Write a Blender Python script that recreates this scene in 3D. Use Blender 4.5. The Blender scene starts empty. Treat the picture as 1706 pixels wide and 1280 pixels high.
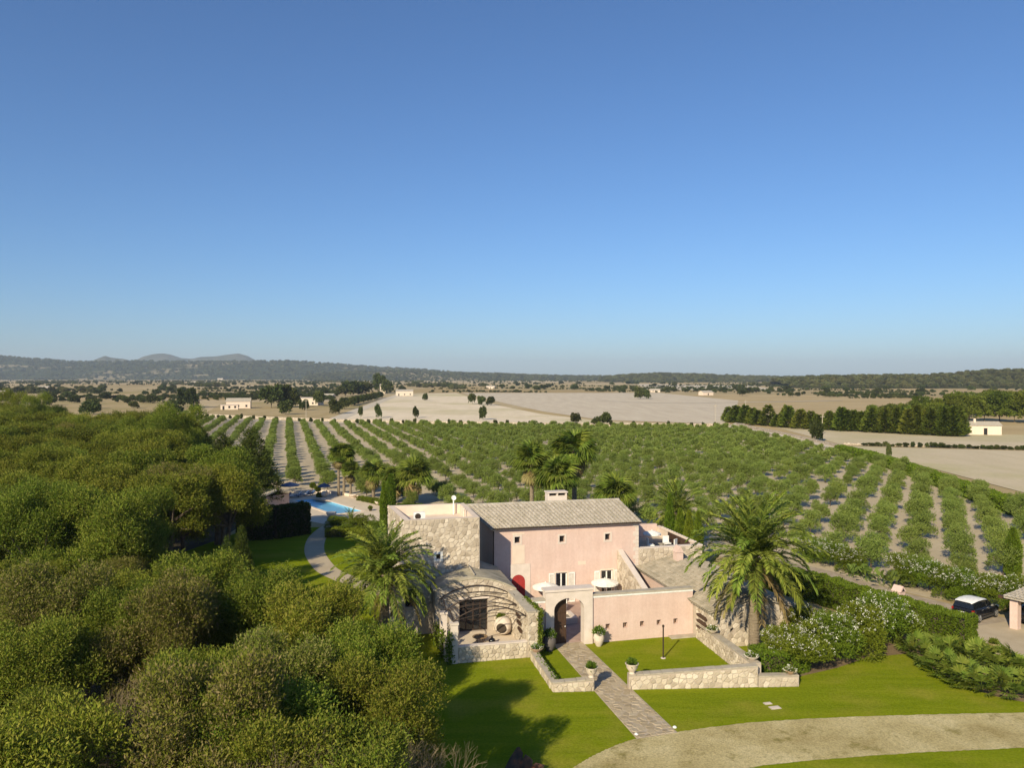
import bpy, bmesh, math, random
import numpy as np
from mathutils import Vector, Matrix

# ------------------------------------------------------------------ camera, sky, sun, exposure
scene = bpy.context.scene
F_PX, CAM_H = 1300.0, 18.0
PITCH = math.atan(12 / F_PX)
cam_d = bpy.data.cameras.new("camera")
cam_d.sensor_width = 36.0
cam_d.lens = 36.0 * F_PX / 1706.0
cam_d.clip_start = 0.5
cam_d.clip_end = 60000.0
cam = bpy.data.objects.new("camera", cam_d)
scene.collection.objects.link(cam)
cam.location = (0, 0, CAM_H)
cam.rotation_euler = (math.pi / 2 - PITCH, 0, 0)
scene.camera = cam

SUN_EL = math.radians(29.0)
SHADOW_DIR = Vector((0.453, 0.891, 0)).normalized()      # shadows run away and to the right
sun_from = Vector((-SHADOW_DIR.x * math.cos(SUN_EL), -SHADOW_DIR.y * math.cos(SUN_EL), math.sin(SUN_EL)))
world = bpy.data.worlds.new("World")
scene.world = world
world.use_nodes = True
wn = world.node_tree.nodes
sky = wn.new("ShaderNodeTexSky")
sky.sky_type = 'NISHITA'
sky.sun_disc = False
sky.sun_elevation = SUN_EL
sky.sun_rotation = math.atan2(sun_from.x, sun_from.y)
sky.altitude = 0
sky.air_density = 1.0
sky.dust_density = 0.45
sky.ozone_density = 9.0
bg = wn["Background"]
world.node_tree.links.new(sky.outputs[0], bg.inputs[0])
bg.inputs[1].default_value = 0.10
sun_d = bpy.data.lights.new("sun", 'SUN')
sun_d.energy = 5.0
sun_d.angle = math.radians(0.53)
sun_d.color = (1.0, 0.88, 0.64)
sun = bpy.data.objects.new("sun", sun_d)
scene.collection.objects.link(sun)
sun.rotation_euler = sun_from.to_track_quat('Z', 'Y').to_euler()
vs = scene.view_settings
vs.view_transform = 'Standard'
vs.look = 'None'
vs.gamma = 1.0
vs.use_curve_mapping = False
vs.exposure = 0.3
scene.cycles.max_bounces = 6
scene.cycles.diffuse_bounces = 2
scene.cycles.glossy_bounces = 2
scene.cycles.transmission_bounces = 3
scene.cycles.transparent_max_bounces = 4
scene.cycles.volume_bounces = 0

# ------------------------------------------------------------------ placing things
ROT = math.radians(13.5)                                    # the house is turned against the view
UX, UY = math.cos(ROT), math.sin(ROT)
OX, OY = 3.797, 52.07                                       # the courtyard gate

def G(px, py, z=0.0):
    """ground point (height z) that the photograph shows at a pixel"""
    a, b = (px - 853.0) / F_PX, -(py - 640.0) / F_PX
    c, s = math.cos(PITCH), math.sin(PITCH)
    d = (a, c + b * s, b * c - s)
    t = (z - CAM_H) / d[2]
    return Vector((d[0] * t, d[1] * t, z))

def AT(px, py, Y):
    a, b = (px - 853.0) / F_PX, -(py - 640.0) / F_PX
    c, s = math.cos(PITCH), math.sin(PITCH)
    d = (a, c + b * s, b * c - s)
    t = Y / d[1]
    return Vector((d[0] * t, Y, CAM_H + d[2] * t))

def PX(p):
    c, s = math.cos(PITCH), math.sin(PITCH)
    x, y, z = p[0], p[1], p[2] - CAM_H
    f = y * c - z * s
    return (853 + F_PX * x / f, 640 - F_PX * (y * s + z * c) / f)

def L(u, v, z=0.0):
    """house axes (u along the front wall, v to the back) to world"""
    return Vector((OX + u * UX - v * UY, OY + u * UY + v * UX, z))

def in_poly(x, y, poly):
    r = False
    n = len(poly)
    for i in range(n):
        x1, y1 = poly[i][0], poly[i][1]
        x2, y2 = poly[(i + 1) % n][0], poly[(i + 1) % n][1]
        if (y1 > y) != (y2 > y) and x < (x2 - x1) * (y - y1) / (y2 - y1) + x1:
            r = not r
    return r

COL = scene.collection

def link(o, parent=None):
    COL.objects.link(o)
    if parent is not None:
        o.parent = parent
    return o

def tag(o, label=None, cat=None, group=None, kind=None):
    if label: o["label"] = label
    if cat: o["category"] = cat
    if group: o["group"] = group
    if kind: o["kind"] = kind
    return o

def thing(name, loc, rz=0.0, label=None, cat=None, group=None):
    o = bpy.data.objects.new(name, None)
    o.empty_display_size = 0.3
    link(o)
    o.location = loc
    o.rotation_euler = (0, 0, rz)
    return tag(o, label, cat, group)

def mesh_of(name, verts, faces, mat=None, smooth=False):
    me = bpy.data.meshes.new(name)
    me.from_pydata([tuple(v) for v in verts], [], faces)
    if mat is not None:
        me.materials.append(mat)
    if smooth:
        me.polygons.foreach_set("use_smooth", [True] * len(me.polygons))
    me.update()
    return me

def np_mesh(name, verts, quads, mat=None):
    me = bpy.data.meshes.new(name)
    n, k = quads.shape
    me.vertices.add(len(verts))
    me.vertices.foreach_set("co", np.asarray(verts, dtype=np.float32).ravel())
    me.loops.add(n * k)
    me.loops.foreach_set("vertex_index", np.asarray(quads, dtype=np.int32).ravel())
    me.polygons.add(n)
    me.polygons.foreach_set("loop_start", np.arange(0, n * k, k, dtype=np.int32))
    me.update(calc_edges=True)
    if mat is not None:
        me.materials.append(mat)
    return me

class MB:
    """collects shapes into one mesh"""
    def __init__(self):
        self.v, self.f = [], []
    def add(self, verts, faces):
        n = len(self.v)
        self.v += [tuple(x) for x in verts]
        self.f += [tuple(i + n for i in f) for f in faces]
        return self
    def box(self, x0, x1, y0, y1, z0, z1):
        return self.add([(x0, y0, z0), (x1, y0, z0), (x1, y1, z0), (x0, y1, z0),
                         (x0, y0, z1), (x1, y0, z1), (x1, y1, z1), (x0, y1, z1)],
                        [(0, 3, 2, 1), (4, 5, 6, 7), (0, 1, 5, 4), (1, 2, 6, 5), (2, 3, 7, 6), (3, 0, 4, 7)])
    def prism(self, poly, z0, z1):
        """poly: (x, y) counter-clockwise"""
        n = len(poly)
        vs_ = [(p[0], p[1], z0) for p in poly] + [(p[0], p[1], z1) for p in poly]
        fs = [tuple(range(n - 1, -1, -1)), tuple(range(n, 2 * n))]
        fs += [(i, (i + 1) % n, n + (i + 1) % n, n + i) for i in range(n)]
        return self.add(vs_, fs)
    def extrude_y(self, poly, y0, y1):
        """poly: (x, z) outline, extruded along y"""
        n = len(poly)
        vs_ = [(p[0], y0, p[1]) for p in poly] + [(p[0], y1, p[1]) for p in poly]
        fs = [tuple(range(n)), tuple(range(2 * n - 1, n - 1, -1))]
        fs += [((i + 1) % n, i, n + i, n + (i + 1) % n) for i in range(n)]
        return self.add(vs_, fs)
    def extrude_x(self, poly, x0, x1):
        """poly: (y, z) outline, extruded along x"""
        n = len(poly)
        vs_ = [(x0, p[0], p[1]) for p in poly] + [(x1, p[0], p[1]) for p in poly]
        fs = [tuple(range(n - 1, -1, -1)), tuple(range(n, 2 * n))]
        fs += [(i, (i + 1) % n, n + (i + 1) % n, n + i) for i in range(n)]
        return self.add(vs_, fs)
    def lathe(self, prof, seg=14, cx=0, cy=0, cz=0, sx=1, sy=1):
        n = len(prof)
        vs_, fs = [], []
        for r, z in prof:
            for k in range(seg):
                a = 2 * math.pi * k / seg
                vs_.append((cx + r * sx * math.cos(a), cy + r * sy * math.sin(a), cz + z))
        for i in range(n - 1):
            for k in range(seg):
                k2 = (k + 1) % seg
                fs.append((i * seg + k, i * seg + k2, (i + 1) * seg + k2, (i + 1) * seg + k))
        fs.append(tuple(range(seg - 1, -1, -1)))
        fs.append(tuple((n - 1) * seg + k for k in range(seg)))
        return self.add(vs_, fs)
    def tube(self, pts, r, seg=6):
        pts = [Vector(p) for p in pts]
        rs = r if isinstance(r, (list, tuple)) else [r] * len(pts)
        vs_, fs = [], []
        n = len(pts)
        for i, p in enumerate(pts):
            t = (pts[min(i + 1, n - 1)] - pts[max(i - 1, 0)]).normalized()
            a = t.cross(Vector((0, 0, 1)))
            if a.length < 1e-3:
                a = t.cross(Vector((1, 0, 0)))
            a.normalize()
            b = t.cross(a)
            for k in range(seg):
                q = 2 * math.pi * k / seg
                vs_.append(p + a * (rs[i] * math.cos(q)) + b * (rs[i] * math.sin(q)))
        for i in range(n - 1):
            for k in range(seg):
                k2 = (k + 1) % seg
                fs.append((i * seg + k, (i + 1) * seg + k, (i + 1) * seg + k2, i * seg + k2))
        fs.append(tuple(range(seg)))
        fs.append(tuple((n - 1) * seg + k for k in range(seg - 1, -1, -1)))
        return self.add(vs_, fs)
    def obj(self, name, mat, parent=None, smooth=False, base=None):
        vs_ = self.v if base is None else [(x - base[0], y - base[1], z - base[2]) for x, y, z in self.v]
        return link(bpy.data.objects.new(name, mesh_of(name, vs_, self.f, mat, smooth)), parent)

def sheet(name, pts, z, mat, kind="structure"):
    """flat ground sheet from (x, y) world points"""
    vs_ = [(p[0], p[1], z) for p in pts]
    a = sum(vs_[i][0] * vs_[(i + 1) % len(vs_)][1] - vs_[(i + 1) % len(vs_)][0] * vs_[i][1] for i in range(len(vs_)))
    if a < 0:
        vs_.reverse()
    bm = bmesh.new()
    f = bm.faces.new([bm.verts.new(v) for v in vs_])
    f.normal_update()
    bmesh.ops.triangulate(bm, faces=[f])
    for q in bm.faces:
        q.normal_update()
        if q.normal.z < 0:
            q.normal_flip()
    me = bpy.data.meshes.new(name)
    bm.to_mesh(me)
    bm.free()
    me.materials.append(mat)
    o = link(bpy.data.objects.new(name, me))
    o["kind"] = kind
    return o

def smooth_line(pts, n=8):
    """Catmull-Rom through points"""
    P = [Vector(p) for p in pts]
    P = [P[0] * 2 - P[1]] + P + [P[-1] * 2 - P[-2]]
    out = []
    for i in range(1, len(P) - 2):
        for k in range(n):
            t = k / n
            a, b, c, d = P[i - 1], P[i], P[i + 1], P[i + 2]
            out.append(0.5 * ((2 * b) + (c - a) * t + (2 * a - 5 * b + 4 * c - d) * t * t + (3 * b - a - 3 * c + d) * t ** 3))
    out.append(P[-2])
    return out

# ------------------------------------------------------------------ materials
def new_mat(name):
    m = bpy.data.materials.new(name)
    m.use_nodes = True
    return m, m.node_tree.nodes, m.node_tree.links, m.node_tree.nodes["Principled BSDF"]

def ramp(nodes, stops, interp='LINEAR'):
    r = nodes.new("ShaderNodeValToRGB")
    r.color_ramp.interpolation = interp
    e = r.color_ramp.elements
    while len(e) < len(stops):
        e.new(0.5)
    for k, (p, c) in enumerate(stops):
        e[k].position = p
        e[k].color = (c[0], c[1], c[2], 1)
    return r

def noise(nodes, links, coord, scale, detail=4, rough=0.55, dist=0.0):
    n = nodes.new("ShaderNodeTexNoise")
    n.inputs["Scale"].default_value = scale
    n.inputs["Detail"].default_value = detail
    n.inputs["Roughness"].default_value = rough
    n.inputs["Distortion"].default_value = dist
    links.new(coord, n.inputs["Vector"])
    return n

def mixc(nodes, links, a, b, fac, mode='MIX'):
    m = nodes.new("ShaderNodeMix")
    m.data_type = 'RGBA'
    m.blend_type = mode
    for s, val in ((m.inputs[6], a), (m.inputs[7], b), (m.inputs[0], fac)):
        if isinstance(val, (int, float)):
            s.default_value = val
        elif isinstance(val, tuple):
            s.default_value = (val[0], val[1], val[2], 1)
        else:
            links.new(val, s)
    return m.outputs[2]

def surf(name, stops, scale, rough=0.9, bump=0.0, bscale=None, detail=5, second=None, stretch=None, spec=0.25, dist=0.0, world_space=False):
    """noise-coloured surface; second = (colour, scale, amount)"""
    m, n, l, b = new_mat(name)
    if world_space:
        tc = n.new("ShaderNodeNewGeometry").outputs["Position"]
    else:
        tc = n.new("ShaderNodeTexCoord").outputs["Object"]
    if stretch:
        mp = n.new("ShaderNodeMapping")
        mp.inputs["Scale"].default_value = stretch
        l.new(tc, mp.inputs[0])
        tc = mp.outputs[0]
    nz = noise(n, l, tc, scale, detail, dist=dist)
    r = ramp(n, stops)
    l.new(nz.outputs[0], r.inputs[0])
    c = r.outputs[0]
    if second:
        n2 = noise(n, l, tc, second[1], 6, 0.65)
        r2 = ramp(n, [(0.45, (0, 0, 0)), (0.65, (second[2],) * 3)])
        l.new(n2.outputs[0], r2.inputs[0])
        c = mixc(n, l, c, second[0], r2.outputs[0])
    l.new(c, b.inputs["Base Color"])
    b.inputs["Roughness"].default_value = rough
    b.inputs["Specular IOR Level"].default_value = spec
    if bump:
        n3 = noise(n, l, tc, bscale or scale * 4, 6, 0.7)
        bp = n.new("ShaderNodeBump")
        bp.inputs["Strength"].default_value = bump
        bp.inputs["Distance"].default_value = 0.05
        l.new(n3.outputs[0], bp.inputs["Height"])
        l.new(bp.outputs[0], b.inputs["Normal"])
    return m

def flat(name, c, rough=0.7, metal=0.0, spec=0.4):
    m, n, l, b = new_mat(name)
    tc = n.new("ShaderNodeTexCoord").outputs["Object"]
    nz = noise(n, l, tc, 6.0, 3)
    r = ramp(n, [(0.3, tuple(x * 0.88 for x in c)), (0.7, tuple(min(1, x * 1.08) for x in c))])
    l.new(nz.outputs[0], r.inputs[0])
    l.new(r.outputs[0], b.inputs["Base Color"])
    b.inputs["Roughness"].default_value = rough
    b.inputs["Metallic"].default_value = metal
    b.inputs["Specular IOR Level"].default_value = spec
    return m

def leafmat(name, cols, obj_amt=0.35, trans=0.25, rough=0.55, spec=0.08, hue=0.04):
    """cols: colours picked per leaf; each copy of a plant also gets its own tint"""
    m, n, l, b = new_mat(name)
    geo = n.new("ShaderNodeNewGeometry")
    k = len(cols)
    r = ramp(n, [(i / max(1, k - 1), c) for i, c in enumerate(cols)])
    l.new(geo.outputs["Random Per Island"], r.inputs[0])
    oi = n.new("ShaderNodeObjectInfo")
    hs = n.new("ShaderNodeHueSaturation")
    mr = n.new("ShaderNodeMapRange")
    mr.inputs[3].default_value = 1.0 - obj_amt
    mr.inputs[4].default_value = 1.0 + obj_amt
    l.new(oi.outputs["Random"], mr.inputs[0])
    l.new(mr.outputs[0], hs.inputs["Value"])
    mt = n.new("ShaderNodeMath")
    mt.operation = 'MULTIPLY_ADD'
    wn2 = n.new("ShaderNodeTexWhiteNoise")
    wn2.noise_dimensions = '1D'
    l.new(oi.outputs["Random"], wn2.inputs["W"])
    l.new(wn2.outputs["Value"], mt.inputs[0])
    mt.inputs[1].default_value = hue
    mt.inputs[2].default_value = 0.5 - hue / 2
    l.new(mt.outputs[0], hs.inputs["Hue"])
    l.new(r.outputs[0], hs.inputs["Color"])
    l.new(hs.outputs[0], b.inputs["Base Color"])
    b.inputs["Roughness"].default_value = rough
    b.inputs["Specular IOR Level"].default_value = spec
    if trans:
        tr = n.new("ShaderNodeBsdfTranslucent")
        l.new(hs.outputs[0], tr.inputs[0])
        mx = n.new("ShaderNodeMixShader")
        mx.inputs[0].default_value = trans
        l.new(b.outputs[0], mx.inputs[1])
        l.new(tr.outputs[0], mx.inputs[2])
        l.new(mx.outputs[0], n["Material Output"].inputs[0])
    return m

def stonemat(name, cell, c_lo, c_hi, mortar, bump=0.6):
    """rubble masonry for faces too small to build stone by stone"""
    m, n, l, b = new_mat(name)
    tc = n.new("ShaderNodeTexCoord").outputs["Object"]
    v1 = n.new("ShaderNodeTexVoronoi")
    v1.inputs["Scale"].default_value = 1 / cell
    l.new(tc, v1.inputs["Vector"])
    v2 = n.new("ShaderNodeTexVoronoi")
    v2.feature = 'DISTANCE_TO_EDGE'
    v2.inputs["Scale"].default_value = 1 / cell
    l.new(tc, v2.inputs["Vector"])
    sep = n.new("ShaderNodeSeparateColor")
    l.new(v1.outputs["Color"], sep.inputs[0])
    r = ramp(n, [(0, c_lo), (1, c_hi)])
    l.new(sep.outputs[0], r.inputs[0])
    e = ramp(n, [(0.03, (0, 0, 0)), (0.1, (1, 1, 1))])
    l.new(v2.outputs["Distance"], e.inputs[0])
    c = mixc(n, l, mortar, r.outputs[0], e.outputs[0])
    l.new(c, b.inputs["Base Color"])
    b.inputs["Roughness"].default_value = 0.9
    b.inputs["Specular IOR Level"].default_value = 0.2
    bp = n.new("ShaderNodeBump")
    bp.inputs["Strength"].default_value = bump
    bp.inputs["Distance"].default_value = 0.04
    l.new(e.outputs[0], bp.inputs["Height"])
    l.new(bp.outputs[0], b.inputs["Normal"])
    return m

MT = {}
def plaster():
    m, n, l, b = new_mat("pink_plaster")
    tc = n.new("ShaderNodeTexCoord").outputs["Object"]
    nz = noise(n, l, tc, 0.7, 6, 0.65)
    r = ramp(n, [(0.3, (0.605, 0.435, 0.37)), (0.5, (0.64, 0.472, 0.402)), (0.7, (0.67, 0.51, 0.44))])
    l.new(nz.outputs[0], r.inputs[0])
    mp = n.new("ShaderNodeMapping")                            # rain streaks
    mp.inputs["Scale"].default_value = (3.0, 3.0, 0.18)
    l.new(tc, mp.inputs[0])
    st = noise(n, l, mp.outputs[0], 1.0, 5, 0.7)
    r2 = ramp(n, [(0.38, (0.955, 0.95, 0.94)), (0.62, (1.02, 1.02, 1.02))])
    l.new(st.outputs[0], r2.inputs[0])
    c = mixc(n, l, r.outputs[0], r2.outputs[0], 1.0, 'MULTIPLY')
    pt = noise(n, l, tc, 5.0, 6, 0.75)
    r3 = ramp(n, [(0.36, (0.94, 0.935, 0.925)), (0.64, (1.04, 1.04, 1.04))])
    l.new(pt.outputs[0], r3.inputs[0])
    c = mixc(n, l, c, r3.outputs[0], 1.0, 'MULTIPLY')
    l.new(c, b.inputs["Base Color"])
    b.inputs["Roughness"].default_value = 0.93
    b.inputs["Specular IOR Level"].default_value = 0.15
    bp = n.new("ShaderNodeBump")
    bp.inputs["Strength"].default_value = 0.25
    bp.inputs["Distance"].default_value = 0.03
    l.new(pt.outputs[0], bp.inputs["Height"])
    l.new(bp.outputs[0], b.inputs["Normal"])
    return m
MT["pink"] = plaster()
MT["cream"] = surf("cream_plaster", [(0.3, (0.66, 0.53, 0.42)), (0.7, (0.74, 0.61, 0.49))], 1.5, 0.92, 0.1, 9)
MT["dress"] = surf("dressed_stone", [(0.3, (0.60, 0.51, 0.43)), (0.7, (0.70, 0.60, 0.52))], 2.0, 0.9, 0.2, 10)
MT["coping"] = surf("coping_stone", [(0.3, (0.36, 0.31, 0.24)), (0.7, (0.48, 0.42, 0.33))], 2.0, 0.95, 0.3, 9)
MT["mortar"] = surf("mortar", [(0.3, (0.41, 0.34, 0.265)), (0.7, (0.50, 0.42, 0.335))], 3.0, 0.95, 0.4, 14)
def _stone():
    m, n, l, b = new_mat("field_stone")
    oi = n.new("ShaderNodeObjectInfo")
    r = ramp(n, [(0, (0.40, 0.33, 0.25)), (0.5, (0.53, 0.45, 0.35)), (1, (0.67, 0.585, 0.475))])
    l.new(oi.outputs["Random"], r.inputs[0])
    tc = n.new("ShaderNodeTexCoord").outputs["Object"]
    nz = noise(n, l, tc, 7, 4)
    r2 = ramp(n, [(0.3, (0.8, 0.8, 0.8)), (0.7, (1.08, 1.06, 1.02))])
    l.new(nz.outputs[0], r2.inputs[0])
    c = mixc(n, l, r.outputs[0], r2.outputs[0], 1.0, 'MULTIPLY')
    l.new(c, b.inputs["Base Color"])
    b.inputs["Roughness"].default_value = 0.92
    b.inputs["Specular IOR Level"].default_value = 0.2
    return m
MT["stone"] = _stone()
MT["rubble"] = stonemat("rubble_wall", 0.33, (0.47, 0.39, 0.29), (0.66, 0.58, 0.46), (0.54, 0.46, 0.35))
MT["vault"] = surf("weathered_roof_mortar", [(0.3, (0.36, 0.31, 0.22)), (0.7, (0.50, 0.44, 0.33))], 1.2, 0.95, 0.4, 8, second=((0.24, 0.22, 0.15), 1.0, 0.7))
MT["tile"] = surf("roof_tile", [(0.25, (0.35, 0.30, 0.24)), (0.5, (0.45, 0.395, 0.325)), (0.75, (0.56, 0.50, 0.42))], 2.6, 0.9, 0.15, 20, second=((0.28, 0.25, 0.18), 1.5, 0.6))
MT["red"] = flat("red_door_paint", (0.36, 0.035, 0.03), 0.5)
MT["white"] = flat("white_paint", (0.80, 0.78, 0.73), 0.6)
MT["offwhite"] = flat("pale_shutter_paint", (0.62, 0.57, 0.50), 0.6)
MT["canvas"] = flat("white_canvas", (0.80, 0.78, 0.72), 0.8)
MT["navy"] = flat("blue_canvas", (0.05, 0.09, 0.19), 0.8)
MT["dark"] = flat("dark_opening", (0.012, 0.011, 0.010), 0.6)
MT["iron"] = flat("rusty_iron", (0.055, 0.035, 0.025), 0.6, 0.3)
MT["wood"] = surf("dark_timber", [(0.3, (0.05, 0.028, 0.018)), (0.7, (0.09, 0.05, 0.03))], 3, 0.6, 0.2, 20, stretch=(6, 6, 0.6))
MT["terracotta"] = surf("terracotta", [(0.3, (0.42, 0.26, 0.16)), (0.7, (0.55, 0.38, 0.26))], 4, 0.9, 0.1)
MT["clay"] = surf("pale_clay", [(0.3, (0.56, 0.46, 0.36)), (0.7, (0.70, 0.60, 0.49))], 4, 0.9, 0.15)
MT["black"] = flat("black_glaze", (0.01, 0.01, 0.011), 0.15, spec=0.6)
MT["glass"] = flat("window_glass", (0.015, 0.016, 0.018), 0.08, spec=0.6)
MT["soil"] = flat("potting_soil", (0.06, 0.045, 0.03), 0.95)
# ------------------------------------------------------------------ ground, lawn, drive, fields, hills
def ground_mat():
    m, n, l, b = new_mat("dry_plain")
    pos = n.new("ShaderNodeNewGeometry").outputs["Position"]
    mp = n.new("ShaderNodeMapping")
    mp.inputs["Rotation"].default_value = (0, 0, 0.28)
    mp.inputs["Scale"].default_value = (0.0045, 0.0032, 0.001)
    l.new(pos, mp.inputs[0])
    vo = n.new("ShaderNodeTexVoronoi")                       # patchwork of small fields
    vo.distance = 'CHEBYCHEV'
    vo.inputs["Scale"].default_value = 1.0
    l.new(mp.outputs[0], vo.inputs["Vector"])
    sep = n.new("ShaderNodeSeparateColor")
    l.new(vo.outputs["Color"], sep.inputs[0])
    r = ramp(n, [(0.0, (0.36, 0.26, 0.12)), (0.3, (0.44, 0.33, 0.17)), (0.6, (0.50, 0.39, 0.24)), (0.8, (0.34, 0.26, 0.12)), (1.0, (0.54, 0.43, 0.28))])
    l.new(sep.outputs[0], r.inputs[0])
    nz = noise(n, l, pos, 0.02, 6, 0.65)
    r2 = ramp(n, [(0.35, (0.86, 0.84, 0.78)), (0.7, (1.08, 1.08, 1.06))])
    l.new(nz.outputs[0], r2.inputs[0])
    c = mixc(n, l, r.outputs[0], r2.outputs[0], 1.0, 'MULTIPLY')
    l.new(c, b.inputs["Base Color"])
    b.inputs["Roughness"].default_value = 0.95
    b.inputs["Specular IOR Level"].default_value = 0.1
    return m

def field_mat(name, c1, c2, green=None, rot=0.28, stripe=0.0, gs=0.012):
    m, n, l, b = new_mat(name)
    pos = n.new("ShaderNodeNewGeometry").outputs["Position"]
    mp = n.new("ShaderNodeMapping")
    mp.inputs["Rotation"].default_value = (0, 0, rot)
    mp.inputs["Scale"].default_value = (1.0, 0.12, 1.0)
    l.new(pos, mp.inputs[0])
    nz = noise(n, l, mp.outputs[0], 0.18, 6, 0.6)
    r = ramp(n, [(0.3, c1), (0.7, c2)])
    l.new(nz.outputs[0], r.inputs[0])
    c = r.outputs[0]
    if green:
        n2 = noise(n, l, pos, gs, 5, 0.6)
        r2 = ramp(n, [(0.48, (0, 0, 0)), (0.66, (0.8, 0.8, 0.8))])
        l.new(n2.outputs[0], r2.inputs[0])
        c = mixc(n, l, c, green, r2.outputs[0])
    n3 = noise(n, l, pos, 1.6, 4, 0.7)
    r3 = ramp(n, [(0.3, (0.9, 0.9, 0.88)), (0.7, (1.06, 1.06, 1.06))])
    l.new(n3.outputs[0], r3.inputs[0])
    c = mixc(n, l, c, r3.outputs[0], 1.0, 'MULTIPLY')
    l.new(c, b.inputs["Base Color"])
    b.inputs["Roughness"].default_value = 0.95
    b.inputs["Specular IOR Level"].default_value = 0.1
    bp = n.new("ShaderNodeBump")
    bp.inputs["Strength"].default_value = 0.5
    bp.inputs["Distance"].default_value = 0.12
    l.new(n3.outputs[0], bp.inputs["Height"])
    l.new(bp.outputs[0], b.inputs["Normal"])
    return m

def lawn_mat():
    m, n, l, b = new_mat("mown_lawn")
    pos = n.new("ShaderNodeNewGeometry").outputs["Position"]
    mp = n.new("ShaderNodeMapping")
    mp.inputs["Rotation"].default_value = (0, 0, 1.1)
    mp.inputs["Scale"].default_value = (0.25, 2.2, 1.0)
    l.new(pos, mp.inputs[0])
    a = noise(n, l, mp.outputs[0], 0.6, 4, 0.6, 0.4)
    r = ramp(n, [(0.25, (0.15, 0.195, 0.010)), (0.5, (0.195, 0.235, 0.012)), (0.8, (0.25, 0.265, 0.02))])
    l.new(a.outputs[0], r.inputs[0])
    d = noise(n, l, pos, 0.22, 5, 0.6)
    rd = ramp(n, [(0.5, (0, 0, 0)), (0.72, (0.75, 0.75, 0.75))])
    l.new(d.outputs[0], rd.inputs[0])
    c = mixc(n, l, r.outputs[0], (0.31, 0.27, 0.045), rd.outputs[0])
    f = noise(n, l, pos, 7, 6, 0.8)
    rf = ramp(n, [(0.3, (0.66, 0.70, 0.6)), (0.7, (1.26, 1.22, 1.15))])
    l.new(f.outputs[0], rf.inputs[0])
    c = mixc(n, l, c, rf.outputs[0], 1.0, 'MULTIPLY')
    l.new(c, b.inputs["Base Color"])
    b.inputs["Roughness"].default_value = 0.9
    b.inputs["Specular IOR Level"].default_value = 0.0
    bp = n.new("ShaderNodeBump")
    bp.inputs["Strength"].default_value = 0.8
    bp.inputs["Distance"].default_value = 0.05
    l.new(f.outputs[0], bp.inputs["Height"])
    l.new(bp.outputs[0], b.inputs["Normal"])
    return m

MT["lawn"] = lawn_mat()
def gravel_mat():
    m, n, l, b = new_mat("sandy_gravel")
    pos = n.new("ShaderNodeNewGeometry").outputs["Position"]
    big = noise(n, l, pos, 0.30, 6, 0.6, 0.3)
    r = ramp(n, [(0.30, (0.38, 0.30, 0.13)), (0.5, (0.52, 0.43, 0.215)), (0.7, (0.64, 0.545, 0.31))])
    l.new(big.outputs[0], r.inputs[0])
    weeds = noise(n, l, pos, 0.55, 7, 0.72)
    rw_ = ramp(n, [(0.55, (0, 0, 0)), (0.66, (0.8, 0.8, 0.8))])
    l.new(weeds.outputs[0], rw_.inputs[0])
    c = mixc(n, l, r.outputs[0], (0.24, 0.20, 0.06), rw_.outputs[0])
    fine = noise(n, l, pos, 9.0, 5, 0.8)
    rf = ramp(n, [(0.32, (0.62, 0.60, 0.56)), (0.5, (0.98, 0.98, 0.98)), (0.68, (1.28, 1.26, 1.22))])
    l.new(fine.outputs[0], rf.inputs[0])
    c = mixc(n, l, c, rf.outputs[0], 1.0, 'MULTIPLY')
    l.new(c, b.inputs["Base Color"])
    b.inputs["Roughness"].default_value = 0.95
    b.inputs["Specular IOR Level"].default_value = 0.05
    bp = n.new("ShaderNodeBump")
    bp.inputs["Strength"].default_value = 0.8
    bp.inputs["Distance"].default_value = 0.06
    l.new(fine.outputs[0], bp.inputs["Height"])
    l.new(bp.outputs[0], b.inputs["Normal"])
    return m
MT["gravel"] = gravel_mat()
MT["concrete"] = surf("pale_yard_paving", [(0.3, (0.42, 0.335, 0.22)), (0.7, (0.50, 0.41, 0.28))], 0.7, 0.9, 0.2, 20, world_space=True)
MT["deck"] = surf("pool_deck_stone", [(0.3, (0.56, 0.46, 0.34)), (0.7, (0.66, 0.55, 0.42))], 0.8, 0.9, 0.15, 18, world_space=True)
MT["floor"] = surf("forest_litter", [(0.3, (0.05, 0.04, 0.022)), (0.7, (0.10, 0.08, 0.045))], 0.5, 0.95, 0.6, 6, world_space=True)
MT["bed"] = surf("bark_mulch", [(0.3, (0.16, 0.11, 0.06)), (0.7, (0.25, 0.18, 0.10))], 1.5, 0.95, 0.6, 9, world_space=True)
MT["grovesoil"] = field_mat("grove_soil", (0.42, 0.34, 0.23), (0.53, 0.44, 0.31), None, -0.28)

# the ground: one sheet to the horizon, opened only where the pool basin is dug
P4 = [Vector((-31.65, 112.9, 0)), Vector((-28.26, 114.9, 0)), Vector((-19.9, 104.0, 0)), Vector((-23.25, 101.6, 0))]
def holed_sheet(name, outer, inner, z, mat):
    bm = bmesh.new()
    ov = [bm.verts.new((p[0], p[1], z)) for p in outer]
    iv = [bm.verts.new((p[0], p[1], z)) for p in inner]
    es = [bm.edges.new((ov[i], ov[(i + 1) % len(ov)])) for i in range(len(ov))]
    es += [bm.edges.new((iv[i], iv[(i + 1) % len(iv)])) for i in range(len(iv))]
    bmesh.ops.triangle_fill(bm, edges=es, use_beauty=False)
    for f in list(bm.faces):
        c = f.calc_center_median()
        if in_poly(c.x, c.y, [(p[0], p[1]) for p in inner]):
            bm.faces.remove(f)
    for f in bm.faces:
        f.normal_update()
        if f.normal.z < 0:
            f.normal_flip()
    me = bpy.data.meshes.new(name)
    bm.to_mesh(me)
    bm.free()
    me.materials.append(mat)
    o = link(bpy.data.objects.new(name, me))
    o["kind"] = "structure"
    return o
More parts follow.
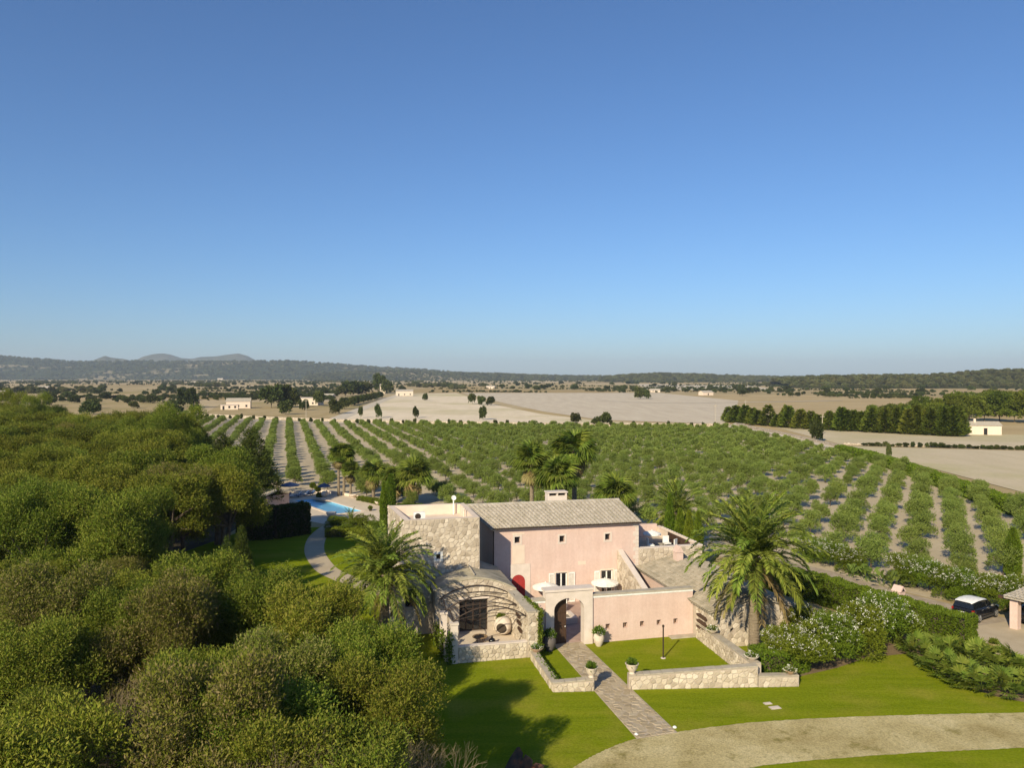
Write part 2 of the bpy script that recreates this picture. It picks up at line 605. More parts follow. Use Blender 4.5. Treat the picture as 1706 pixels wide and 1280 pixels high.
holed_sheet("ground", [(-13500, -250), (13500, -250), (13500, 15500), (-13500, 15500)], P4, 0.0, ground_mat())

def field(name, px, z, mat):
    return sheet(name, [G(*p) for p in px], z, mat)

fm_pale = field_mat("ploughed_pale_soil", (0.52, 0.43, 0.32), (0.62, 0.53, 0.40))
fm_hill = field_mat("stubble_soil", (0.68, 0.56, 0.40), (0.77, 0.64, 0.47), (0.46, 0.40, 0.19), 0.9, gs=0.009)
fm_straw = field_mat("dry_grass", (0.36, 0.27, 0.13), (0.46, 0.35, 0.19), (0.27, 0.23, 0.08))
fm_right = field_mat("stubble_right", (0.51, 0.42, 0.28), (0.60, 0.495, 0.34), (0.44, 0.39, 0.20), gs=0.02)
field("grove_ground", [(250, 690), (560, 703), (1215, 712), (1300, 728), (1480, 770), (1600, 806), (1900, 900), (1900, 1010), (1560, 1000), (1300, 935), (860, 905), (640, 850), (400, 815), (250, 790)], 0.012, MT["grovesoil"])
field("field", [(565, 700), (668, 658), (760, 655), (830, 676), (900, 690), (1000, 702), (1150, 709.5), (900, 709.3), (700, 706)], 0.10, fm_hill)
field("field", [(770, 655), (1100, 655), (1230, 668), (1225, 690), (1205, 707), (1000, 700), (905, 686), (840, 672)], 0.07, fm_pale)
field("field", [(340, 690), (370, 672), (480, 668), (600, 672), (640, 664), (560, 697)], 0.05, fm_straw)
field("field", [(1290, 712), (1450, 719), (1706, 725), (1990, 732), (1990, 760), (1706, 748), (1400, 741)], 0.05, fm_right)
field("field", [(1405, 744), (1706, 752), (1990, 764), (1990, 900), (1706, 822), (1490, 765)], 0.09, fm_right)
field("field", [(90, 664), (330, 672), (310, 690), (120, 695), (0, 690)], 0.05, fm_straw)
field("field", [(1060, 640), (1250, 643), (1300, 650), (1080, 650)], 0.05, fm_pale)
field("field", [(860, 640), (1010, 642), (1000, 650), (820, 650)], 0.06, fm_straw)
field("field", [(100, 648), (420, 648), (470, 656), (120, 657)], 0.06, fm_straw)
MT["track"] = surf("white_track", [(0.3, (0.50, 0.42, 0.31)), (0.7, (0.60, 0.52, 0.40))], 0.1, 0.95, world_space=True)
# farm tracks
def strip(name, pts, w, z, mat, n=6):
    c = smooth_line([Vector((p[0], p[1], 0)) for p in pts], n)
    a, b = [], []
    for i, p in enumerate(c):
        t = (c[min(i + 1, len(c) - 1)] - c[max(i - 1, 0)]).normalized()
        q = Vector((-t.y, t.x, 0)) * (w / 2)
        a.append(p + q)
        b.append(p - q)
    N = len(c)
    me = mesh_of(name, [(p.x, p.y, z) for p in a] + [(p.x, p.y, z) for p in b], [(i, N + i, N + i + 1, i + 1) for i in range(N - 1)], mat)
    o = link(bpy.data.objects.new(name, me))
    o["kind"] = "structure"
    return o
strip("farm_track", [G(545, 704), G(560, 699), G(600, 683), G(640, 667), G(665, 658)], 7.0, 0.14, MT["track"])
strip("farm_track", [G(250, 694), G(340, 699), G(560, 706), G(900, 711.5), G(1205, 713), G(1225, 690), G(1213, 680)], 4.2, 0.16, MT["track"], 10)
strip("farm_track", [G(1225, 712), G(1300, 726), G(1400, 750), G(1480, 768)], 3.0, 0.17, MT["track"])
strip("farm_track", [G(640, 664), G(560, 668), G(500, 664)], 8.0, 0.12, MT["track"])

# lawn, wood floor, drive, yard
sheet("forest_floor", [(-150, 8), (-2, 8), (-2, 30), (-10, 48), (-12, 58), (-22, 67), (-32, 80), (-33, 100), (-45, 125), (-100, 200), (-190, 200)], 0.008, MT["floor"])
sheet("lawn", [(-31, 93), (-20, 93), (-8, 76), (14, 68), (24, 58), (26.5, 50.5), (31, 44.5), (50, 40), (50, 18), (-14, 18), (-14, 36), (-12, 48), (-14, 58), (-24, 66), (-34, 78)], 0.022, MT["lawn"])
top = smooth_line([G(*p) for p in ((850, 1350), (955, 1281), (1005, 1253), (1062, 1232), (1125, 1222), (1250, 1206), (1400, 1197), (1560, 1192), (1706, 1189), (1900, 1184))], 6)
low = smooth_line([G(*p) for p in ((1900, 1238), (1706, 1248), (1550, 1255), (1400, 1265), (1250, 1281), (1150, 1310), (1080, 1360))], 6)
def wobbly(pts, amp, seed):
    rr = random.Random(seed)
    out = []
    for i in range(len(pts) - 1):
        for k in range(4):
            p = pts[i].lerp(pts[i + 1], k / 4)
            out.append(Vector((p.x + rr.uniform(-amp, amp), p.y + rr.uniform(-amp, amp), 0)))
    out.append(pts[-1])
    return out
sheet("gravel_drive", wobbly(top, 0.035, 1) + wobbly(low, 0.035, 2), 0.034, MT["gravel"])
sheet("parking_yard", [G(1618, 1046), G(1720, 1030), G(1900, 1040), G(1900, 1130), G(1720, 1098), G(1660, 1092), G(1622, 1085)], 0.034, MT["concrete"])
strip("garden_road", [G(1700, 1052), G(1630, 1030), G(1560, 1012), G(1480, 992), G(1400, 968), G(1345, 952), G(1240, 930)], 3.4, 0.03, surf("cobbled_road", [(0.3, (0.28, 0.22, 0.15)), (0.7, (0.44, 0.36, 0.27))], 1.8, 0.95, 0.5, 9, world_space=True))
sheet("planting_bed", [G(1262, 1100), G(1310, 1128), G(1335, 1128), G(1395, 1114), G(1445, 1097), G(1515, 1090), G(1560, 1119), G(1610, 1146), G(1660, 1162), G(1740, 1178), G(1740, 1106), G(1660, 1098), G(1620, 1088), G(1500, 1050), G(1330, 1020)], 0.028, MT["bed"])

# pool terrace: deck with a real basin
deck_pts = smooth_line([G(*p) for p in ((440, 828), (480, 823), (530, 821), (560, 824), (600, 831), (640, 843), (655, 858), (640, 880), (600, 890))], 5)
deck_in = [G(560, 878), G(510, 868), G(440, 850)]
pc = sum((Vector(p) for p in P4), Vector()) / 4
holed_sheet("pool_deck", deck_pts + deck_in, P4, 0.03, MT["deck"])
m, n_, l_, b_ = new_mat("pool_liner")
b_.inputs["Base Color"].default_value = (0.42, 0.80, 1.0, 1)
b_.inputs["Roughness"].default_value = 0.6
MT["liner"] = m
pool = thing("swimming_pool", (pc.x, pc.y, 0), 0, "long blue rectangular swimming pool with pale stone rim behind the villa", "pool")
mb = MB()
a_ = [(p.x, p.y, 0.03) for p in P4]
b2 = [(p.x, p.y, -0.32) for p in P4]
mb.add(a_ + b2, [(4, 5, 6, 7), (0, 1, 5, 4), (1, 2, 6, 5), (2, 3, 7, 6), (3, 0, 4, 7)])
mb.obj("basin", MT["liner"], pool, base=(pc.x, pc.y, 0))
m, n_, l_, b_ = new_mat("pool_water")
b_.inputs["Base Color"].default_value = (0.55, 0.85, 1.0, 1)
b_.inputs["Roughness"].default_value = 0.03
b_.inputs["IOR"].default_value = 1.33
b_.inputs["Transmission Weight"].default_value = 0.0
tcn = n_.new("ShaderNodeNewGeometry")
nz = noise(n_, l_, tcn.outputs["Position"], 3.2, 4)
bp = n_.new("ShaderNodeBump")
bp.inputs["Strength"].default_value = 0.5
l_.new(nz.outputs[0], bp.inputs["Height"])
gl = n_.new("ShaderNodeBsdfGlossy")
gl.inputs["Roughness"].default_value = 0.22
l_.new(bp.outputs[0], gl.inputs["Normal"])
trn = n_.new("ShaderNodeBsdfTransparent")
trn.inputs[0].default_value = (0.86, 0.97, 1.0, 1)
fr = n_.new("ShaderNodeFresnel")
fr.inputs[0].default_value = 1.18
l_.new(bp.outputs[0], fr.inputs["Normal"])
mx = n_.new("ShaderNodeMixShader")
half = n_.new("ShaderNodeMath")
half.operation = 'MULTIPLY'
half.inputs[1].default_value = 0.6
l_.new(fr.outputs[0], half.inputs[0])
l_.new(half.outputs[0], mx.inputs[0])
l_.new(trn.outputs[0], mx.inputs[1])
l_.new(gl.outputs[0], mx.inputs[2])
l_.new(mx.outputs[0], n_["Material Output"].inputs[0])
MB().add([(p.x, p.y, -0.05) for p in P4], [(0, 1, 2, 3)] if (P4[1] - P4[0]).cross(P4[2] - P4[0]).z > 0 else [(3, 2, 1, 0)]).obj("water", m, pool, base=(pc.x, pc.y, 0))
for i in range(4):                                            # coping stones round the rim
    p, q = P4[i], P4[(i + 1) % 4]
    t = (q - p).normalized()
    o_ = Vector((t.y, -t.x, 0)) if (pc - p).cross(t).z > 0 else Vector((-t.y, t.x, 0))
    if (p + o_ - pc).length < (p - pc).length:
        o_ = -o_
    a1, b1 = p - t * 0.0, q + t * 0.0
    poly = [(a1 - o_ * 0.06).to_2d(), (b1 - o_ * 0.06).to_2d(), (b1 + o_ * 0.40).to_2d(), (a1 + o_ * 0.40).to_2d()]
    if (poly[1] - poly[0]).cross(poly[2] - poly[0]) < 0:
        poly.reverse()
    MB().prism(poly, 0.031, 0.075 + 0.003 * i).obj("rim", MT["cream"], pool, base=(pc.x, pc.y, 0))
strip("pool_path", [G(560, 872), G(540, 885), G(527, 900), G(524, 920), G(535, 940), G(552, 955), G(600, 975), G(640, 990)], 2.0, 0.036, MT["concrete"])

# ---- far hills: real ridges
def ridge(name, pts, depth, seed, mat, rough=1.0, z0=-3.0, nx=220, ny=26):
    """pts: (px, py) silhouette read from the photograph at distance Y"""
    rr = np.random.RandomState(seed)
    Y = pts[0][2]
    xs = np.linspace(pts[0][0], pts[-1][0], nx)
    ys = np.interp(xs, [p[0] for p in pts], [p[1] for p in pts])
    wob = np.convolve(rr.randn(nx + 8), np.ones(3) / 3, 'same')[4:nx + 4] * rough
    wob2 = np.convolve(rr.randn(nx + 40), np.hanning(21) / np.hanning(21).sum(), 'same')[20:nx + 20] * rough * 3
    V, Q = [], []
    for j in range(ny):
        t = j / (ny - 1)
        prof = math.sin(min(1.0, t / 0.62) * math.pi / 2) ** 1.15 if t < 0.62 else math.cos((t - 0.62) / 0.38 * math.pi / 2)
        Yj = Y + (t - 0.62) * depth
        for i in range(nx):
            w = AT(xs[i], ys[i], Y)
            zt = max(2.0, w.z - 0.0)
            zz = z0 + (zt - z0) * prof
            bump = (wob[i] * 0.15 + wob2[(i + j * 5) % nx] * 0.35 + rr.randn() * 0.10 * rough) * (zt * 0.06) * min(1, 3 * t) * (1 if t < 0.6 else 0.5)
            V.append((w.x * (Yj / Y) ** 0.6, Yj, zz + bump))
    for j in range(ny - 1):
        for i in range(nx - 1):
            Q.append((j * nx + i, j * nx + i + 1, (j + 1) * nx + i + 1, (j + 1) * nx + i))
    me = np_mesh(name, np.array(V), np.array(Q), mat)
    me.polygons.foreach_set("use_smooth", [True] * len(me.polygons))
    o = link(bpy.data.objects.new(name, me))
    o["kind"] = "structure"
    return o

def wood_hill(name, scale, c, clear, amt=0.6):
    m, n, l, b = new_mat(name)
    pos = n.new("ShaderNodeNewGeometry").outputs["Position"]
    nz = noise(n, l, pos, scale, 7, 0.75)
    r = ramp(n, [(0.3, c[0]), (0.5, c[1]), (0.7, c[2])])
    l.new(nz.outputs[0], r.inputs[0])
    mp = n.new("ShaderNodeMapping")
    mp.inputs["Scale"].default_value = (1, 1.0, 6.0)
    l.new(pos, mp.inputs[0])
    n2 = noise(n, l, mp.outputs[0], scale * 0.09, 5, 0.6)
    r2 = ramp(n, [(amt, (0, 0, 0)), (amt + 0.04, (1, 1, 1))])
    l.new(n2.outputs[0], r2.inputs[0])
    cc = mixc(n, l, r.outputs[0], clear, r2.outputs[0])
    l.new(cc, b.inputs["Base Color"])
    b.inputs["Roughness"].default_value = 1.0
    b.inputs["Specular IOR Level"].default_value = 0.0
    bp = n.new("ShaderNodeBump")
    bp.inputs["Strength"].default_value = 1.0
    bp.inputs["Distance"].default_value = 0.6 / scale
    l.new(nz.outputs[0], bp.inputs["Height"])
    l.new(bp.outputs[0], b.inputs["Normal"])
    return m
wc = ((0.03, 0.038, 0.016), (0.06, 0.068, 0.026), (0.10, 0.105, 0.045))
far_m = wood_hill("far_wooded_slope", 0.02, wc, (0.36, 0.29, 0.17), 0.57)
peak_m = wood_hill("far_rocky_slope", 0.01, ((0.05, 0.06, 0.03), (0.10, 0.10, 0.06), (0.20, 0.18, 0.13)), (0.3, 0.26, 0.18), 0.6)
R9 = 9000
ridge("hill", [(x, y, R9) for x, y in ((215, 606), (240, 594), (258, 590), (272, 589), (285, 591), (302, 597), (320, 598), (335, 595), (360, 594), (380, 591), (398, 589), (412, 593), (425, 600), (450, 607))], 900, 5, peak_m, 0.25, nx=140)
ridge("hill", [(x, y, R9 - 1500) for x, y in ((140, 606), (160, 599), (175, 593), (186, 596), (205, 598), (230, 604))], 500, 6, peak_m, 0.3, nx=60)
ridge("hill", [(x, y, 5500) for x, y in ((-300, 588), (-100, 592), (0, 594), (40, 598), (90, 601), (130, 604), (180, 604), (240, 603), (300, 604), (400, 604), (470, 603), (520, 605), (570, 609), (640, 614), (700, 617), (760, 622), (800, 626))], 1700, 7, far_m, 0.6, nx=320)
ridge("hill", [(x, y, 4200) for x, y in ((520, 625), (600, 620), (660, 619), (740, 622), (830, 624), (900, 627), (980, 628), (1050, 629))], 900, 8, far_m, 0.7, nx=240)
ridge("hill", [(x, y, 3000) for x, y in ((1000, 632), (1040, 627), (1100, 625), (1180, 627), (1240, 630), (1330, 631), (1420, 629))], 700, 9, wood_hill("mid_wooded_slope", 0.035, ((0.03, 0.036, 0.014), (0.06, 0.066, 0.025), (0.10, 0.10, 0.045)), (0.34, 0.27, 0.17), 0.66), 0.7, nx=240)
right_m = wood_hill("right_wooded_slope", 0.06, ((0.035, 0.04, 0.014), (0.075, 0.078, 0.028), (0.13, 0.12, 0.055)), (0.40, 0.32, 0.22), 0.66)
ridge("hill", [(x, y, 1500) for x, y in ((1290, 636), (1350, 631), (1420, 630), (1500, 629), (1560, 628), (1610, 624), (1640, 621), (1706, 619), (1800, 612), (2000, 604), (2300, 600))], 560, 10, right_m, 0.6, nx=260)
strip("farm_track", [G(30, 650), G(300, 652), G(560, 656)], 8.0, 0.18, MT["track"])
strip("farm_track", [G(1000, 668), G(1100, 672), G(1230, 671), G(1400, 668)], 7.0, 0.18, MT["track"])
# ------------------------------------------------------------------ building helpers
def clip_half(poly, px, py, nx, ny):
    """keep the side of the convex polygon where (p - (px,py)).(nx,ny) <= 0"""
    out = []
    n = len(poly)
    for i in range(n):
        a, b = poly[i], poly[(i + 1) % n]
        da = (a[0] - px) * nx + (a[1] - py) * ny
        db = (b[0] - px) * nx + (b[1] - py) * ny
        if da <= 0:
            out.append(a)
        if (da < 0 < db) or (db < 0 < da):
            t = da / (da - db)
            out.append((a[0] + (b[0] - a[0]) * t, a[1] + (b[1] - a[1]) * t))
    return out

def cells(poly, size, seed, aspect=1.0):
    rr = random.Random(seed)
    x0, x1 = min(p[0] for p in poly), max(p[0] for p in poly)
    y0, y1 = min(p[1] for p in poly), max(p[1] for p in poly)
    sx, sy = size * aspect, size
    nx, ny = max(1, round((x1 - x0) / sx)), max(1, round((y1 - y0) / sy))
    dx, dy = (x1 - x0) / nx, (y1 - y0) / ny
    S = {}
    for j in range(ny):
        for i in range(-1, nx + 1):
            S[i, j] = (x0 + (i + 0.5 + 0.5 * (j % 2) - 0.25 + rr.uniform(-0.42, 0.42)) * dx, y0 + (j + 0.5 + rr.uniform(-0.42, 0.42)) * dy)
    out = []
    for (i, j), s in S.items():
        c = list(poly)
        for jj in range(j - 2, j + 3):
            for ii in range(i - 2, i + 3):
                q = S.get((ii, jj))
                if q is None or (ii, jj) == (i, j):
                    continue
                c = clip_half(c, (s[0] + q[0]) / 2, (s[1] + q[1]) / 2, q[0] - s[0], q[1] - s[1])
                if len(c) < 3:
                    break
            if len(c) < 3:
                break
        if len(c) >= 3:
            out.append(c)
    return out

def stones(parent, org, ax, ay, poly, size, seed, depth=0.036, gap=0.018, holes=(), mat=None, name="stone", aspect=1.15):
    """rubble stones set proud on a wall face; org/ax/ay in the parent's space, poly in the face's own (a, b)"""
    rr = random.Random(seed + 99)
    org, ax, ay = Vector(org), Vector(ax), Vector(ay)
    nrm = ax.cross(ay).normalized()
    k = 0
    for c in cells(poly, size, seed, aspect):
        cx = sum(p[0] for p in c) / len(c)
        cy = sum(p[1] for p in c) / len(c)
        if any(h[0] - 0.08 < cx < h[1] + 0.08 and h[2] - 0.08 < cy < h[3] + 0.08 for h in holes):
            continue
        ar = abs(sum(c[i][0] * c[(i + 1) % len(c)][1] - c[(i + 1) % len(c)][0] * c[i][1] for i in range(len(c)))) / 2
        if ar < size * size * 0.08:
            continue
        # drop near-double corners, then round the outline off a little
        d = []
        for p in c:
            if not d or math.hypot(p[0] - d[-1][0], p[1] - d[-1][1]) > size * 0.12:
                d.append(p)
        if len(d) < 3:
            continue
        ring = []
        n = len(d)
        for i in range(n):
            a, b, e = d[i - 1], d[i], d[(i + 1) % n]
            ring.append((b[0] * 0.82 + a[0] * 0.18, b[1] * 0.82 + a[1] * 0.18))
            ring.append((b[0] * 0.82 + e[0] * 0.18, b[1] * 0.82 + e[1] * 0.18))
        rad = math.sqrt(ar / math.pi)
        s0, s1 = 1 - gap / rad, 1 - (gap + 0.035) / rad
        s0, s1 = max(0.5, s0), max(0.4, s1)
        h = depth * rr.uniform(0.55, 1.25)
        tx, ty = rr.uniform(-0.12, 0.12), rr.uniform(-0.12, 0.12)
        base = org + ax * cx + ay * cy
        V = []
        N = len(ring)
        for s, hh in ((s0, -0.01), (s0 * 0.99, h * 0.55), (s1 * 0.9, h)):
            for p in ring:
                q = ((p[0] - cx) * s, (p[1] - cy) * s)
                V.append(ax * q[0] + ay * q[1] + nrm * (hh + (q[0] * tx + q[1] * ty if hh > 0 else 0)))
        Fs = []
        for j in range(2):
            for i in range(N):
                Fs.append((j * N + i, j * N + (i + 1) % N, (j + 1) * N + (i + 1) % N, (j + 1) * N + i))
        Fs.append(tuple(2 * N + i for i in range(N)))
        me = mesh_of(name, V, Fs, mat or MT["stone"])
        o = link(bpy.data.objects.new(name, me), parent)
        o.location = base
        k += 1
    return k

def wall_grid(us, top, z0, v, holes, depth, mb=None, back=None):
    """front (-v) face with window openings and reveals; top: function of u"""
    mb = mb or MB()
    us = sorted(set([round(x, 4) for x in us] + [round(h[i], 4) for h in holes for i in (0, 1)]))
    for a, b in zip(us[:-1], us[1:]):
        mid = (a + b) / 2
        zs = [z0]
        for h in sorted((h for h in holes if h[0] < mid < h[1]), key=lambda h: h[2]):
            zs += [h[2], h[3]]
        segs = [(zs[i], zs[i + 1]) for i in range(0, len(zs) - 1, 2)] + [(zs[-1], None)]
        for s0, s1 in segs:
            ta, tb = (top(a), top(b)) if s1 is None else (s1, s1)
            if ta - s0 > 1e-3 or tb - s0 > 1e-3:
                mb.add([(a, v, s0), (b, v, s0), (b, v, tb), (a, v, ta)], [(0, 1, 2, 3)])
    for h in holes:
        ua, ub, za, zb = h
        d = depth
        mb.add([(ua, v, za), (ua, v + d, za), (ua, v + d, zb), (ua, v, zb)], [(0, 1, 2, 3)])
        mb.add([(ub, v, za), (ub, v, zb), (ub, v + d, zb), (ub, v + d, za)], [(0, 1, 2, 3)])
        mb.add([(ua, v, za), (ub, v, za), (ub, v + d, za), (ua, v + d, za)], [(0, 1, 2, 3)])
        mb.add([(ua, v, zb), (ua, v + d, zb), (ub, v + d, zb), (ub, v, zb)], [(0, 1, 2, 3)])
    return mb

def tile_roof(name, parent, e0, e1, r0, r1, cols, rows, mat, seed=0):
    """barrel tiles laid from eave e0-e1 up to ridge r0-r1: one mass of small tiles"""
    rr = random.Random(seed)
    e0, e1, r0, r1 = map(Vector, (e0, e1, r0, r1))
    P = lambda s, t: (e0.lerp(e1, s)).lerp(r0.lerp(r1, s), t)
    nrm = (e1 - e0).cross(r0 - e0).normalized()
    mb = MB()
    for i in range(cols):
        for j in range(rows):
            s = (i + 0.5) / cols
            t0, t1 = j / rows - 0.012, (j + 1.12) / rows
            c0, c1 = P(s, t0), P(s, min(t1, 1.0))
            du = (P(min(1, s + 0.5 / cols), t0) - P(s, t0))
            w0 = du.length * 0.74 * rr.uniform(0.92, 1.06)
            w1 = w0 * 0.84
            uu = du.normalized()
            lift = rr.uniform(0.0, 0.012)
            V = []
            for c, w, up in ((c0, w0, 0.055 + lift), (c1, w1, 0.015)):
                for k in range(6):
                    a = math.pi * k / 5
                    V.append(c + uu * (-w * math.cos(a)) + nrm * (up + w * 1.05 * math.sin(a)))
            mb.add(V, [(k, k + 1, 7 + k, 6 + k) for k in range(5)] + [tuple(range(6))[::-1]])
    o = mb.obj(name, mat, parent, smooth=False)
    o["kind"] = "stuff"
    return o

def villa_thing(name, u, v, label, cat, group=None):
    """an Empty at a villa piece's base; its children are modelled in house axes relative to it"""
    return thing(name, L(u, v), ROT, label, cat, group), (u, v, 0)

def window_fill(parent, base, u0, u1, v, z0, z1, bars=(1, 1), frame=0.06, fm=None, gm=None, name="window"):
    """a framed window as a part with pane sub-parts"""
    fm = fm or MT["white"]
    mb = MB()
    mb.box(u0, u0 + frame, v - 0.03, v + 0.03, z0, z1).box(u1 - frame, u1, v - 0.03, v + 0.03, z0, z1)
    mb.box(u0 + frame, u1 - frame, v - 0.028, v + 0.028, z0, z0 + frame).box(u0 + frame, u1 - frame, v - 0.028, v + 0.028, z1 - frame, z1)
    nb, nz = bars
    for i in range(1, nb):
        x = u0 + (u1 - u0) * i / nb
        mb.box(x - frame * 0.6, x + frame * 0.6, v - 0.024, v + 0.024, z0 + frame, z1 - frame)
    for j in range(1, nz):
        z = z0 + (z1 - z0) * j / nz
        mb.box(u0 + frame, u1 - frame, v - 0.020, v + 0.020, z - frame * 0.4, z + frame * 0.4)
    w = mb.obj(name, fm, parent, base=base)
    for i in range(nb):
        for j in range(nz):
            a, b = u0 + (u1 - u0) * i / nb, u0 + (u1 - u0) * (i + 1) / nb
            c, d = z0 + (z1 - z0) * j / nz, z0 + (z1 - z0) * (j + 1) / nz
            MB().box(a + 0.02, b - 0.02, v + 0.002, v + 0.012, c + 0.02, d - 0.02).obj("pane", gm or MT["glass"], w, base=base)
    return w

# ------------------------------------------------------------------ pink main house
FV = 9.5
house, hb = villa_thing("pink_house", 3.0, FV, "two storey pink plastered house with a tiled roof and white shutters behind the courtyard", "house")
holes = [(-1.42, -0.97, 4.95, 5.45), (2.25, 2.68, 4.85, 5.36), (6.08, 6.52, 4.83, 5.34),
         (1.95, 2.9, 0.05, 2.42), (5.75, 6.75, 0.05, 2.40)]
mb = wall_grid([-3.05, 8.95], lambda u: 6.2, 0.0, FV, holes, 0.32)
mb.add([(-3.05, FV, 0), (-3.05, FV, 6.2), (-4.3, 14.2, 7.1), (-4.6, 18.9, 6.2), (-4.6, 18.9, 0)], [(0, 1, 2, 3, 4)])
mb.add([(8.95, FV, 0), (8.95, 18.9, 0), (8.95, 18.9, 6.2), (8.95, 14.2, 7.1), (8.95, FV, 6.2)], [(0, 1, 2, 3, 4)])
mb.add([(-4.6, 18.9, 0), (-4.6, 18.9, 6.2), (8.95, 18.9, 6.2), (8.95, 18.9, 0)], [(0, 1, 2, 3)])
mb.obj("wall", MT["pink"], house, base=hb)
mb = MB()
mb.box(-3.20, 9.02, FV - 0.16, FV - 0.002, 6.02, 6.17)
mb.obj("cornice", MT["cream"], house, base=hb)
MB().tube([(-3.2, FV - 0.36, 6.20), (3, FV - 0.36, 6.20), (9.05, FV - 0.36, 6.20)], 0.06, 8).obj("gutter", MT["iron"], house, base=hb)
MB().tube([(-3.13, FV - 0.09, 6.15), (-3.13, FV - 0.09, 3.3)], 0.045, 8).obj("downpipe", MT["iron"], house, base=hb)
zr, ze = 7.22, 6.22
mb = MB()
mb.add([(-3.35, FV - 0.3, ze), (9.1, FV - 0.3, ze), (9.15, 14.2, zr), (-4.55, 14.2, zr), (9.15, 19.2, ze), (-4.75, 19.2, ze)], [(0, 1, 2, 3), (3, 2, 4, 5)])
mb.add([(-3.35, FV - 0.3, ze - 0.1), (9.1, FV - 0.3, ze - 0.1), (9.1, FV - 0.3, ze), (-3.35, FV - 0.3, ze), (-4.55, 14.2, zr - 0.1), (-4.55, 14.2, zr), (9.15, 14.2, zr - 0.1), (9.15, 14.2, zr), (9.15, 19.2, ze - .1), (9.15, 19.2, ze), (-4.75, 19.2, ze - .1), (-4.75, 19.2, ze)],
       [(0, 1, 2, 3), (0, 3, 5, 4), (1, 6, 7, 2), (6, 8, 9, 7), (4, 5, 11, 10), (0, 4, 6, 1)])
roof = mb.obj("roof", MT["tile"], house, base=hb)
loc_ = lambda p: (p[0] - hb[0], p[1] - hb[1], p[2])
tile_roof("roof_tile", roof, loc_((-3.35, FV - 0.36, ze)), loc_((9.1, FV - 0.36, ze)), loc_((-4.55, 14.2, zr)), loc_((9.15, 14.2, zr)), 37, 12, MT["tile"], 3)
mb = MB()
for i in range(34):
    a = -4.5 + 13.6 * i / 34
    mb.tube([(a, 14.2, zr + 0.06), (a + 0.41, 14.2, zr + 0.075)], [0.13, 0.11], 8)
mb.obj("ridge_tile", MT["tile"], roof, base=hb)["kind"] = "stuff"
mb = MB().box(2.75, 4.45, 14.5, 15.4, 6.9, 7.75)
ch = mb.obj("chimney", MT["dress"], house, base=hb)
mb = MB()
for a, b in ((2.75, 2.87), (3.54, 3.66), (4.33, 4.45)):
    mb.box(a, b, 14.51, 15.39, 7.752, 8.0)
mb.box(2.68, 4.52, 14.43, 15.47, 8.002, 8.1)
mb.obj("chimney_cap", MT["dress"], ch, base=hb)
MB().box(2.86, 4.34, 14.9, 15.0, 7.754, 7.999).obj("flue", MT["dark"], ch, base=hb)
# the small square windows with pale surrounds
for k, h in enumerate(holes[:3]):
    mb = MB()
    a, b, c, d = h
    f = 0.14
    mb.box(a - f, a - 0.002, FV - 0.03, FV + 0.1, c - f, d + f).box(b + 0.002, b + f, FV - 0.03, FV + 0.1, c - f, d + f)
    mb.box(a - 0.002, b + 0.002, FV - 0.028, FV + 0.1, d + 0.002, d + f).box(a - 0.002, b + 0.002, FV - 0.028, FV + 0.1, c - f, c - 0.002)
    w = mb.obj("window", MT["dress"], house, base=hb)
    MB().box(a + 0.02, b - 0.02, FV + 0.26, FV + 0.28, c + 0.02, d - 0.02).obj("pane", MT["glass"], w, base=hb)
for h in holes[3:]:
    window_fill(house, hb, h[0], h[1], FV + 0.14, h[2], h[3], (2, 2), 0.09, name="french_window")
    a, b, c, d = h
    mb = MB()
    f = 0.10
    mb.box(a - f, a - .002, FV - 0.022, FV + .1, c, d + f).box(b + .002, b + f, FV - 0.022, FV + .1, c, d + f).box(a - .002, b + .002, FV - 0.02, FV + .1, d + .002, d + f)
    mb.obj("window_surround", MT["cream"], house, base=hb)
    for s in (0, 1):                                        # open shutters with two recessed panels
        x0, x1 = (a - 0.58, a - 0.11) if s == 0 else (b + 0.11, b + 0.62)
        if s == 1:
            mb = MB().box(x0, x0 + 0.05, FV - 0.075, FV - 0.024, c, d).box(x1 - 0.07, x1, FV - 0.075, FV - 0.024, c, d)
        else:
            mb = MB().box(x0, x0 + 0.07, FV - 0.075, FV - 0.024, c, d).box(x1 - 0.05, x1, FV - 0.075, FV - 0.024, c, d)
        for zz in (c, (c + d) / 2 - 0.05, d - 0.1):
            mb.box(x0 + 0.07, x1 - 0.07, FV - 0.074, FV - 0.024, zz, zz + 0.1)
        sh = mb.obj("shutter", MT["white"], house, base=hb)
        for zz in ((c + 0.1), ((c + d) / 2 + 0.05)):
            MB().box(x0 + 0.05, x1 - 0.05, FV - 0.05, FV - 0.03, zz, zz + (d - c) / 2 - 0.15).obj("louvre_panel", MT["offwhite"], sh, base=hb)
# tall pale strip and stone surround of the red door
MB().box(-1.6, -0.6, FV - 0.018, FV - 0.001, 3.32, 4.80).obj("stone_panel", MT["cream"], house, base=hb)
MB().box(-1.6, -0.6, FV - 0.018, FV - 0.001, 5.6, 5.75).obj("stone_panel", MT["cream"], house, base=hb)
ring = [(-1.12 + 0.55 * math.cos(math.pi * k / 10), 1.92 + 0.55 * math.sin(math.pi * k / 10)) for k in range(11)]
outl = [(-0.15, 0), (-0.15, 3.3), (-1.75, 3.3), (-1.75, 0), (-1.67, 0)] + ring[::-1] + [(-0.57, 0)]
bm = bmesh.new()
ff = bm.faces.new([bm.verts.new((p[0] - hb[0], -0.03, p[1])) for p in outl])
ff.normal_update()
bmesh.ops.triangulate(bm, faces=[ff])
r_ = bmesh.ops.extrude_face_region(bm, geom=list(bm.faces))
bmesh.ops.translate(bm, verts=[x for x in r_["geom"] if isinstance(x, bmesh.types.BMVert)], vec=(0, 0.028, 0))
bmesh.ops.recalc_face_normals(bm, faces=bm.faces)
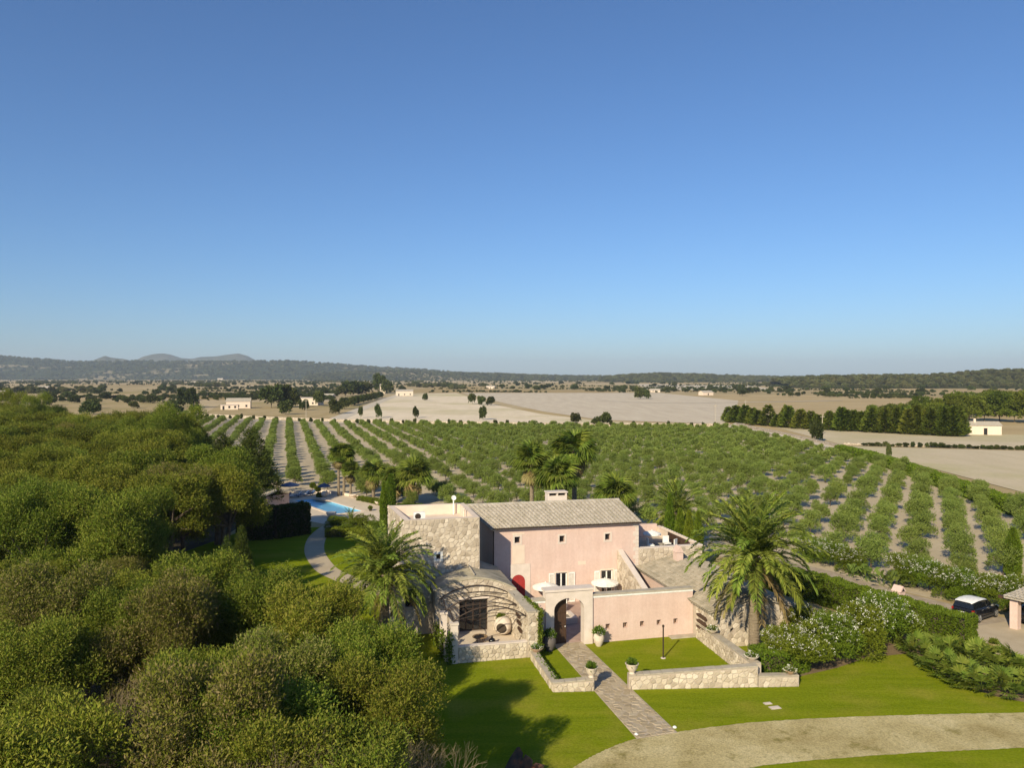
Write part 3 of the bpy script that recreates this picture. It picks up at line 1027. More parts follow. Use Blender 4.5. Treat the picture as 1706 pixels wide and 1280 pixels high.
me = bpy.data.meshes.new("door_surround")
bm.to_mesh(me); bm.free()
me.materials.append(MT["dress"])
link(bpy.data.objects.new("door_surround", me), house)
for s in (0, 1):
    poly = [(-1.12, 0.02)] + [(-1.12 + 0.54 * math.cos(math.pi * k / 10), 1.92 + 0.54 * math.sin(math.pi * k / 10)) for k in (range(0, 6) if s else range(10, 4, -1))]
    poly.insert(1, (-0.58 if s else -1.66, 0.02))
    if not s:
        poly = poly[::-1]
    MB().extrude_y([(p[0] + (0.005 if s else -0.005), p[1]) for p in poly], FV - 0.022, FV - 0.004).obj("door", MT["red"], house, base=hb)
MB().box(4.35 - .55, 4.35 + .1, FV - 0.02, FV - 0.001, 2.95, 3.25).obj("plaque", MT["cream"], house, base=hb)
stone_ends = MB()
rr = random.Random(4)
z = 0.2
k = 0
while z < 5.9:                                              # quoins on the right corner
    hq = rr.uniform(0.28, 0.4)
    w = 0.45 if k % 2 else 0.26
    MB().box(8.95 - w, 8.972, FV - 0.022, FV + 0.25, z, z + hq - 0.02).obj("quoin", MT["dress"], house, base=hb)
    z += hq; k += 1
# stone buttress that runs forward from the facade
but, bb = villa_thing("buttress_wall", 7.3, 7.0, "sloping rubble stone buttress wall leaning against the pink house beside the right umbrella", "wall")
MB().extrude_x([(9.48, 0), (9.48, 4.0), (9.2, 3.98), (3.4, 1.92), (1.5, 1.3), (1.5, 0)][::-1], 7.12, 7.42).obj("core", MT["mortar"], but, base=bb)
mb = MB()
for a, b, c, d in ((9.47, 4.0, 9.2, 3.98), (9.2, 3.98, 3.4, 1.92), (3.4, 1.92, 1.5, 1.3)):
    mb.extrude_x([(a, b + 0.002), (a, b + 0.09), (c, d + 0.09), (c, d + 0.002)], 7.05, 7.49)
mb.obj("coping", MT["dress"], but, base=bb)
stones(but, (7.12 - bb[0], 9.45 - bb[1], 0), (0, -1, 0), (0, 0, 1), [(0.05, 0.0), (7.9, 0.0), (7.9, 1.25), (6.0, 1.88), (0.25, 3.92), (0.05, 3.95)], 0.36, 21)

# ------------------------------------------------------------------ stone tower block on the left
tower, tb = villa_thing("stone_tower", -7.7, 5.7, "flat roofed rubble stone block with one small white framed window left of the pink house", "building")
TP = [(-10.4, 5.7), (-4.95, 5.7), (-4.95, 12.3), (-11.0, 12.3)]
zt, zf = 7.82, 7.05
thole = (-8.12, -7.82, 4.95, 5.30)
mb = wall_grid([-10.4, -4.95], lambda u: zt, 0, 5.7, [thole], 0.4)
mb.add([(-10.4, 5.7, 0), (-10.4, 5.7, zt), (-11.0, 12.3, zt), (-11.0, 12.3, 0)], [(0, 1, 2, 3)])
mb.add([(-4.95, 5.7, 0), (-4.95, 12.3, 0), (-4.95, 12.3, zt), (-4.95, 5.7, zt)], [(0, 1, 2, 3)])
mb.add([(-11.0, 12.3, 0), (-11.0, 12.3, zt), (-4.95, 12.3, zt), (-4.95, 12.3, 0)], [(0, 1, 2, 3)])
mb.obj("wall", MT["mortar"], tower, base=tb)
MB().add([(-10.35, 5.75, zf), (-5.0, 5.75, zf), (-5.0, 12.25, zf), (-10.95, 12.25, zf)], [(0, 1, 2, 3)]).obj("flat_roof", MT["cream"], tower, base=tb)
mb = MB()
ip = [(-10.0, 6.1), (-5.35, 6.1), (-5.35, 11.9), (-10.55, 11.9)]
for i in range(4):
    a, b, c, d = TP[i], TP[(i + 1) % 4], ip[(i + 1) % 4], ip[i]
    mb.add([(a[0], a[1], zt + .003), (b[0], b[1], zt + .003), (c[0], c[1], zt + .003), (d[0], d[1], zt + .003)], [(0, 1, 2, 3)])
    mb.add([(d[0], d[1], zf), (c[0], c[1], zf), (c[0], c[1], zt + .003), (d[0], d[1], zt + .003)], [(1, 0, 3, 2)])
mb.obj("parapet", MT["cream"], tower, base=tb)
stones(tower, (-10.4 - tb[0], 0, 0), (1, 0, 0), (0, 0, 1), [(0.03, 3.3), (5.42, 3.3), (5.42, zt - 0.02), (0.03, zt - 0.02)], 0.30, 5, 0.032, 0.018,
       holes=[(thole[0] + 10.4 - 0.2, thole[1] + 10.4 + 0.2, thole[2] - 0.4, thole[3] + 0.2)])
stones(tower, (-11.0 - tb[0], 12.3 - tb[1], 0), Vector((0.6, -6.6, 0)).normalized(), (0, 0, 1), [(0.03, 3.5), (6.6, 3.5), (6.6, zt - 0.02), (0.03, zt - 0.02)], 0.46, 6)
a, b, c, d = thole
mb = MB()
f = 0.17
mb.box(a - f, a - .002, 5.63, 5.8, c - f, d + f).box(b + .002, b + f, 5.63, 5.8, c - f, d + f).box(a - .002, b + .002, 5.632, 5.8, d + .002, d + f).box(a - .002, b + .002, 5.632, 5.8, c - f, c - .002)
w = mb.obj("window", MT["white"], tower, base=tb)
MB().box(a + .01, b - .01, 6.02, 6.04, c + .01, d - .01).obj("pane", MT["glass"], w, base=tb)
MB().box(a - 0.16, b + 0.16, 5.655, 5.72, 4.4, c - f - .002).obj("window_apron", MT["cream"], tower, base=tb)
ac = thing("air_conditioner", L(-9.1, 7.6, zf), ROT, "boxy white air conditioner on the flat roof of the stone block", "air conditioner")
MB().box(-0.42, 0.42, -0.17, 0.17, 0.42, 0.98).obj("casing", MT["white"], ac)
MB().box(-0.35, -0.25, -0.15, 0.15, 0, 0.419).box(0.25, 0.35, -0.15, 0.15, 0, 0.419).obj("bracket", MT["iron"], ac)
g_ = MB()
g_.lathe([(0.22, 0), (0.22, 0.015), (0.19, 0.02)], 18)
o_ = g_.obj("fan_grille", MT["iron"], ac)
o_.rotation_euler = (math.pi / 2, 0, 0)
o_.location = (-0.12, -0.171, 0.70)
dish = thing("satellite_dish", L(-5.9, 11.6, zf), ROT, "small white satellite dish on a pole at the flat roof's right end", "satellite dish")
MB().tube([(0, 0, 0), (0, 0, 1.15)], 0.05, 8).obj("pole", MT["white"], dish)
o_ = MB().lathe([(0.02, 0), (0.11, 0.015), (0.18, 0.05), (0.205, 0.075), (0.17, 0.062), (0.02, 0.02)], 16).obj("reflector", MT["white"], dish, True)
o_.rotation_euler = (math.radians(70), 0, math.radians(10))
o_.location = (0, -0.02, 1.3)
lamp_b = thing("roof_vent", L(-5.6, 8.5, zf), ROT, "small cream vent pipe standing on the flat roof near its right end", "vent")
MB().lathe([(0.07, 0), (0.07, 0.85), (0.12, 0.86), (0.12, 0.95), (0.04, 1.0)], 10).obj("pipe", MT["cream"], lamp_b)

# ------------------------------------------------------------------ vaulted annex and its pergola terrace
annex, ab = villa_thing("vaulted_annex", -5.75, 3.0, "low rubble stone annex with an arched gable in front of the stone block", "building")
def arch(u):
    c, hw = -5.75, 2.85
    t = (u - c) / hw
    return 4.15 - 0.72 * t * t - (0.22 * t if t > 0 else 0.0)
wh = (-6.9, -4.9, 0.42, 2.68)
us = [-8.55 + 5.7 * k / 24 for k in range(25)]
mb = wall_grid(us, arch, 0, 3.0, [wh], 0.45)
mb.add([(-8.55, 3.0, 0), (-8.55, 3.0, arch(-8.55)), (-8.55, 5.7, 3.5), (-8.55, 5.7, 0)], [(0, 1, 2, 3)])
mb.add([(-2.85, 3.0, 0), (-2.85, 9.49, 0), (-2.85, 9.49, 3.1), (-2.85, 3.0, arch(-2.85))], [(0, 1, 2, 3)])
mb.obj("wall", MT["mortar"], annex, base=ab)
# roof from the arch back to a low gable
V, Fq = [], []
NV = 9
def gable(u):
    return 4.32 + (u + 5.8) * (0.28 if u < -5.8 else -0.385)
for j in range(NV):
    t = j / (NV - 1)
    v = 2.93 + t * (9.46 - 2.93)
    for u in [-8.72 + 5.83 * k / 24 for k in range(25)]:
        uu = min(max(u, -8.55), -2.85)
        s = min(1, t * 1.6)
        V.append((u, v, (arch(uu) * (1 - s) + gable(u) * s) + 0.05))
for j in range(NV - 1):
    for k in range(24):
        Fq.append((j * 25 + k, j * 25 + k + 1, (j + 1) * 25 + k + 1, (j + 1) * 25 + k))
n0 = len(V)
V += [(x, y, z - 0.12) for x, y, z in V]
for j in range(NV - 1):
    for k in (0, 24):
        q = (j * 25 + k, (j + 1) * 25 + k, n0 + (j + 1) * 25 + k, n0 + j * 25 + k)
        Fq.append(q)
for k in range(24):
    Fq.append((k, k + 1, n0 + k + 1, n0 + k))
MB().add(V, Fq).obj("roof", MT["vault"], annex, base=ab)
MB().tube([(-5.8, 3.3, 4.3), (-5.8, 5.69, 4.40)], 0.05, 6).obj("ridge_roll", MT["coping"], annex, base=ab)
pol = [(0.03, 0.35), (5.67, 0.35), (5.67, arch(-2.85) - .03), (4.9, arch(-3.65) - .03), (3.9, arch(-4.65) - .03), (2.8, 4.12), (1.7, arch(-6.85) - .03), (0.8, arch(-7.75) - .03), (0.03, arch(-8.5) - .03)]
stones(annex, (-8.55 - ab[0], 0, 0), (1, 0, 0), (0, 0, 1), pol, 0.33, 11, holes=[(wh[0] + 8.55 - .1, wh[1] + 8.55 + .1, -1, wh[3] + .12)])
window_fill(annex, ab, wh[0], wh[1], 3.3, wh[2], wh[3], (4, 3), 0.07, MT["iron"], name="glazed_door")
MB().box(wh[0] - 0.1, wh[1] + 0.1, 2.93, 3.12, wh[3] + .003, wh[3] + 0.16).obj("lintel", MT["dress"], annex, base=ab)
wing, wb = villa_thing("stone_lean_to", -10.0, 4.5, "small rubble stone lean-to with a dark window behind the left palm", "building")
lh = (-10.45, -9.65, 1.95, 3.2)
mb = wall_grid([-11.7, -8.56], lambda u: 3.85 + (u + 11.7) * 0.06, 0, 4.5, [lh], 0.4)
mb.add([(-11.7, 4.5, 0), (-11.7, 4.5, 3.85), (-11.7, 9.0, 3.85), (-11.7, 9.0, 0)], [(0, 1, 2, 3)])
mb.obj("wall", MT["mortar"], wing, base=wb)
MB().add([(-11.8, 4.42, 3.86), (-8.56, 4.42, 4.05), (-8.56, 5.69, 4.3), (-10.42, 5.69, 4.3), (-10.42, 9.0, 4.3), (-11.8, 9.0, 4.0)], [(0, 1, 2, 3, 4, 5)]).obj("roof", MT["vault"], wing, base=wb)
stones(wing, (-11.7 - wb[0], 0, 0), (1, 0, 0), (0, 0, 1), [(0.03, 0.6), (3.1, 0.6), (3.1, 3.95), (0.03, 3.8)], 0.38, 12, holes=[(lh[0] + 11.7, lh[1] + 11.7, lh[2], lh[3])])
window_fill(wing, wb, lh[0], lh[1], 4.8, lh[2], lh[3], (2, 2), 0.06, MT["wood"])

terr, tb2 = villa_thing("pergola_terrace", -5.7, -1.5, "low rubble terrace wall with pale corner pillars in front of the annex", "terrace")
MB().box(-8.1, -3.27, -1.28, 2.98, 0, 0.36).obj("paving", MT["deck"], terr, base=tb2)
MB().box(-7.76, -3.27, -1.58, -1.285, 0, 1.0).obj("front_wall", MT["mortar"], terr, base=tb2)
MB().box(-7.76, -3.27, -1.62, -1.25, 1.002, 1.08).obj("coping", MT["dress"], terr, base=tb2)
stones(terr, (-7.76 - tb2[0], -1.58 - tb2[1], 0), (1, 0, 0), (0, 0, 1), [(0.02, 0.0), (4.46, 0.0), (4.46, 0.99), (0.02, 0.99)], 0.27, 14, 0.04)
MB().box(-8.5, -8.12, -1.2, 2.98, 0, 1.0).obj("side_wall", MT["rubble"], terr, base=tb2)
for v0 in (-1.62, 0.75):
    p_ = MB().box(-8.2 if v0 < 0 else -8.52, -7.77 if v0 < 0 else -8.10, v0, v0 + 0.42, 0, 2.45).obj("pillar", MT["dress"], terr, base=tb2)
    MB().box((-8.2 if v0 < 0 else -8.52) - .05, (-7.77 if v0 < 0 else -8.10) + .05, v0 - .05, v0 + .47, 2.452, 2.58).obj("pillar_cap", MT["dress"], p_, base=tb2)
wingw, ww = villa_thing("terrace_wing_wall", -2.9, 0.7, "tall rubble stone wall with ivy running down beside the courtyard gate", "wall")
def leaning_wall(z0a, z0b, z1a, z1b, grow):
    """plan: front -3.26..-2.52 at v -1.62, back -3.5..-2.92 at v 2.99"""
    pl = [(-3.26 - grow, -1.62 - grow), (-2.52 + grow, -1.62 - grow), (-2.92 + grow, 2.985), (-3.5 - grow, 2.985)]
    zb, zt_ = (z0a, z0a, z0b, z0b), (z1a, z1a, z1b, z1b)
    return MB().add([(p[0], p[1], z) for p, z in zip(pl, zb)] + [(p[0], p[1], z) for p, z in zip(pl, zt_)],
                    [(3, 2, 1, 0), (4, 5, 6, 7), (0, 1, 5, 4), (1, 2, 6, 5), (2, 3, 7, 6), (3, 0, 4, 7)])
leaning_wall(0, 0, 2.90, 3.06, 0).obj("core", MT["mortar"], wingw, base=ww)
leaning_wall(2.902, 3.062, 2.98, 3.14, 0.04).obj("coping", MT["coping"], wingw, base=ww)
stones(wingw, (-3.26 - ww[0], -1.62 - ww[1], 0), (1, 0, 0), (0, 0, 1), [(0.02, 0), (0.72, 0), (0.72, 2.88), (0.02, 2.88)], 0.30, 15, 0.04)
wd_ = Vector((0.24, -4.605, 0)).normalized()
stones(wingw, (-3.5 - ww[0], 2.98 - ww[1], 0), wd_, (0, 0, 1), [(0.02, 0.36), (4.58, 0.36), (4.58, 2.88), (0.02, 3.03)], 0.30, 16, 0.04)
for k, (v, z) in enumerate(((0.6, 2.15), (0.35, 1.75), (0.1, 1.35))):    # slanting slots capped with old tiles
    MB().extrude_x([(v, z), (v - 0.75, z - 0.05), (v - 0.75, z + 0.10), (v, z + 0.16)][::-1], -3.52, -3.36).obj("tile_slot", MT["wood"], wingw, base=ww)

# pergola of bent iron
perg, pb = villa_thing("iron_pergola", -5.7, 0.0, "bare rusty iron pergola of bent arches over the annex terrace", "pergola")
for i, (v, z) in enumerate(((-1.4, 2.62), (0.8, 2.68), (2.85, 2.86))):
    ul, ur = -8.05 - (0.12 * i), -3.3
    pts = [(ul + (ur - ul) * t / 12, v, z + 0.80 * math.sin(math.pi * t / 12) ** 0.8) for t in range(13)]
    MB().tube(pts, 0.036, 6).obj("arch", MT["iron"], perg, base=pb)
    pts = [(ul + (ur - ul) * t / 12, v, z + 0.36 * math.sin(math.pi * t / 12)) for t in range(13)]
    MB().tube(pts, 0.02, 6).obj("tie", MT["iron"], perg, base=pb)
    if i < 2:
        v2, z2 = ((0.8, 2.68), (2.85, 2.86))[i]
        for ux in (ul, ur):
            pts = [(ux, v + (v2 - v) * t / 8, z + (z2 - z) * t / 8 + 0.32 * math.sin(math.pi * t / 8)) for t in range(9)]
            MB().tube(pts, 0.032, 6).obj("side_bow", MT["iron"], perg, base=pb)
        for sgn in (0, 1):
            a_, b_ = (ul, ur) if sgn else (ur, ul)
            pts = [(a_ + (b_ - a_) * t / 12, v + (v2 - v) * t / 12, z + 0.62 * math.sin(math.pi * t / 12)) for t in range(13)]
            MB().tube(pts, 0.017, 6).obj("cross_bow", MT["iron"], perg, base=pb)
pts = [(-3.3, -1.4, 2.62), (-3.29, -0.6, 1.6), (-3.4, -0.2, 0.8), (-3.6, 0.2, 0.5)]
MB().tube(smooth_line(pts, 4), 0.018, 5).obj("strut", MT["iron"], perg, base=pb)

# ------------------------------------------------------------------ courtyard wall with the gateway
cw, cb = villa_thing("courtyard_wall", 4.0, 0.0, "long pink courtyard wall with a stone arched gateway and a row of small openings", "wall")
fh = [(u - 0.16, u + 0.16, 0.88, 1.24) for u in (2.78, 4.03, 5.27, 6.5, 7.75)]
mb = wall_grid([1.66, 9.04], lambda u: 3.22, 0, 0.0, fh, 0.34)
mb.add([(1.66, 0.42, 0), (1.66, 0.42, 3.22), (9.04, 0.42, 3.22), (9.04, 0.42, 0)], [(0, 1, 2, 3)])
mb.add([(1.66, 0, 3.22), (9.04, 0, 3.22), (9.04, .42, 3.22), (1.66, .42, 3.22)], [(0, 1, 2, 3)])
mb.obj("wall", MT["pink"], cw, base=cb)
MB().box(-2.5, -1.64, 0.0, 0.42, 0, 3.12).obj("wall", MT["pink"], cw, base=cb)
MB().box(1.67, 9.04, -0.04, -0.003, 3.08, 3.222).box(-2.5, -1.64, -0.04, -0.003, 2.98, 3.122).obj("band", MT["white"], cw, base=cb)
MB().box(1.67, 9.04, -0.08, 0.50, 3.224, 3.33).box(-2.5, -1.64, -0.08, .5, 3.124, 3.23).obj("coping", MT["coping"], cw, base=cb)
for a, b, c, d in fh:
    w = MB().box(a, b, 0.30, 0.339, c, d).obj("opening", MT["wood"], cw, base=cb)
    MB().box(a + 0.13, a + 0.19, 0.20, 0.28, c, d).obj("mullion", MT["terracotta"], w, base=cb)
MB().box(7.2, 9.0, -0.55, -0.005, 0, 0.12).obj("step", MT["coping"], cw, base=cb)
def arch_block(mb, u0, u1, zt_, a, b, spring, crown, y0, y1, n=12):
    """masonry block with an arched opening"""
    cu, hw, rise = (a + b) / 2, (b - a) / 2, crown - spring
    arc = [(cu - hw * math.cos(math.pi * k / n), spring + rise * math.sin(math.pi * k / n)) for k in range(n + 1)]
    for y, flip in ((y0, False), (y1, True)):
        fs = []
        V = []
        def quad(p):
            i = len(V)
            V.extend([(q[0], y, q[1]) for q in p])
            fs.append(tuple(range(i, i + 4))[::-1 if flip else 1])
        quad([(u0, 0), (a, 0), (a, spring), (u0, spring)])
        quad([(b, 0), (u1, 0), (u1, spring), (b, spring)])
        quad([(u0, spring), (a, spring), (a, zt_), (u0, zt_)])
        quad([(b, spring), (u1, spring), (u1, zt_), (b, zt_)])
        for k in range(n):
            quad([arc[k], arc[k + 1], (arc[k + 1][0], zt_), (arc[k][0], zt_)])
        mb.add(V, fs)
    for p, q in [((a, 0), (a, spring)), ((b, spring), (b, 0))] + [(arc[k], arc[k + 1]) for k in range(n)]:
        mb.add([(p[0], y0, p[1]), (p[0], y1, p[1]), (q[0], y1, q[1]), (q[0], y0, q[1])], [(0, 1, 2, 3)])
    mb.add([(u0, y0, 0), (u0, y0, zt_), (u0, y1, zt_), (u0, y1, 0)], [(0, 1, 2, 3)])
    mb.add([(u1, y0, 0), (u1, y1, 0), (u1, y1, zt_), (u1, y0, zt_)], [(0, 1, 2, 3)])
    mb.add([(u0, y0, zt_), (u1, y0, zt_), (u1, y1, zt_), (u0, y1, zt_)], [(0, 1, 2, 3)])
mb = MB()
arch_block(mb, -1.63, 1.655, 3.68, -1.05, 1.05, 2.45, 3.22, -0.12, 0.62)
gp = mb.obj("gateway", MT["dress"], cw, base=cb)
MB().box(-1.72, 1.75, -0.2, 0.7, 3.682, 3.83).obj("gateway_cap", MT["dress"], gp, base=cb)
# the gate leaf stands open against the left jamb
gl_ = MB()
poly = [(0, 0.03), (1.0, 0.03), (1.0, 3.12), (0.85, 3.08), (0.6, 2.95), (0.3, 2.72), (0.0, 2.42)]
gl_.extrude_y(poly, 0, 0.09)
lf = gl_.obj("gate_leaf", MT["wood"], cw)
lf.location = (-1.03 - cb[0], 0.28, 0)
lf.rotation_euler = (0, 0, math.radians(8))
for zz in (0.5, 1.3, 2.1):
    MB().box(0.05, 0.95, -0.035, -0.002, zz, zz + 0.12).obj("batten", MT["wood"], lf)
MB().lathe([(0.04, 0), (0.05, 0.02), (0.02, 0.06)], 8, 0.9, -0.04, 1.15).obj("handle", MT["white"], lf)

# courtyard floor, pool basin and furniture seen through the gate
sheet("courtyard_paving", [L(-2.5, 0.43), L(9.0, 0.43), L(9.0, 9.48), L(-2.84, 9.48)], 0.03, surf("pink_flagstone", [(0.3, (0.36, 0.24, 0.19)), (0.7, (0.48, 0.34, 0.27))], 1.6, 0.9, 0.3, 8))
fb = thing("stone_basin", L(0.55, 5.2), ROT, "low pale stone basin in the middle of the courtyard", "basin")
MB().box(-1.5, 1.5, -0.9, -0.6, 0.03, 0.42).box(-1.5, 1.5, 0.6, 0.9, 0.03, 0.42).box(-1.5, -1.2, -0.598, 0.598, 0.03, 0.42).box(1.2, 1.5, -0.598, 0.598, 0.03, 0.42).obj("rim", MT["dress"], fb)
MB().box(-1.19, 1.19, -0.59, 0.59, 0.03, 0.25).obj("water", MT["glass"], fb)
def potted(name, loc, label, kind, size, plant, rz=0.0, mat=None, group=None):
    t_ = thing(name, loc, rz, label, "planter", group)
    prof = {"urn": [(0.30, 0), (0.32, 0.06), (0.22, 0.14), (0.36, 0.32), (0.54, 0.62), (0.58, 0.86), (0.66, 0.95), (0.67, 1.0), (0.56, 1.0), (0.52, 0.9)],
            "jar": [(0.18, 0), (0.20, 0.04), (0.36, 0.38), (0.41, 0.62), (0.35, 0.88), (0.27, 0.97), (0.29, 1.0), (0.23, 1.0), (0.21, 0.92)],
            "bowl": [(0.45, 0), (0.5, 0.05), (0.9, 0.40), (1.0, 0.55), (1.04, 0.6), (0.92, 0.6), (0.85, 0.5)]}[kind]
    MB().lathe([(r * size, z * size) for r, z in prof], 18).obj("pot", mat or MT["clay"], t_, True)
    ztop = prof[-1][1] * size
    MB().lathe([(prof[-1][0] * size, ztop - 0.03), (prof[-1][0] * size * 0.6, ztop + 0.01)], 12).obj("soil", MT["soil"], t_)
    POTS.append((t_, ztop, size, plant, kind))
    return t_
POTS = []
potted("black_pot", L(0.45, 5.2, 0.42), "round black glazed pot standing on the courtyard basin rim", "jar", 0.42, "none", mat=MT["black"])
for k, (u, v, w_) in enumerate(((0.35, 8.1, 0.8), (1.75, 7.3, 0.8))):
    s_ = thing("garden_chair", L(u, v), ROT + (0.2 if k == 0 else -0.6), ("white cushioned garden chair seen through the gate, the left one", "white cushioned garden chair seen through the gate, the right one")[k], "chair", "white chairs in the courtyard")
    MB().box(-.35, .35, -.35, .35, 0.3, 0.46).obj("seat", MT["canvas"], s_)
    MB().box(-.35, .35, .27, .37, 0.465, 0.9).obj("backrest", MT["canvas"], s_)
    for x in (-.3, .3):
        MB().box(x - .05, x + .05, -.35, .26, 0.464, 0.62).obj("armrest", MT["canvas"], s_)
        for y in (-.3, .3):
            MB().box(x - .025, x + .025, y - .025, y + .025, 0.03, 0.299).obj("leg", MT["white"], s_)
tbl = thing("round_table", L(0.75, 8.5), ROT, "small white round table under the left courtyard parasol", "table")
MB().lathe([(0.45, 0.70), (0.45, 0.74)], 18).obj("tabletop", MT["white"], tbl)
MB().lathe([(0.25, 0.03), (0.04, 0.06), (0.04, 0.699)], 10).obj("pedestal", MT["white"], tbl)

def parasol(name, loc, r, h, mat, label, group, rz=0.0, drop=0.30):
    t_ = thing(name, loc, rz, label, "parasol", group)
    MB().lathe([(0.25, 0), (0.25, 0.06), (0.03, 0.09), (0.025, 0.1)], 12).obj("base", MT["iron"], t_)
    MB().tube([(0, 0, 0.08), (0, 0, h + drop + 0.02)], 0.025, 6).obj("pole", MT["white"], t_)
    V = [(0, 0, h + drop)]
    Fs = []
    n = 24
    for j, (f_, zz) in enumerate(((0.35, 0.75), (0.7, 0.36), (1.0, 0.0), (1.0, -0.12 / drop))):
        for k in range(n):
            a = 2 * math.pi * k / n
            sag = 0.03 * r * (1 - abs(math.cos(4 * a))) * (1 if j else 0.4)
            V.append((r * f_ * math.cos(a) * (1 - sag * 0.5), r * f_ * math.sin(a) * (1 - sag * 0.5), h + drop * zz - sag))
    for k in range(n):
        Fs.append((0, 1 + k, 1 + (k + 1) % n))
        for j in range(3):
            Fs.append((1 + j * n + k, 1 + (j + 1) * n + k, 1 + (j + 1) * n + (k + 1) % n, 1 + j * n + (k + 1) % n))
    link(bpy.data.objects.new("canopy", mesh_of("canopy", V, Fs, mat)), t_)
    MB().lathe([(0.03, 0), (0.045, 0.03), (0.01, 0.09)], 8, 0, 0, h + drop + 0.01).obj("finial", MT["white"], t_)
    for k in range(8):
        a = 2 * math.pi * k / 8
        MB().tube([(0.03 * math.cos(a), 0.03 * math.sin(a), h + drop - 0.06), (r * 0.97 * math.cos(a), r * 0.97 * math.sin(a), h - 0.035)], 0.011, 4).obj("rib", MT["white"], t_)
    return t_
parasol("parasol", L(0.75, 8.3, 0.03), 1.02, 1.72, MT["canvas"], "round white parasol in front of the left french window in the courtyard", "white courtyard parasols")
parasol("parasol", L(5.63, 8.3, 0.03), 1.08, 1.74, MT["canvas"], "round white parasol before the right french window next to the buttress", "white courtyard parasols")

# ------------------------------------------------------------------ low wing on the right and the roof terrace
rb, rbb = villa_thing("guest_wing", 11.8, -2.9, "long low rubble stone wing with a weathered tile roof behind the right palm", "building")
sl = (10.3, 10.62, 1.0, 1.32)
ra, rp = 2.58, 3.28
def rtop(u):
    return ra + (rp - ra) * (u - 9.05) / 3.0 if u < 12.05 else rp - (rp - ra) * (u - 12.05) / 2.65
mb = wall_grid([9.05, 12.05, 14.7], rtop, 0, -2.9, [sl], 0.4)
mb.add([(9.05, -2.9, 0), (9.05, -2.9, ra), (9.05, 9.4, ra), (9.05, 9.4, 0)], [(0, 1, 2, 3)])
mb.add([(14.7, -2.9, 0), (14.7, 9.4, 0), (14.7, 9.4, ra), (14.7, -2.9, ra)], [(0, 1, 2, 3)])
mb.obj("wall", MT["mortar"], rb, base=rbb)
stones(rb, (9.05 - rbb[0], 0, 0), (1, 0, 0), (0, 0, 1), [(0.02, 0), (5.63, 0), (5.63, ra - .03), (3.0, rp - .05), (0.02, ra - .03)], 0.34, 31, holes=[(sl[0] - 9.05, sl[1] - 9.05, sl[2], sl[3])])
stones(rb, (9.05 - rbb[0], 0.0 - rbb[1], 0), (0, -1, 0), (0, 0, 1), [(0.45, 0.0), (2.87, 0.0), (2.87, ra - .3), (0.45, ra - .3)], 0.32, 32)
MB().box(9.032, 9.049, 0.44, 9.4, 0.0, ra - 0.28).obj("render_coat", MT["pink"], rb, base=rbb)
MB().box(sl[0], sl[1], -2.55, -2.52, sl[2], sl[3]).obj("pane", MT["dark"], rb, base=rbb)
for k in range(3):                                          # three slanting slots capped with curved tiles
    z = 1.62 - 0.4 * k
    MB().extrude_x([(-0.75, z + 0.14), (-0.85, z + 0.02), (-2.1, z - 0.02), (-2.15, z + 0.10), (-1.9, z + 0.2), (-1.1, z + 0.22)], 8.90, 9.048).obj("tile_slot", MT["wood"], rb, base=rbb)
mb = MB()
mb.add([(8.72, -3.15, ra - 0.05), (12.05, -3.15, rp + .04), (12.05, 9.38, rp + .04), (8.72, 9.38, ra - 0.05), (15.0, -3.15, ra - .05), (15.0, 9.38, ra - .05)], [(0, 1, 2, 3), (1, 4, 5, 2)])
mb.add([(8.72, -3.15, ra - 0.13), (12.05, -3.15, rp - .04), (15.0, -3.15, ra - .13), (8.72, -3.15, ra - 0.05), (12.05, -3.15, rp + .04), (15.0, -3.15, ra - .05)], [(0, 1, 4, 3), (1, 2, 5, 4)])
mb.add([(8.72, -3.15, ra - 0.13), (8.72, 9.38, ra - .13), (8.72, 9.38, ra - .05), (8.72, -3.15, ra - .05)], [(1, 0, 3, 2)])
mb.add([(8.72, -3.15, ra - 0.13), (9.06, -3.15, ra - 0.13), (9.06, 9.38, ra - .13), (8.72, 9.38, ra - .13)], [(3, 2, 1, 0)])
MT["tile2"] = surf("weathered_roof_tile", [(0.25, (0.30, 0.25, 0.18)), (0.5, (0.40, 0.34, 0.255)), (0.75, (0.50, 0.43, 0.33))], 3.0, 0.95, 0.2, 20, second=((0.22, 0.195, 0.14), 1.2, 0.7))
rroof = mb.obj("roof", MT["tile2"], rb, base=rbb)
lr = lambda p: (p[0] - rbb[0], p[1] - rbb[1], p[2])
tile_roof("roof_tile", rroof, lr((8.66, 9.38, ra - .06)), lr((8.66, -3.15, ra - .06)), lr((12.05, 9.38, rp + .03)), lr((12.05, -3.15, rp + .03)), 48, 9, MT["tile2"], 8)
tile_roof("roof_tile", rroof, lr((15.05, -3.15, ra - .06)), lr((15.05, 9.38, ra - .06)), lr((12.05, -3.15, rp + .03)), lr((12.05, 9.38, rp + .03)), 48, 9, MT["tile2"], 9)
mb = MB()                                                   # two rows of curved tiles under the eave
for row, (x, z) in enumerate(((8.80, ra - 0.19), (8.92, ra - 0.29))):
    for k in range(52):
        v = -3.0 + 12.3 * k / 52
        mb.tube([(x, v, z), (x + 0.25, v, z)], 0.075, 6)
mb.obj("eave_tile", MT["tile"], rroof, base=rbb)["kind"] = "stuff"
chm = MB().box(11.45, 12.0, 7.6, 8.3, 3.1, 3.95)
c2 = chm.obj("chimney", MT["pink"], rb, base=rbb)
MB().extrude_y([(11.4, 3.952), (12.05, 3.952), (11.72, 4.45)], 7.55, 8.35).obj("chimney_cap", MT["pink"], c2, base=rbb)

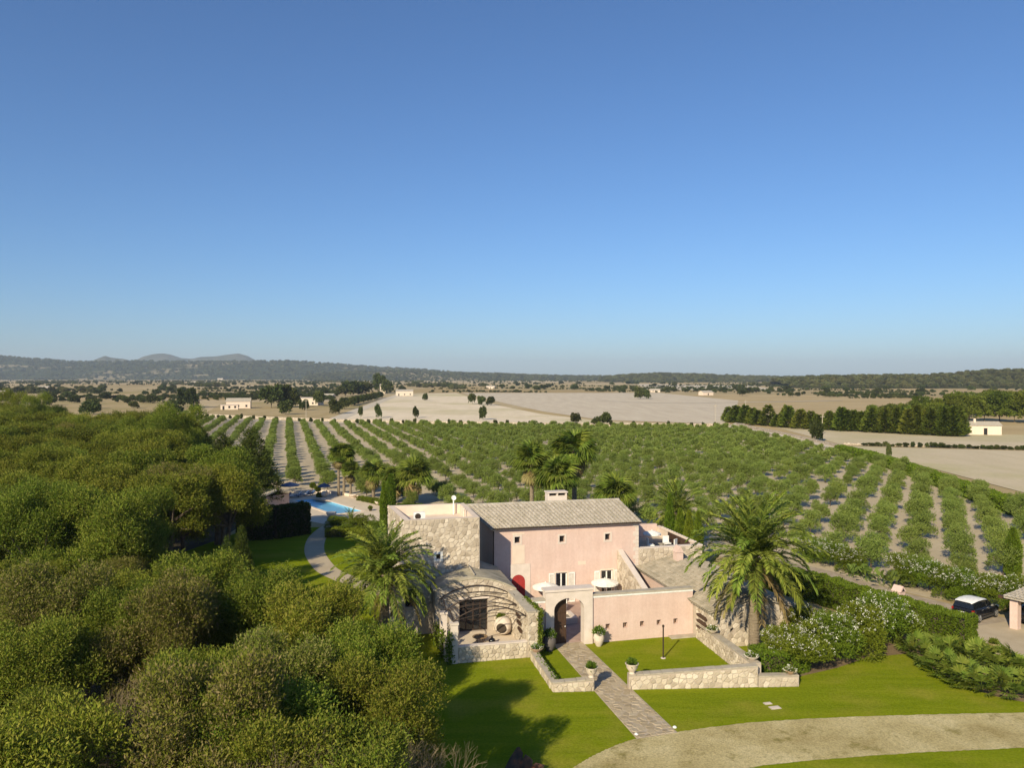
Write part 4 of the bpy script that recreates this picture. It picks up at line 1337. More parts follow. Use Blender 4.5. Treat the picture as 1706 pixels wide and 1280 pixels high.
rt, rtb = villa_thing("roof_terrace", 11.8, 9.42, "raised roof terrace with rubble stone parapet to the right of the pink house", "terrace")
MB().box(8.98, 14.6, 9.42, 9.80, 0, 3.98).obj("front_parapet", MT["mortar"], rt, base=rtb)
MB().box(8.98, 14.64, 9.39, 9.83, 3.982, 4.07).obj("coping", MT["dress"], rt, base=rtb)
stones(rt, (8.98 - rtb[0], 0, 0), (1, 0, 0), (0, 0, 1), [(0.02, 2.5), (5.6, 2.5), (5.6, 3.97), (0.02, 3.97)], 0.36, 41)
MB().box(14.22, 14.6, 9.81, 18.0, 0, 3.98).box(14.18, 14.64, 9.84, 18.0, 3.982, 4.07).obj("side_parapet", MT["cream"], rt, base=rtb)
MB().box(8.98, 14.2, 17.6, 17.98, 0, 4.3).obj("back_wall", MT["pink"], rt, base=rtb)
MB().box(9.0, 14.2, 9.82, 17.58, 3.0, 3.2).obj("floor", MT["coping"], rt, base=rtb)
for k in range(14):
    MB().box(14.3, 14.5, 10.2 + 0.5 * k, 10.5 + 0.5 * k, 4.075, 4.17).obj("merlon", MT["dress"], rt, base=rtb)
parasol("parasol", L(12.2, 14.2, 3.2), 0.8, 1.0, MT["canvas"], "small white parasol on the roof terrace", None, drop=0.25)
for k, (u, v) in enumerate(((12.9, 12.6), (13.3, 11.2), (11.2, 12.2))):
    s_ = thing("terrace_chair", L(u, v, 3.2), ROT + 0.7 * k, ("white terrace chair beside the small parasol on the roof terrace", "white terrace chair at the terrace's right parapet", "white terrace chair nearest the pink house wall on the roof terrace")[k], "chair", "chairs on the roof terrace")
    MB().box(-.28, .28, -.28, .28, 0.38, 0.46).obj("seat", MT["canvas"], s_)
    MB().box(-.28, .28, .22, .29, 0.465, 1.0).obj("backrest", MT["canvas"], s_)
    for x in (-.25, .25):
        for y in (-.25, .25):
            MB().box(x - .02, x + .02, y - .02, y + .02, 0, 0.379).obj("leg", MT["iron"], s_)
rail = thing("timber_bench", L(13.7, 12.6, 3.2), ROT, "dark timber bench along the right parapet of the roof terrace", "bench")
MB().box(-.25, .25, -2.0, 2.0, 0.38, 0.46).obj("seat", MT["wood"], rail)
MB().box(.2, .26, -2.0, 2.0, 0.461, 0.95).obj("backrest", MT["wood"], rail)
for y in (-1.8, 0, 1.8):
    MB().box(-.2, .2, y - .04, y + .04, 0, .379).obj("leg", MT["wood"], rail)

# ------------------------------------------------------------------ garden walls
def stone_wall(name, label, runs, th, seed, size=0.3):
    """runs: list of ((u,v,h),(u,v,h)) segments, stones on the camera side"""
    c = runs[0][0]
    t_, b_ = villa_thing(name, c[0], c[1], label, "wall")
    for k, (a, b) in enumerate(runs):
        A_, B_ = Vector((a[0], a[1], 0)), Vector((b[0], b[1], 0))
        d = (B_ - A_).normalized()
        n_ = Vector((-d.y, d.x, 0))                         # to the back
        pts = [A_, B_, B_ + n_ * th, A_ + n_ * th]
        V = [(p.x, p.y, 0) for p in pts] + [(pts[0].x, pts[0].y, a[2]), (pts[1].x, pts[1].y, b[2]), (pts[2].x, pts[2].y, b[2]), (pts[3].x, pts[3].y, a[2])]
        MB().add(V, [(4, 5, 6, 7), (0, 1, 5, 4), (1, 2, 6, 5), (2, 3, 7, 6), (3, 0, 4, 7)]).obj("core", MT["mortar"], t_, base=b_)
        ln = (B_ - A_).length
        stones(t_, (A_.x - b_[0], A_.y - b_[1], 0), d, (0, 0, 1), [(0.02, 0), (ln - .02, 0), (ln - .02, b[2] - .07), (0.02, a[2] - .07)], size, seed + k, 0.045)
        x = 0.0                                              # cap stones
        rr = random.Random(seed + k)
        while x < ln - 0.15:
            w = min(rr.uniform(0.35, 0.7), ln - x)
            p0, p1 = A_ + d * (x + .01), A_ + d * (x + w - .01)
            h0, h1 = a[2] + (b[2] - a[2]) * x / ln, a[2] + (b[2] - a[2]) * (x + w) / ln
            q = [p0 - n_ * .04, p1 - n_ * .04, p1 + n_ * (th + .04), p0 + n_ * (th + .04)]
            e_ = rr.uniform(0.05, 0.075)
            V = [(v.x, v.y, hh + .002) for v, hh in zip(q, (h0, h1, h1, h0))] + [(v.x, v.y, hh + e_) for v, hh in zip(q, (h0, h1, h1, h0))]
            MB().add(V, [(4, 5, 6, 7), (0, 1, 5, 4), (1, 2, 6, 5), (2, 3, 7, 6), (3, 0, 4, 7)]).obj("cap_stone", MT["coping"], t_, base=b_)
            x += w
    return t_
stone_wall("garden_wall", "long low rubble stone wall to the right of the path with the post lawn behind", [((1.08, -7.92, 0.80), (8.5, -9.32, 1.20))], 0.42, 51)
stone_wall("garden_wall", "short low rubble wall stepping down beside the oleander hedge", [((8.52, -9.35, 0.62), (10.85, -9.8, 0.62))], 0.4, 55)
stone_wall("garden_wall", "rubble side wall running from the guest wing to the front garden wall", [((8.98, -0.6, 1.0), (8.52, -8.85, 1.15))], 0.45, 57)
stone_wall("garden_wall", "low L-shaped rubble wall to the left of the path", [((-3.15, -2.0, 0.5), (-3.25, -7.25, 0.5)), ((-3.25, -7.26, 0.52), (-0.92, -7.66, 0.66))], 0.38, 61)

# ------------------------------------------------------------------ stone path of irregular flags
pth = link(bpy.data.objects.new("garden_path", mesh_of("garden_path", [L(-1.0, 0.4, 0.04), L(-0.86, -13.75, 0.04), L(1.42, -13.6, 0.04), L(1.05, 0.4, 0.04)], [(0, 1, 2, 3)], surf("path_joint", [(0.3, (0.40, 0.32, 0.23)), (0.7, (0.48, 0.40, 0.30))], 2.0, 0.95, 0.3, 12))))
pth["kind"] = "structure"
MT["flag"] = MT["stone"].copy()
MT["flag"].name = "path_flag"
for nd in MT["flag"].node_tree.nodes:
    if nd.type == 'VALTORGB' and len(nd.color_ramp.elements) == 3:
        for e, c in zip(nd.color_ramp.elements, ((0.36, 0.285, 0.185), (0.42, 0.34, 0.23), (0.49, 0.405, 0.285))):
            e.color = (*c, 1)
stones(pth, L(0, 0, 0.04), (UX, UY, 0), (-UY, UX, 0), [(-0.84, -13.7), (1.38, -13.55), (1.02, 0.3), (-0.98, 0.3)], 0.36, 71, 0.02, 0.012, mat=MT["flag"], name="flagstone", aspect=1.1)
# ------------------------------------------------------------------ planters, post, covers
potted("planter", L(-2.8, -2.15, 0.56), "shallow bowl of white flowers on the left garden wall beside the terrace", "bowl", 0.42, "flowers", mat=MT["terracotta"])
potted("planter", L(-0.98, -7.35, 0.72), "pale clay urn of leafy plants on the left wall end by the path", "urn", 0.58, "leafy", mat=MT["clay"])
potted("planter", L(1.35, -7.75, 0.86), "pale clay urn of leafy plants on the right wall end by the path", "urn", 0.60, "leafy", mat=MT["clay"])
potted("planter", L(8.95, -3.0, 1.13), "shallow bowl of white flowers on the side wall below the guest wing", "bowl", 0.40, "flowers", mat=MT["clay"])
potted("planter", L(8.75, -8.2, 1.2), "shallow bowl of white flowers on the wall corner beneath the right palm", "bowl", 0.42, "flowers", mat=MT["clay"])
potted("planter", L(10.5, -9.5, 0.70), "terracotta bowl of yellow green flowers on the lowest wall by the hedge", "bowl", 0.36, "flowers", mat=MT["terracotta"])
potted("large_jar", L(1.9, -0.62, 0.0), "big pale clay jar with white flowers to the right of the gateway", "jar", 0.92, "jarflowers", mat=MT["clay"])
potted("large_jar", L(-1.55, -0.75, 0.0), "big dark clay jar with a small plant left of the gateway in shade", "jar", 1.05, "jarflowers", mat=flat("dark_clay", (0.13, 0.11, 0.10), 0.8))
post = thing("lamp_post", L(5.12, -3.74), 0, "thin rusty lamp post standing in the small front lawn", "post")
MB().tube([(0, 0, 0.03), (0, 0, 2.0)], 0.045, 8).obj("shaft", MT["iron"], post)
MB().lathe([(0.16, 0.02), (0.16, 0.05), (0.06, 0.06)], 12).obj("base", MT["dress"], post)
MB().lathe([(0.05, 2.0), (0.075, 2.03), (0.075, 2.14), (0.02, 2.17)], 8).obj("cap", MT["iron"], post)
for k, (p, s) in enumerate((((1279, 1174), 0.22), ((1291, 1181), 0.30))):
    c_ = G(*p)
    t_ = thing("drain_cover", (c_.x, c_.y, 0.02), ROT, ("smaller concrete drain cover in the lawn, the upper left one", "larger concrete drain cover in the lawn, the lower right one")[k], "drain cover", "drain covers in the lawn")
    MB().box(-s, s, -s * .6, s * .6, 0.0, 0.03).obj("frame", MT["coping"], t_)
    MB().box(-s * .85, s * .85, -s * .48, s * .48, 0.031, 0.045).obj("lid", MT["dress"], t_)
for k, p in enumerate(((1060, 1226), (1124, 1214))):
    c_ = G(*p)
    t_ = thing("path_light", (c_.x, c_.y, 0.02), 0, ("small white ground light at the lower left end of the path", "small white ground light at the lower right end of the path")[k], "light", "ground lights at the path end")
    MB().lathe([(0.10, 0), (0.11, 0.04), (0.09, 0.06)], 12).obj("body", MT["white"], t_)
    MB().lathe([(0.08, 0.061), (0.05, 0.09), (0.01, 0.10)], 12).obj("dome", MT["white"], t_)
# things on the pergola terrace
wt = thing("wicker_table", L(-5.85, 1.0, 0.36), ROT, "round woven low table on the pergola terrace", "table")
mb = MB()
for k in range(12):
    a = math.pi * k / 12
    mb.tube([(-0.5 * math.cos(a), -0.5 * math.sin(a), 0.36), (0.5 * math.cos(a), 0.5 * math.sin(a), 0.36)], 0.018, 4)
for r_ in (0.5, 0.38, 0.26, 0.14):
    mb.tube([(r_ * math.cos(2 * math.pi * k / 20), r_ * math.sin(2 * math.pi * k / 20), 0.375) for k in range(21)], 0.022, 4)
MT["wicker"] = surf("wicker", [(0.3, (0.16, 0.10, 0.05)), (0.7, (0.30, 0.20, 0.11))], 8, 0.8)
mb.obj("woven_top", MT["wicker"], wt)
for k in range(4):
    a = math.pi / 4 + k * math.pi / 2
    MB().tube([(0.36 * math.cos(a), 0.36 * math.sin(a), 0.34), (0.30 * math.cos(a), 0.30 * math.sin(a), 0.0)], 0.025, 5).obj("leg", MT["wood"], wt)
vs_t = thing("black_vase", L(-5.15, 0.45, 0.36), 0, "round black glazed vase beside the woven terrace table", "vase")
MB().lathe([(0.10, 0), (0.2, 0.08), (0.24, 0.2), (0.18, 0.34), (0.08, 0.40)], 16).obj("body", MT["black"], vs_t, True)
MB().lathe([(0.06, 0.40), (0.05, 0.5), (0.075, 0.54)], 12).obj("neck", MT["black"], vs_t, True)
lj = thing("toppled_jar", L(-4.25, 1.9, 0.36), ROT, "large pale clay jar lying on its side with the dark mouth outward on the terrace", "jar")
mb = MB().lathe([(0.40, 0), (0.45, 0.02), (0.62, 0.30), (0.60, 0.65), (0.40, 0.95), (0.2, 1.0)], 18)
o_ = mb.obj("body", MT["clay"], lj, True)
o_.rotation_euler = (math.radians(-80), 0, math.radians(-25))
o_.location = (0, -0.3, 0.60)
mb = MB().lathe([(0.36, -0.012), (0.30, -0.004)], 18)
o2 = mb.obj("mouth", MT["soil"], lj)  # flat brown disc, the shade of the jar's hollow put into its colour
o2.rotation_euler = o_.rotation_euler
o2.location = o_.location
mb = MB()
mb.lathe([(0.47, -0.03), (0.49, 0.0), (0.47, 0.05)], 18)
# ------------------------------------------------------------------ vegetation: leaf clouds
def unit(a):
    return a / np.maximum(np.linalg.norm(a, axis=-1, keepdims=True), 1e-9)

def leaves_mesh(name, base, dirs, length, width, rng, mat, curl=0.0):
    """one rhombic leaf per row of base/dirs"""
    n = len(base)
    w = unit(np.cross(dirs, rng.randn(n, 3)))
    Ls = (length * (0.7 + 0.6 * rng.rand(n)))[:, None]
    Ws = (width * (0.7 + 0.6 * rng.rand(n)))[:, None]
    mid = base + dirs * Ls * 0.45
    V = np.stack([base, mid + w * Ws, base + dirs * Ls, mid - w * Ws], 1).reshape(-1, 3)
    Q = np.arange(n * 4).reshape(n, 4)
    return np_mesh(name, V, Q, mat)

def spray_points(blobs, n_sprays, k, spray_len, up, rng, shell=0.28, low=-0.45):
    c = np.array([b[0] for b in blobs], float)
    r = np.array([b[1] for b in blobs], float)
    area = (r[:, 0] * r[:, 1] + r[:, 0] * r[:, 2])
    idx = rng.choice(len(blobs), n_sprays, p=area / area.sum())
    d = unit(rng.randn(n_sprays, 3))
    lowm = d[:, 2] < low
    d[lowm, 2] *= -0.6
    d = unit(d)
    s = 1.0 - shell * rng.rand(n_sprays)[:, None] ** 1.3
    pos = c[idx] + r[idx] * d * s
    t = unit(d + np.array([0, 0, up]) + rng.randn(n_sprays, 3) * 0.35)
    j = np.tile(np.arange(k) / k, n_sprays)[:, None]
    base = np.repeat(pos, k, 0) + np.repeat(t, k, 0) * j * spray_len + rng.randn(n_sprays * k, 3) * spray_len * 0.08
    dirs = unit(np.repeat(t, k, 0) * 0.75 + rng.randn(n_sprays * k, 3) * 0.55)
    return base, dirs

def blob_set(rng, n, R, H, base_h, lump=0.42, squash=0.8):
    """lumps spread over a rounded crown"""
    out = []
    ch = (H - base_h)
    for i in range(n):
        z = rng.uniform(0.15, 1.0)
        a = 2.399 * i + rng.uniform(-0.5, 0.5)
        rad = R * math.sqrt(max(0.0, 1 - (z * 0.95 - 0.25) ** 2 * 1.1)) * rng.uniform(0.45, 0.85)
        lr = R * lump * rng.uniform(0.75, 1.2)
        out.append(((rad * math.cos(a), rad * math.sin(a), base_h + z * ch * 0.86 - lr * 0.2), (lr, lr, lr * squash)))
    out.append(((0, 0, base_h + ch * 0.45), (R * 0.5, R * 0.5, ch * 0.36)))
    return out

def trunk_mesh(name, rng, H, r0, limbs, mat, lean=0.3):
    mb = MB()
    top = Vector((rng.uniform(-lean, lean), rng.uniform(-lean, lean), H * 0.55))
    mid = Vector((rng.uniform(-lean, lean) * 0.6, rng.uniform(-lean, lean) * 0.6, H * 0.28))
    mb.tube([(0, 0, -0.1), mid, top], [r0, r0 * 0.75, r0 * 0.5], 7)
    for c in limbs:
        c = Vector(c)
        s = mid.lerp(top, rng.uniform(0.2, 1.0))
        m_ = s.lerp(c, 0.5) + Vector((rng.uniform(-.2, .2), rng.uniform(-.2, .2), 0.1))
        mb.tube([s, m_, c], [r0 * 0.42, r0 * 0.28, r0 * 0.10], 5)
    return mesh_of(name, mb.v, mb.f, mat)

MT["bark"] = surf("grey_bark", [(0.3, (0.07, 0.052, 0.036)), (0.7, (0.15, 0.115, 0.085))], 3, 0.95, 0.5, 14)
MT["wild"] = leafmat("mastic_leaf", [(0.065, 0.10, 0.010), (0.135, 0.18, 0.016), (0.22, 0.255, 0.03), (0.29, 0.28, 0.05), (0.15, 0.18, 0.018)], 0.16, 0.32)
MT["wildbrown"] = leafmat("dry_mastic_leaf", [(0.10, 0.13, 0.015), (0.16, 0.185, 0.02), (0.20, 0.195, 0.04), (0.29, 0.235, 0.10), (0.15, 0.175, 0.018)], 0.16, 0.3)
MT["pine"] = leafmat("conifer_needle", [(0.035, 0.055, 0.010), (0.06, 0.085, 0.014), (0.10, 0.115, 0.020)], 0.25, 0.2)
MT["olive"] = leafmat("olive_leaf", [(0.12, 0.165, 0.030), (0.18, 0.235, 0.045), (0.265, 0.315, 0.075), (0.155, 0.21, 0.036)], 0.14, 0.28, 0.5, hue=0.012)
MT["cypress"] = leafmat("cypress_leaf", [(0.07, 0.11, 0.010), (0.12, 0.17, 0.014), (0.15, 0.19, 0.02)], 0.2, 0.2)
MT["hedge"] = leafmat("hedge_leaf", [(0.07, 0.105, 0.010), (0.12, 0.165, 0.014), (0.18, 0.225, 0.022), (0.14, 0.175, 0.016)], 0.12, 0.28)
MT["petal"] = leafmat("white_petal", [(0.80, 0.78, 0.66), (0.86, 0.84, 0.75)], 0.03, 0.2, 0.7)
MT["twig"] = surf("dead_twig", [(0.3, (0.16, 0.12, 0.07)), (0.7, (0.28, 0.215, 0.13))], 3, 0.95)
MT["scrub"] = leafmat("scrub_leaf", [(0.035, 0.048, 0.014), (0.06, 0.075, 0.02), (0.095, 0.105, 0.03)], 0.4, 0.15)
MT["ivy"] = leafmat("ivy_leaf", [(0.06, 0.10, 0.010), (0.12, 0.17, 0.016), (0.17, 0.22, 0.03)], 0.1, 0.25)

def make_tree(name, label, cat, group, trunk_me, crown_me):
    t = thing(name, (0, 0, 0), 0, label, cat, group)
    link(bpy.data.objects.new("trunk", trunk_me), t)
    link(bpy.data.objects.new("crown", crown_me), t)
    return t

def plant(name, loc, rz, sc, parts, label, cat, group=None):
    """one individual: an Empty plus one object per part, sharing meshes with its look-alikes"""
    t = thing(name, loc, rz, label, cat, group)
    t.scale = sc if isinstance(sc, (tuple, list)) else (sc, sc, sc)
    for nm, me in parts:
        link(bpy.data.objects.new(nm, me), t)
    return t

# ---- meshes of the wood's trees (unit: crown radius 3, height 8)
WILD = []
for s in range(7):
    rng = np.random.RandomState(100 + s)
    pr = random.Random(100 + s)
    bl = blob_set(pr, 19, 3.1, 8.0, 1.2, 0.29, 1.0)
    base, dirs = spray_points(bl, 9500, 7, 0.66, 0.95, rng, 0.55)
    cm = leaves_mesh("wild_crown", base, dirs, 0.145, 0.025, rng, MT["wild"] if s % 3 != 2 else MT["wildbrown"])
    tm = trunk_mesh("wild_trunk", pr, 7.0, 0.22, [b[0] for b in bl[:9]], MT["bark"])
    WILD.append((tm, cm))
TALL = []
MT["oak"] = leafmat("holm_oak_leaf", [(0.06, 0.085, 0.010), (0.11, 0.14, 0.014), (0.17, 0.19, 0.022), (0.22, 0.21, 0.035)], 0.22, 0.25)
for s in range(4):                                           # high-crowned trees, dark and open below
    rng = np.random.RandomState(120 + s)
    pr = random.Random(120 + s)
    bl = blob_set(pr, 22, 3.1, 8.0, 3.0, 0.30, 0.8)[:-1] + [((0, 0, 5.6), (1.6, 1.6, 1.4))]
    base, dirs = spray_points(bl, 7400, 6, 0.62, 0.7, rng, 0.5, -0.25)
    TALL.append((trunk_mesh("oak_trunk", pr, 8.5, 0.26, [b[0] for b in bl[:11]], MT["bark"], 0.5), leaves_mesh("oak_crown", base, dirs, 0.17, 0.030, rng, MT["oak"])))
PINE = []
for s in range(3):                                           # feathery conifers
    rng = np.random.RandomState(140 + s)
    pr = random.Random(140 + s)
    bl = []
    for i in range(46):
        z = 1.5 + 8.2 * (i / 45)
        R = 3.0 * (1 - (i / 46) ** 1.5) + 0.25
        a = 2.399 * i
        bl.append(((R * 0.62 * math.cos(a), R * 0.62 * math.sin(a), z), (R * 0.45 + 0.15, R * 0.45 + 0.15, 0.55)))
    base, dirs = spray_points(bl, 5200, 6, 0.55, 0.5, rng, 0.5, -0.2)
    WILDC = leaves_mesh("conifer_crown", base, dirs, 0.26, 0.04, rng, MT["pine"])
    PINE.append((trunk_mesh("conifer_trunk", pr, 16, 0.2, [], MT["bark"], 0.05), WILDC))
def twig_mesh(seed, H, spread):
    pr = random.Random(seed)
    V, Q = [], []
    def seg(p, q, r0, r1):
        d = (q - p).normalized()
        a = d.cross(Vector((0.3, 0.2, 1))).normalized()
        b = d.cross(a)
        n = len(V)
        for c, r in ((p, r0), (q, r1)):
            for k in range(3):
                an = 2.094 * k
                V.append(c + a * r * math.cos(an) + b * r * math.sin(an))
        for k in range(3):
            Q.append((n + k, n + (k + 1) % 3, n + 3 + (k + 1) % 3, n + 3 + k))
    def grow(p, d, ln, r, lev):
        q = p + d * ln
        seg(p, q, r, r * 0.7)
        if lev == 0:
            return
        for k in range(3):
            nd = (d + Vector((pr.gauss(0, spread), pr.gauss(0, spread), pr.gauss(0.12, spread * 0.7)))).normalized()
            grow(q, nd, ln * pr.uniform(0.60, 0.82), r * 0.66, lev - 1)
    for k in range(4):
        grow(Vector((pr.uniform(-.2, .2), pr.uniform(-.2, .2), 0)), Vector((pr.gauss(0, 0.35), pr.gauss(0, 0.35), 1)).normalized(), H * 0.27, 0.038, 6)
    return mesh_of("bare_crown", V, Q, MT["twig"])
BARE = [twig_mesh(7, 6.5, 0.42), twig_mesh(8, 6.5, 0.48)]

def scatter(poly, step, seed, jit=0.42):
    rr = random.Random(seed)
    x0, x1 = min(p[0] for p in poly), max(p[0] for p in poly)
    y0, y1 = min(p[1] for p in poly), max(p[1] for p in poly)
    out = []
    y, row = y0, 0
    while y <= y1:
        x = x0 + (step / 2 if row % 2 else 0)
        while x <= x1:
            px, py = x + rr.uniform(-jit, jit) * step, y + rr.uniform(-jit, jit) * step
            if in_poly(px, py, poly):
                out.append((px, py))
            x += step
        y += step * 0.87
        row += 1
    return out

rw = random.Random(77)
def wood_tree(x, y, h, kind=None, wide=1.0):
    k = rw.randrange(len(WILD)) if kind is None else kind
    tm, cm = WILD[k]
    s = h / 8.0
    brown = k % 3 == 2
    plant("wild_olive_tree", (x, y, 0), rw.uniform(0, 6.28), (s * wide * rw.uniform(0.80, 1.0), s * wide * rw.uniform(0.80, 1.0), s), [("trunk", tm), ("crown", cm)],
          "brownish olive broadleaf tree in the dense wood on the left" if brown else "bushy green broadleaf tree in the dense wood on the left", "tree", "trees of the wood on the left")
FRONT = [(-40, 13), (-7.2, 14), (-5.6, 26), (-7.6, 32), (-9.8, 36.5), (-14, 40), (-20, 44.5), (-34, 46), (-46, 48)]
nf = 0
for x, y in scatter(FRONT, 4.25, 5):
    if x < -0.70 * y - 3.5 or math.hypot(x + 18.5, y - 31) < 3.4:
        continue
    wood_tree(x, y, rw.uniform(6.2, 8.6) if y > 20 else rw.uniform(6.0, 7.4))
    nf += 1
for x, y, h in ((-4.9, 29.6, 7.9), (-6.2, 33.6, 7.4), (-9.6, 37.6, 8.0), (-13.2, 40.6, 8.0), (-17.5, 43.5, 8.2), (-5.2, 23.5, 7.6)):
    wood_tree(x, y, h, 0 if x < -6 else 1)
BACK = [(-22.5, 57), (-24.5, 62), (-28, 70), (-35, 82), (-42, 93), (-45, 106), (-50, 124), (-66, 150), (-118, 165), (-112, 150), (-62, 80), (-40, 55)]
def oak_tree(x, y, h, wide=1.0):
    tm, cm = TALL[rw.randrange(4)]
    s = h / 8.0
    plant("holm_oak", (x, y, 0), rw.uniform(0, 6.28), (s * wide * rw.uniform(0.85, 1.05), s * wide * rw.uniform(0.85, 1.05), s), [("trunk", tm), ("crown", cm)],
          "high crowned dark green tree standing deep in the left wood", "tree", "trees of the wood on the left")
for x, y in scatter(BACK, 5.3, 9):
    if x < -0.70 * y - 6:
        continue
    h = rw.uniform(8.2, 11.0) * (1.0 if y < 125 else 1.06)
    if rw.random() < 0.6 and y > 66:
        oak_tree(x, y, h, 0.98)
    else:
        wood_tree(x, y, h, None, 1.0)
for x, y, h in ((-26.0, 71, 9.6), (-28.8, 77.5, 10.0), (-31.6, 83.5, 10.4)):
    oak_tree(x, y, h, 0.95)
for x, y in scatter([(-22.5, 49.5), (-37, 48.5), (-40, 57), (-23.5, 57.5)], 3.6, 21):
    wood_tree(x, y, rw.uniform(3.8, 6.0), None, 1.2)
for x, y in scatter([(-150, 172), (-112, 172), (-116, 196), (-150, 205)], 8, 12):
    wood_tree(x, y, rw.uniform(10.5, 12.5), None, 1.2)
for px, py, Y in ((300, 672, 122), (275, 684, 118), (235, 690, 124), (60, 655, 190), (20, 650, 195)):
    p = AT(px, py, Y)
    wood_tree(p.x, p.y, p.z, 3, 0.95)
for i, (px, py, Y) in enumerate(((418, 716, 104), (372, 726, 106), (378, 765, 100))):
    p = AT(px, py, Y)
    tm, cm = PINE[i]
    s = p.z / 10.0
    plant("conifer", (p.x, p.y, 0), 1.3 * i, (s * 1.05, s * 1.05, s), [("trunk", tm), ("crown", cm)],
          ("feathery dark conifer at the wood's right edge above the pool house", "feathery conifer left of the tallest one at the wood's edge", "lower feathery conifer right above the pool house roof")[i], "tree", "feathery conifers at the wood's edge")
for i, (px, py, Y) in enumerate(((402, 880, 62), (378, 900, 58))):
    p = AT(px, py, Y)
    tm, cm = PINE[i]
    s = p.z / 10.0
    plant("young_conifer", (p.x, p.y, 0), 0.7 + i, (s * 0.55, s * 0.55, s), [("trunk", tm), ("crown", cm)],
          ("slim light green young conifer beside the shaded lawn", "slim young conifer just left of the lighter one by the shaded lawn")[i], "tree", "young conifers by the shaded lawn")
for i, (px, py, Y, h) in enumerate(((470, 1175, 24.5, 7.1), (330, 1130, 25, 7.3), (410, 1215, 22, 6.7), (250, 1110, 27, 7.5), (690, 1195, 24.5, 6.6), (545, 1190, 23, 6.9))):
    x = (px - 853) * Y / 1300
    plant("bare_shrub", (x, Y, 0), 1.1 * i, (h / 6.8, h / 6.8, h / 6.1), [("branches", BARE[i % 2])],
          ("leafless grey brown shrub among the bottom edge trees, centre of the wood", "leafless grey shrub among the front trees, upper left one", "leafless grey shrub nearest the bottom edge of the picture", "leafless grey shrub farthest left among the front trees", "leafless pale shrub at the wood's right edge by the dark lawn", "leafless brown shrub between the front trees right of the centre")[i], "shrub", "bare shrubs among the front trees")

# ---- olive grove
OLV = []
for s in range(5):
    rng = np.random.RandomState(200 + s)
    pr = random.Random(200 + s)
    bl = blob_set(pr, 12, 1.55, 3.2, 0.45, 0.42, 1.0)
    base, dirs = spray_points(bl, 1050, 6, 0.38, 1.0, rng, 0.3)
    hi = leaves_mesh("olive_crown", base, dirs, 0.19, 0.034, rng, MT["olive"])
    base, dirs = spray_points(bl, 680, 3, 0.42, 0.9, rng, 0.3)
    lo = leaves_mesh("olive_crown_far", base, dirs, 0.34, 0.085, rng, MT["olive"])
    OLV.append((trunk_mesh("olive_trunk", pr, 2.2, 0.13, [b[0] for b in bl[:5]], MT["bark"], 0.15), hi, lo))
GROVE = [(300, 690), (345, 699), (560, 708.5), (900, 714), (1215, 717), (1300, 737), (1480, 781), (1600, 818), (1706, 855), (1760, 880), (1760, 985), (1560, 985), (1340, 930), (1220, 912), (1060, 905), (860, 905), (760, 880), (700, 850), (650, 838), (600, 828), (520, 816), (425, 812), (380, 800), (300, 720)]
rd = Vector((-0.279, 0.960, 0)).normalized()
pd = Vector((rd.y, -rd.x, 0))
c0 = G(481, 700).dot(pd)
pts = []
ro = random.Random(31)
for k in range(-12, 60):
    for j in range(0, 90):
        p = pd * (c0 + 5.1 * k) + rd * (55 + 5.2 * j)
        q = PX((p.x, p.y, 0))
        if p.y > 60 and in_poly(q[0], q[1], GROVE):
            if ro.random() < 0.018 and q[0] > 900:
                continue                                     # a few trees are missing
            pts.append((p.x + ro.gauss(0, 0.14), p.y + ro.gauss(0, 0.14)))
pts.sort(key=lambda p: math.hypot(p[0], p[1]))
def olive_visible(p):
    q = PX((p[0], p[1], 1.5))
    return -20 < q[0] < 1726 and not (650 < q[0] < 1080 and q[1] > 850)
def osize(p):
    return 0.90 + 0.14 * min(1.0, max(0.0, (p[0] + 0.279 * p[1] * 0.98 + 10) / 90.0))
near = [p for p in pts if olive_visible(p)][:300]
ns = set(near)
for i, p in enumerate(near):
    v = OLV[i % 5]
    s = ro.uniform(0.80, 1.18) * osize(p) * (0.6 if ro.random() < 0.04 else 1.0)
    plant("olive_tree", (p[0], p[1], 0), ro.uniform(0, 6.28), (s * 0.79 * ro.uniform(0.92, 1.08), s * 0.79 * ro.uniform(0.92, 1.08), s * 0.86), [("trunk", v[0]), ("crown", v[1])],
          "round grey green olive tree standing in a row of the grove", "tree", "olive trees in the grove rows")
far = [p for p in pts if p not in ns]
print("olives", len(pts), "wood", nf)

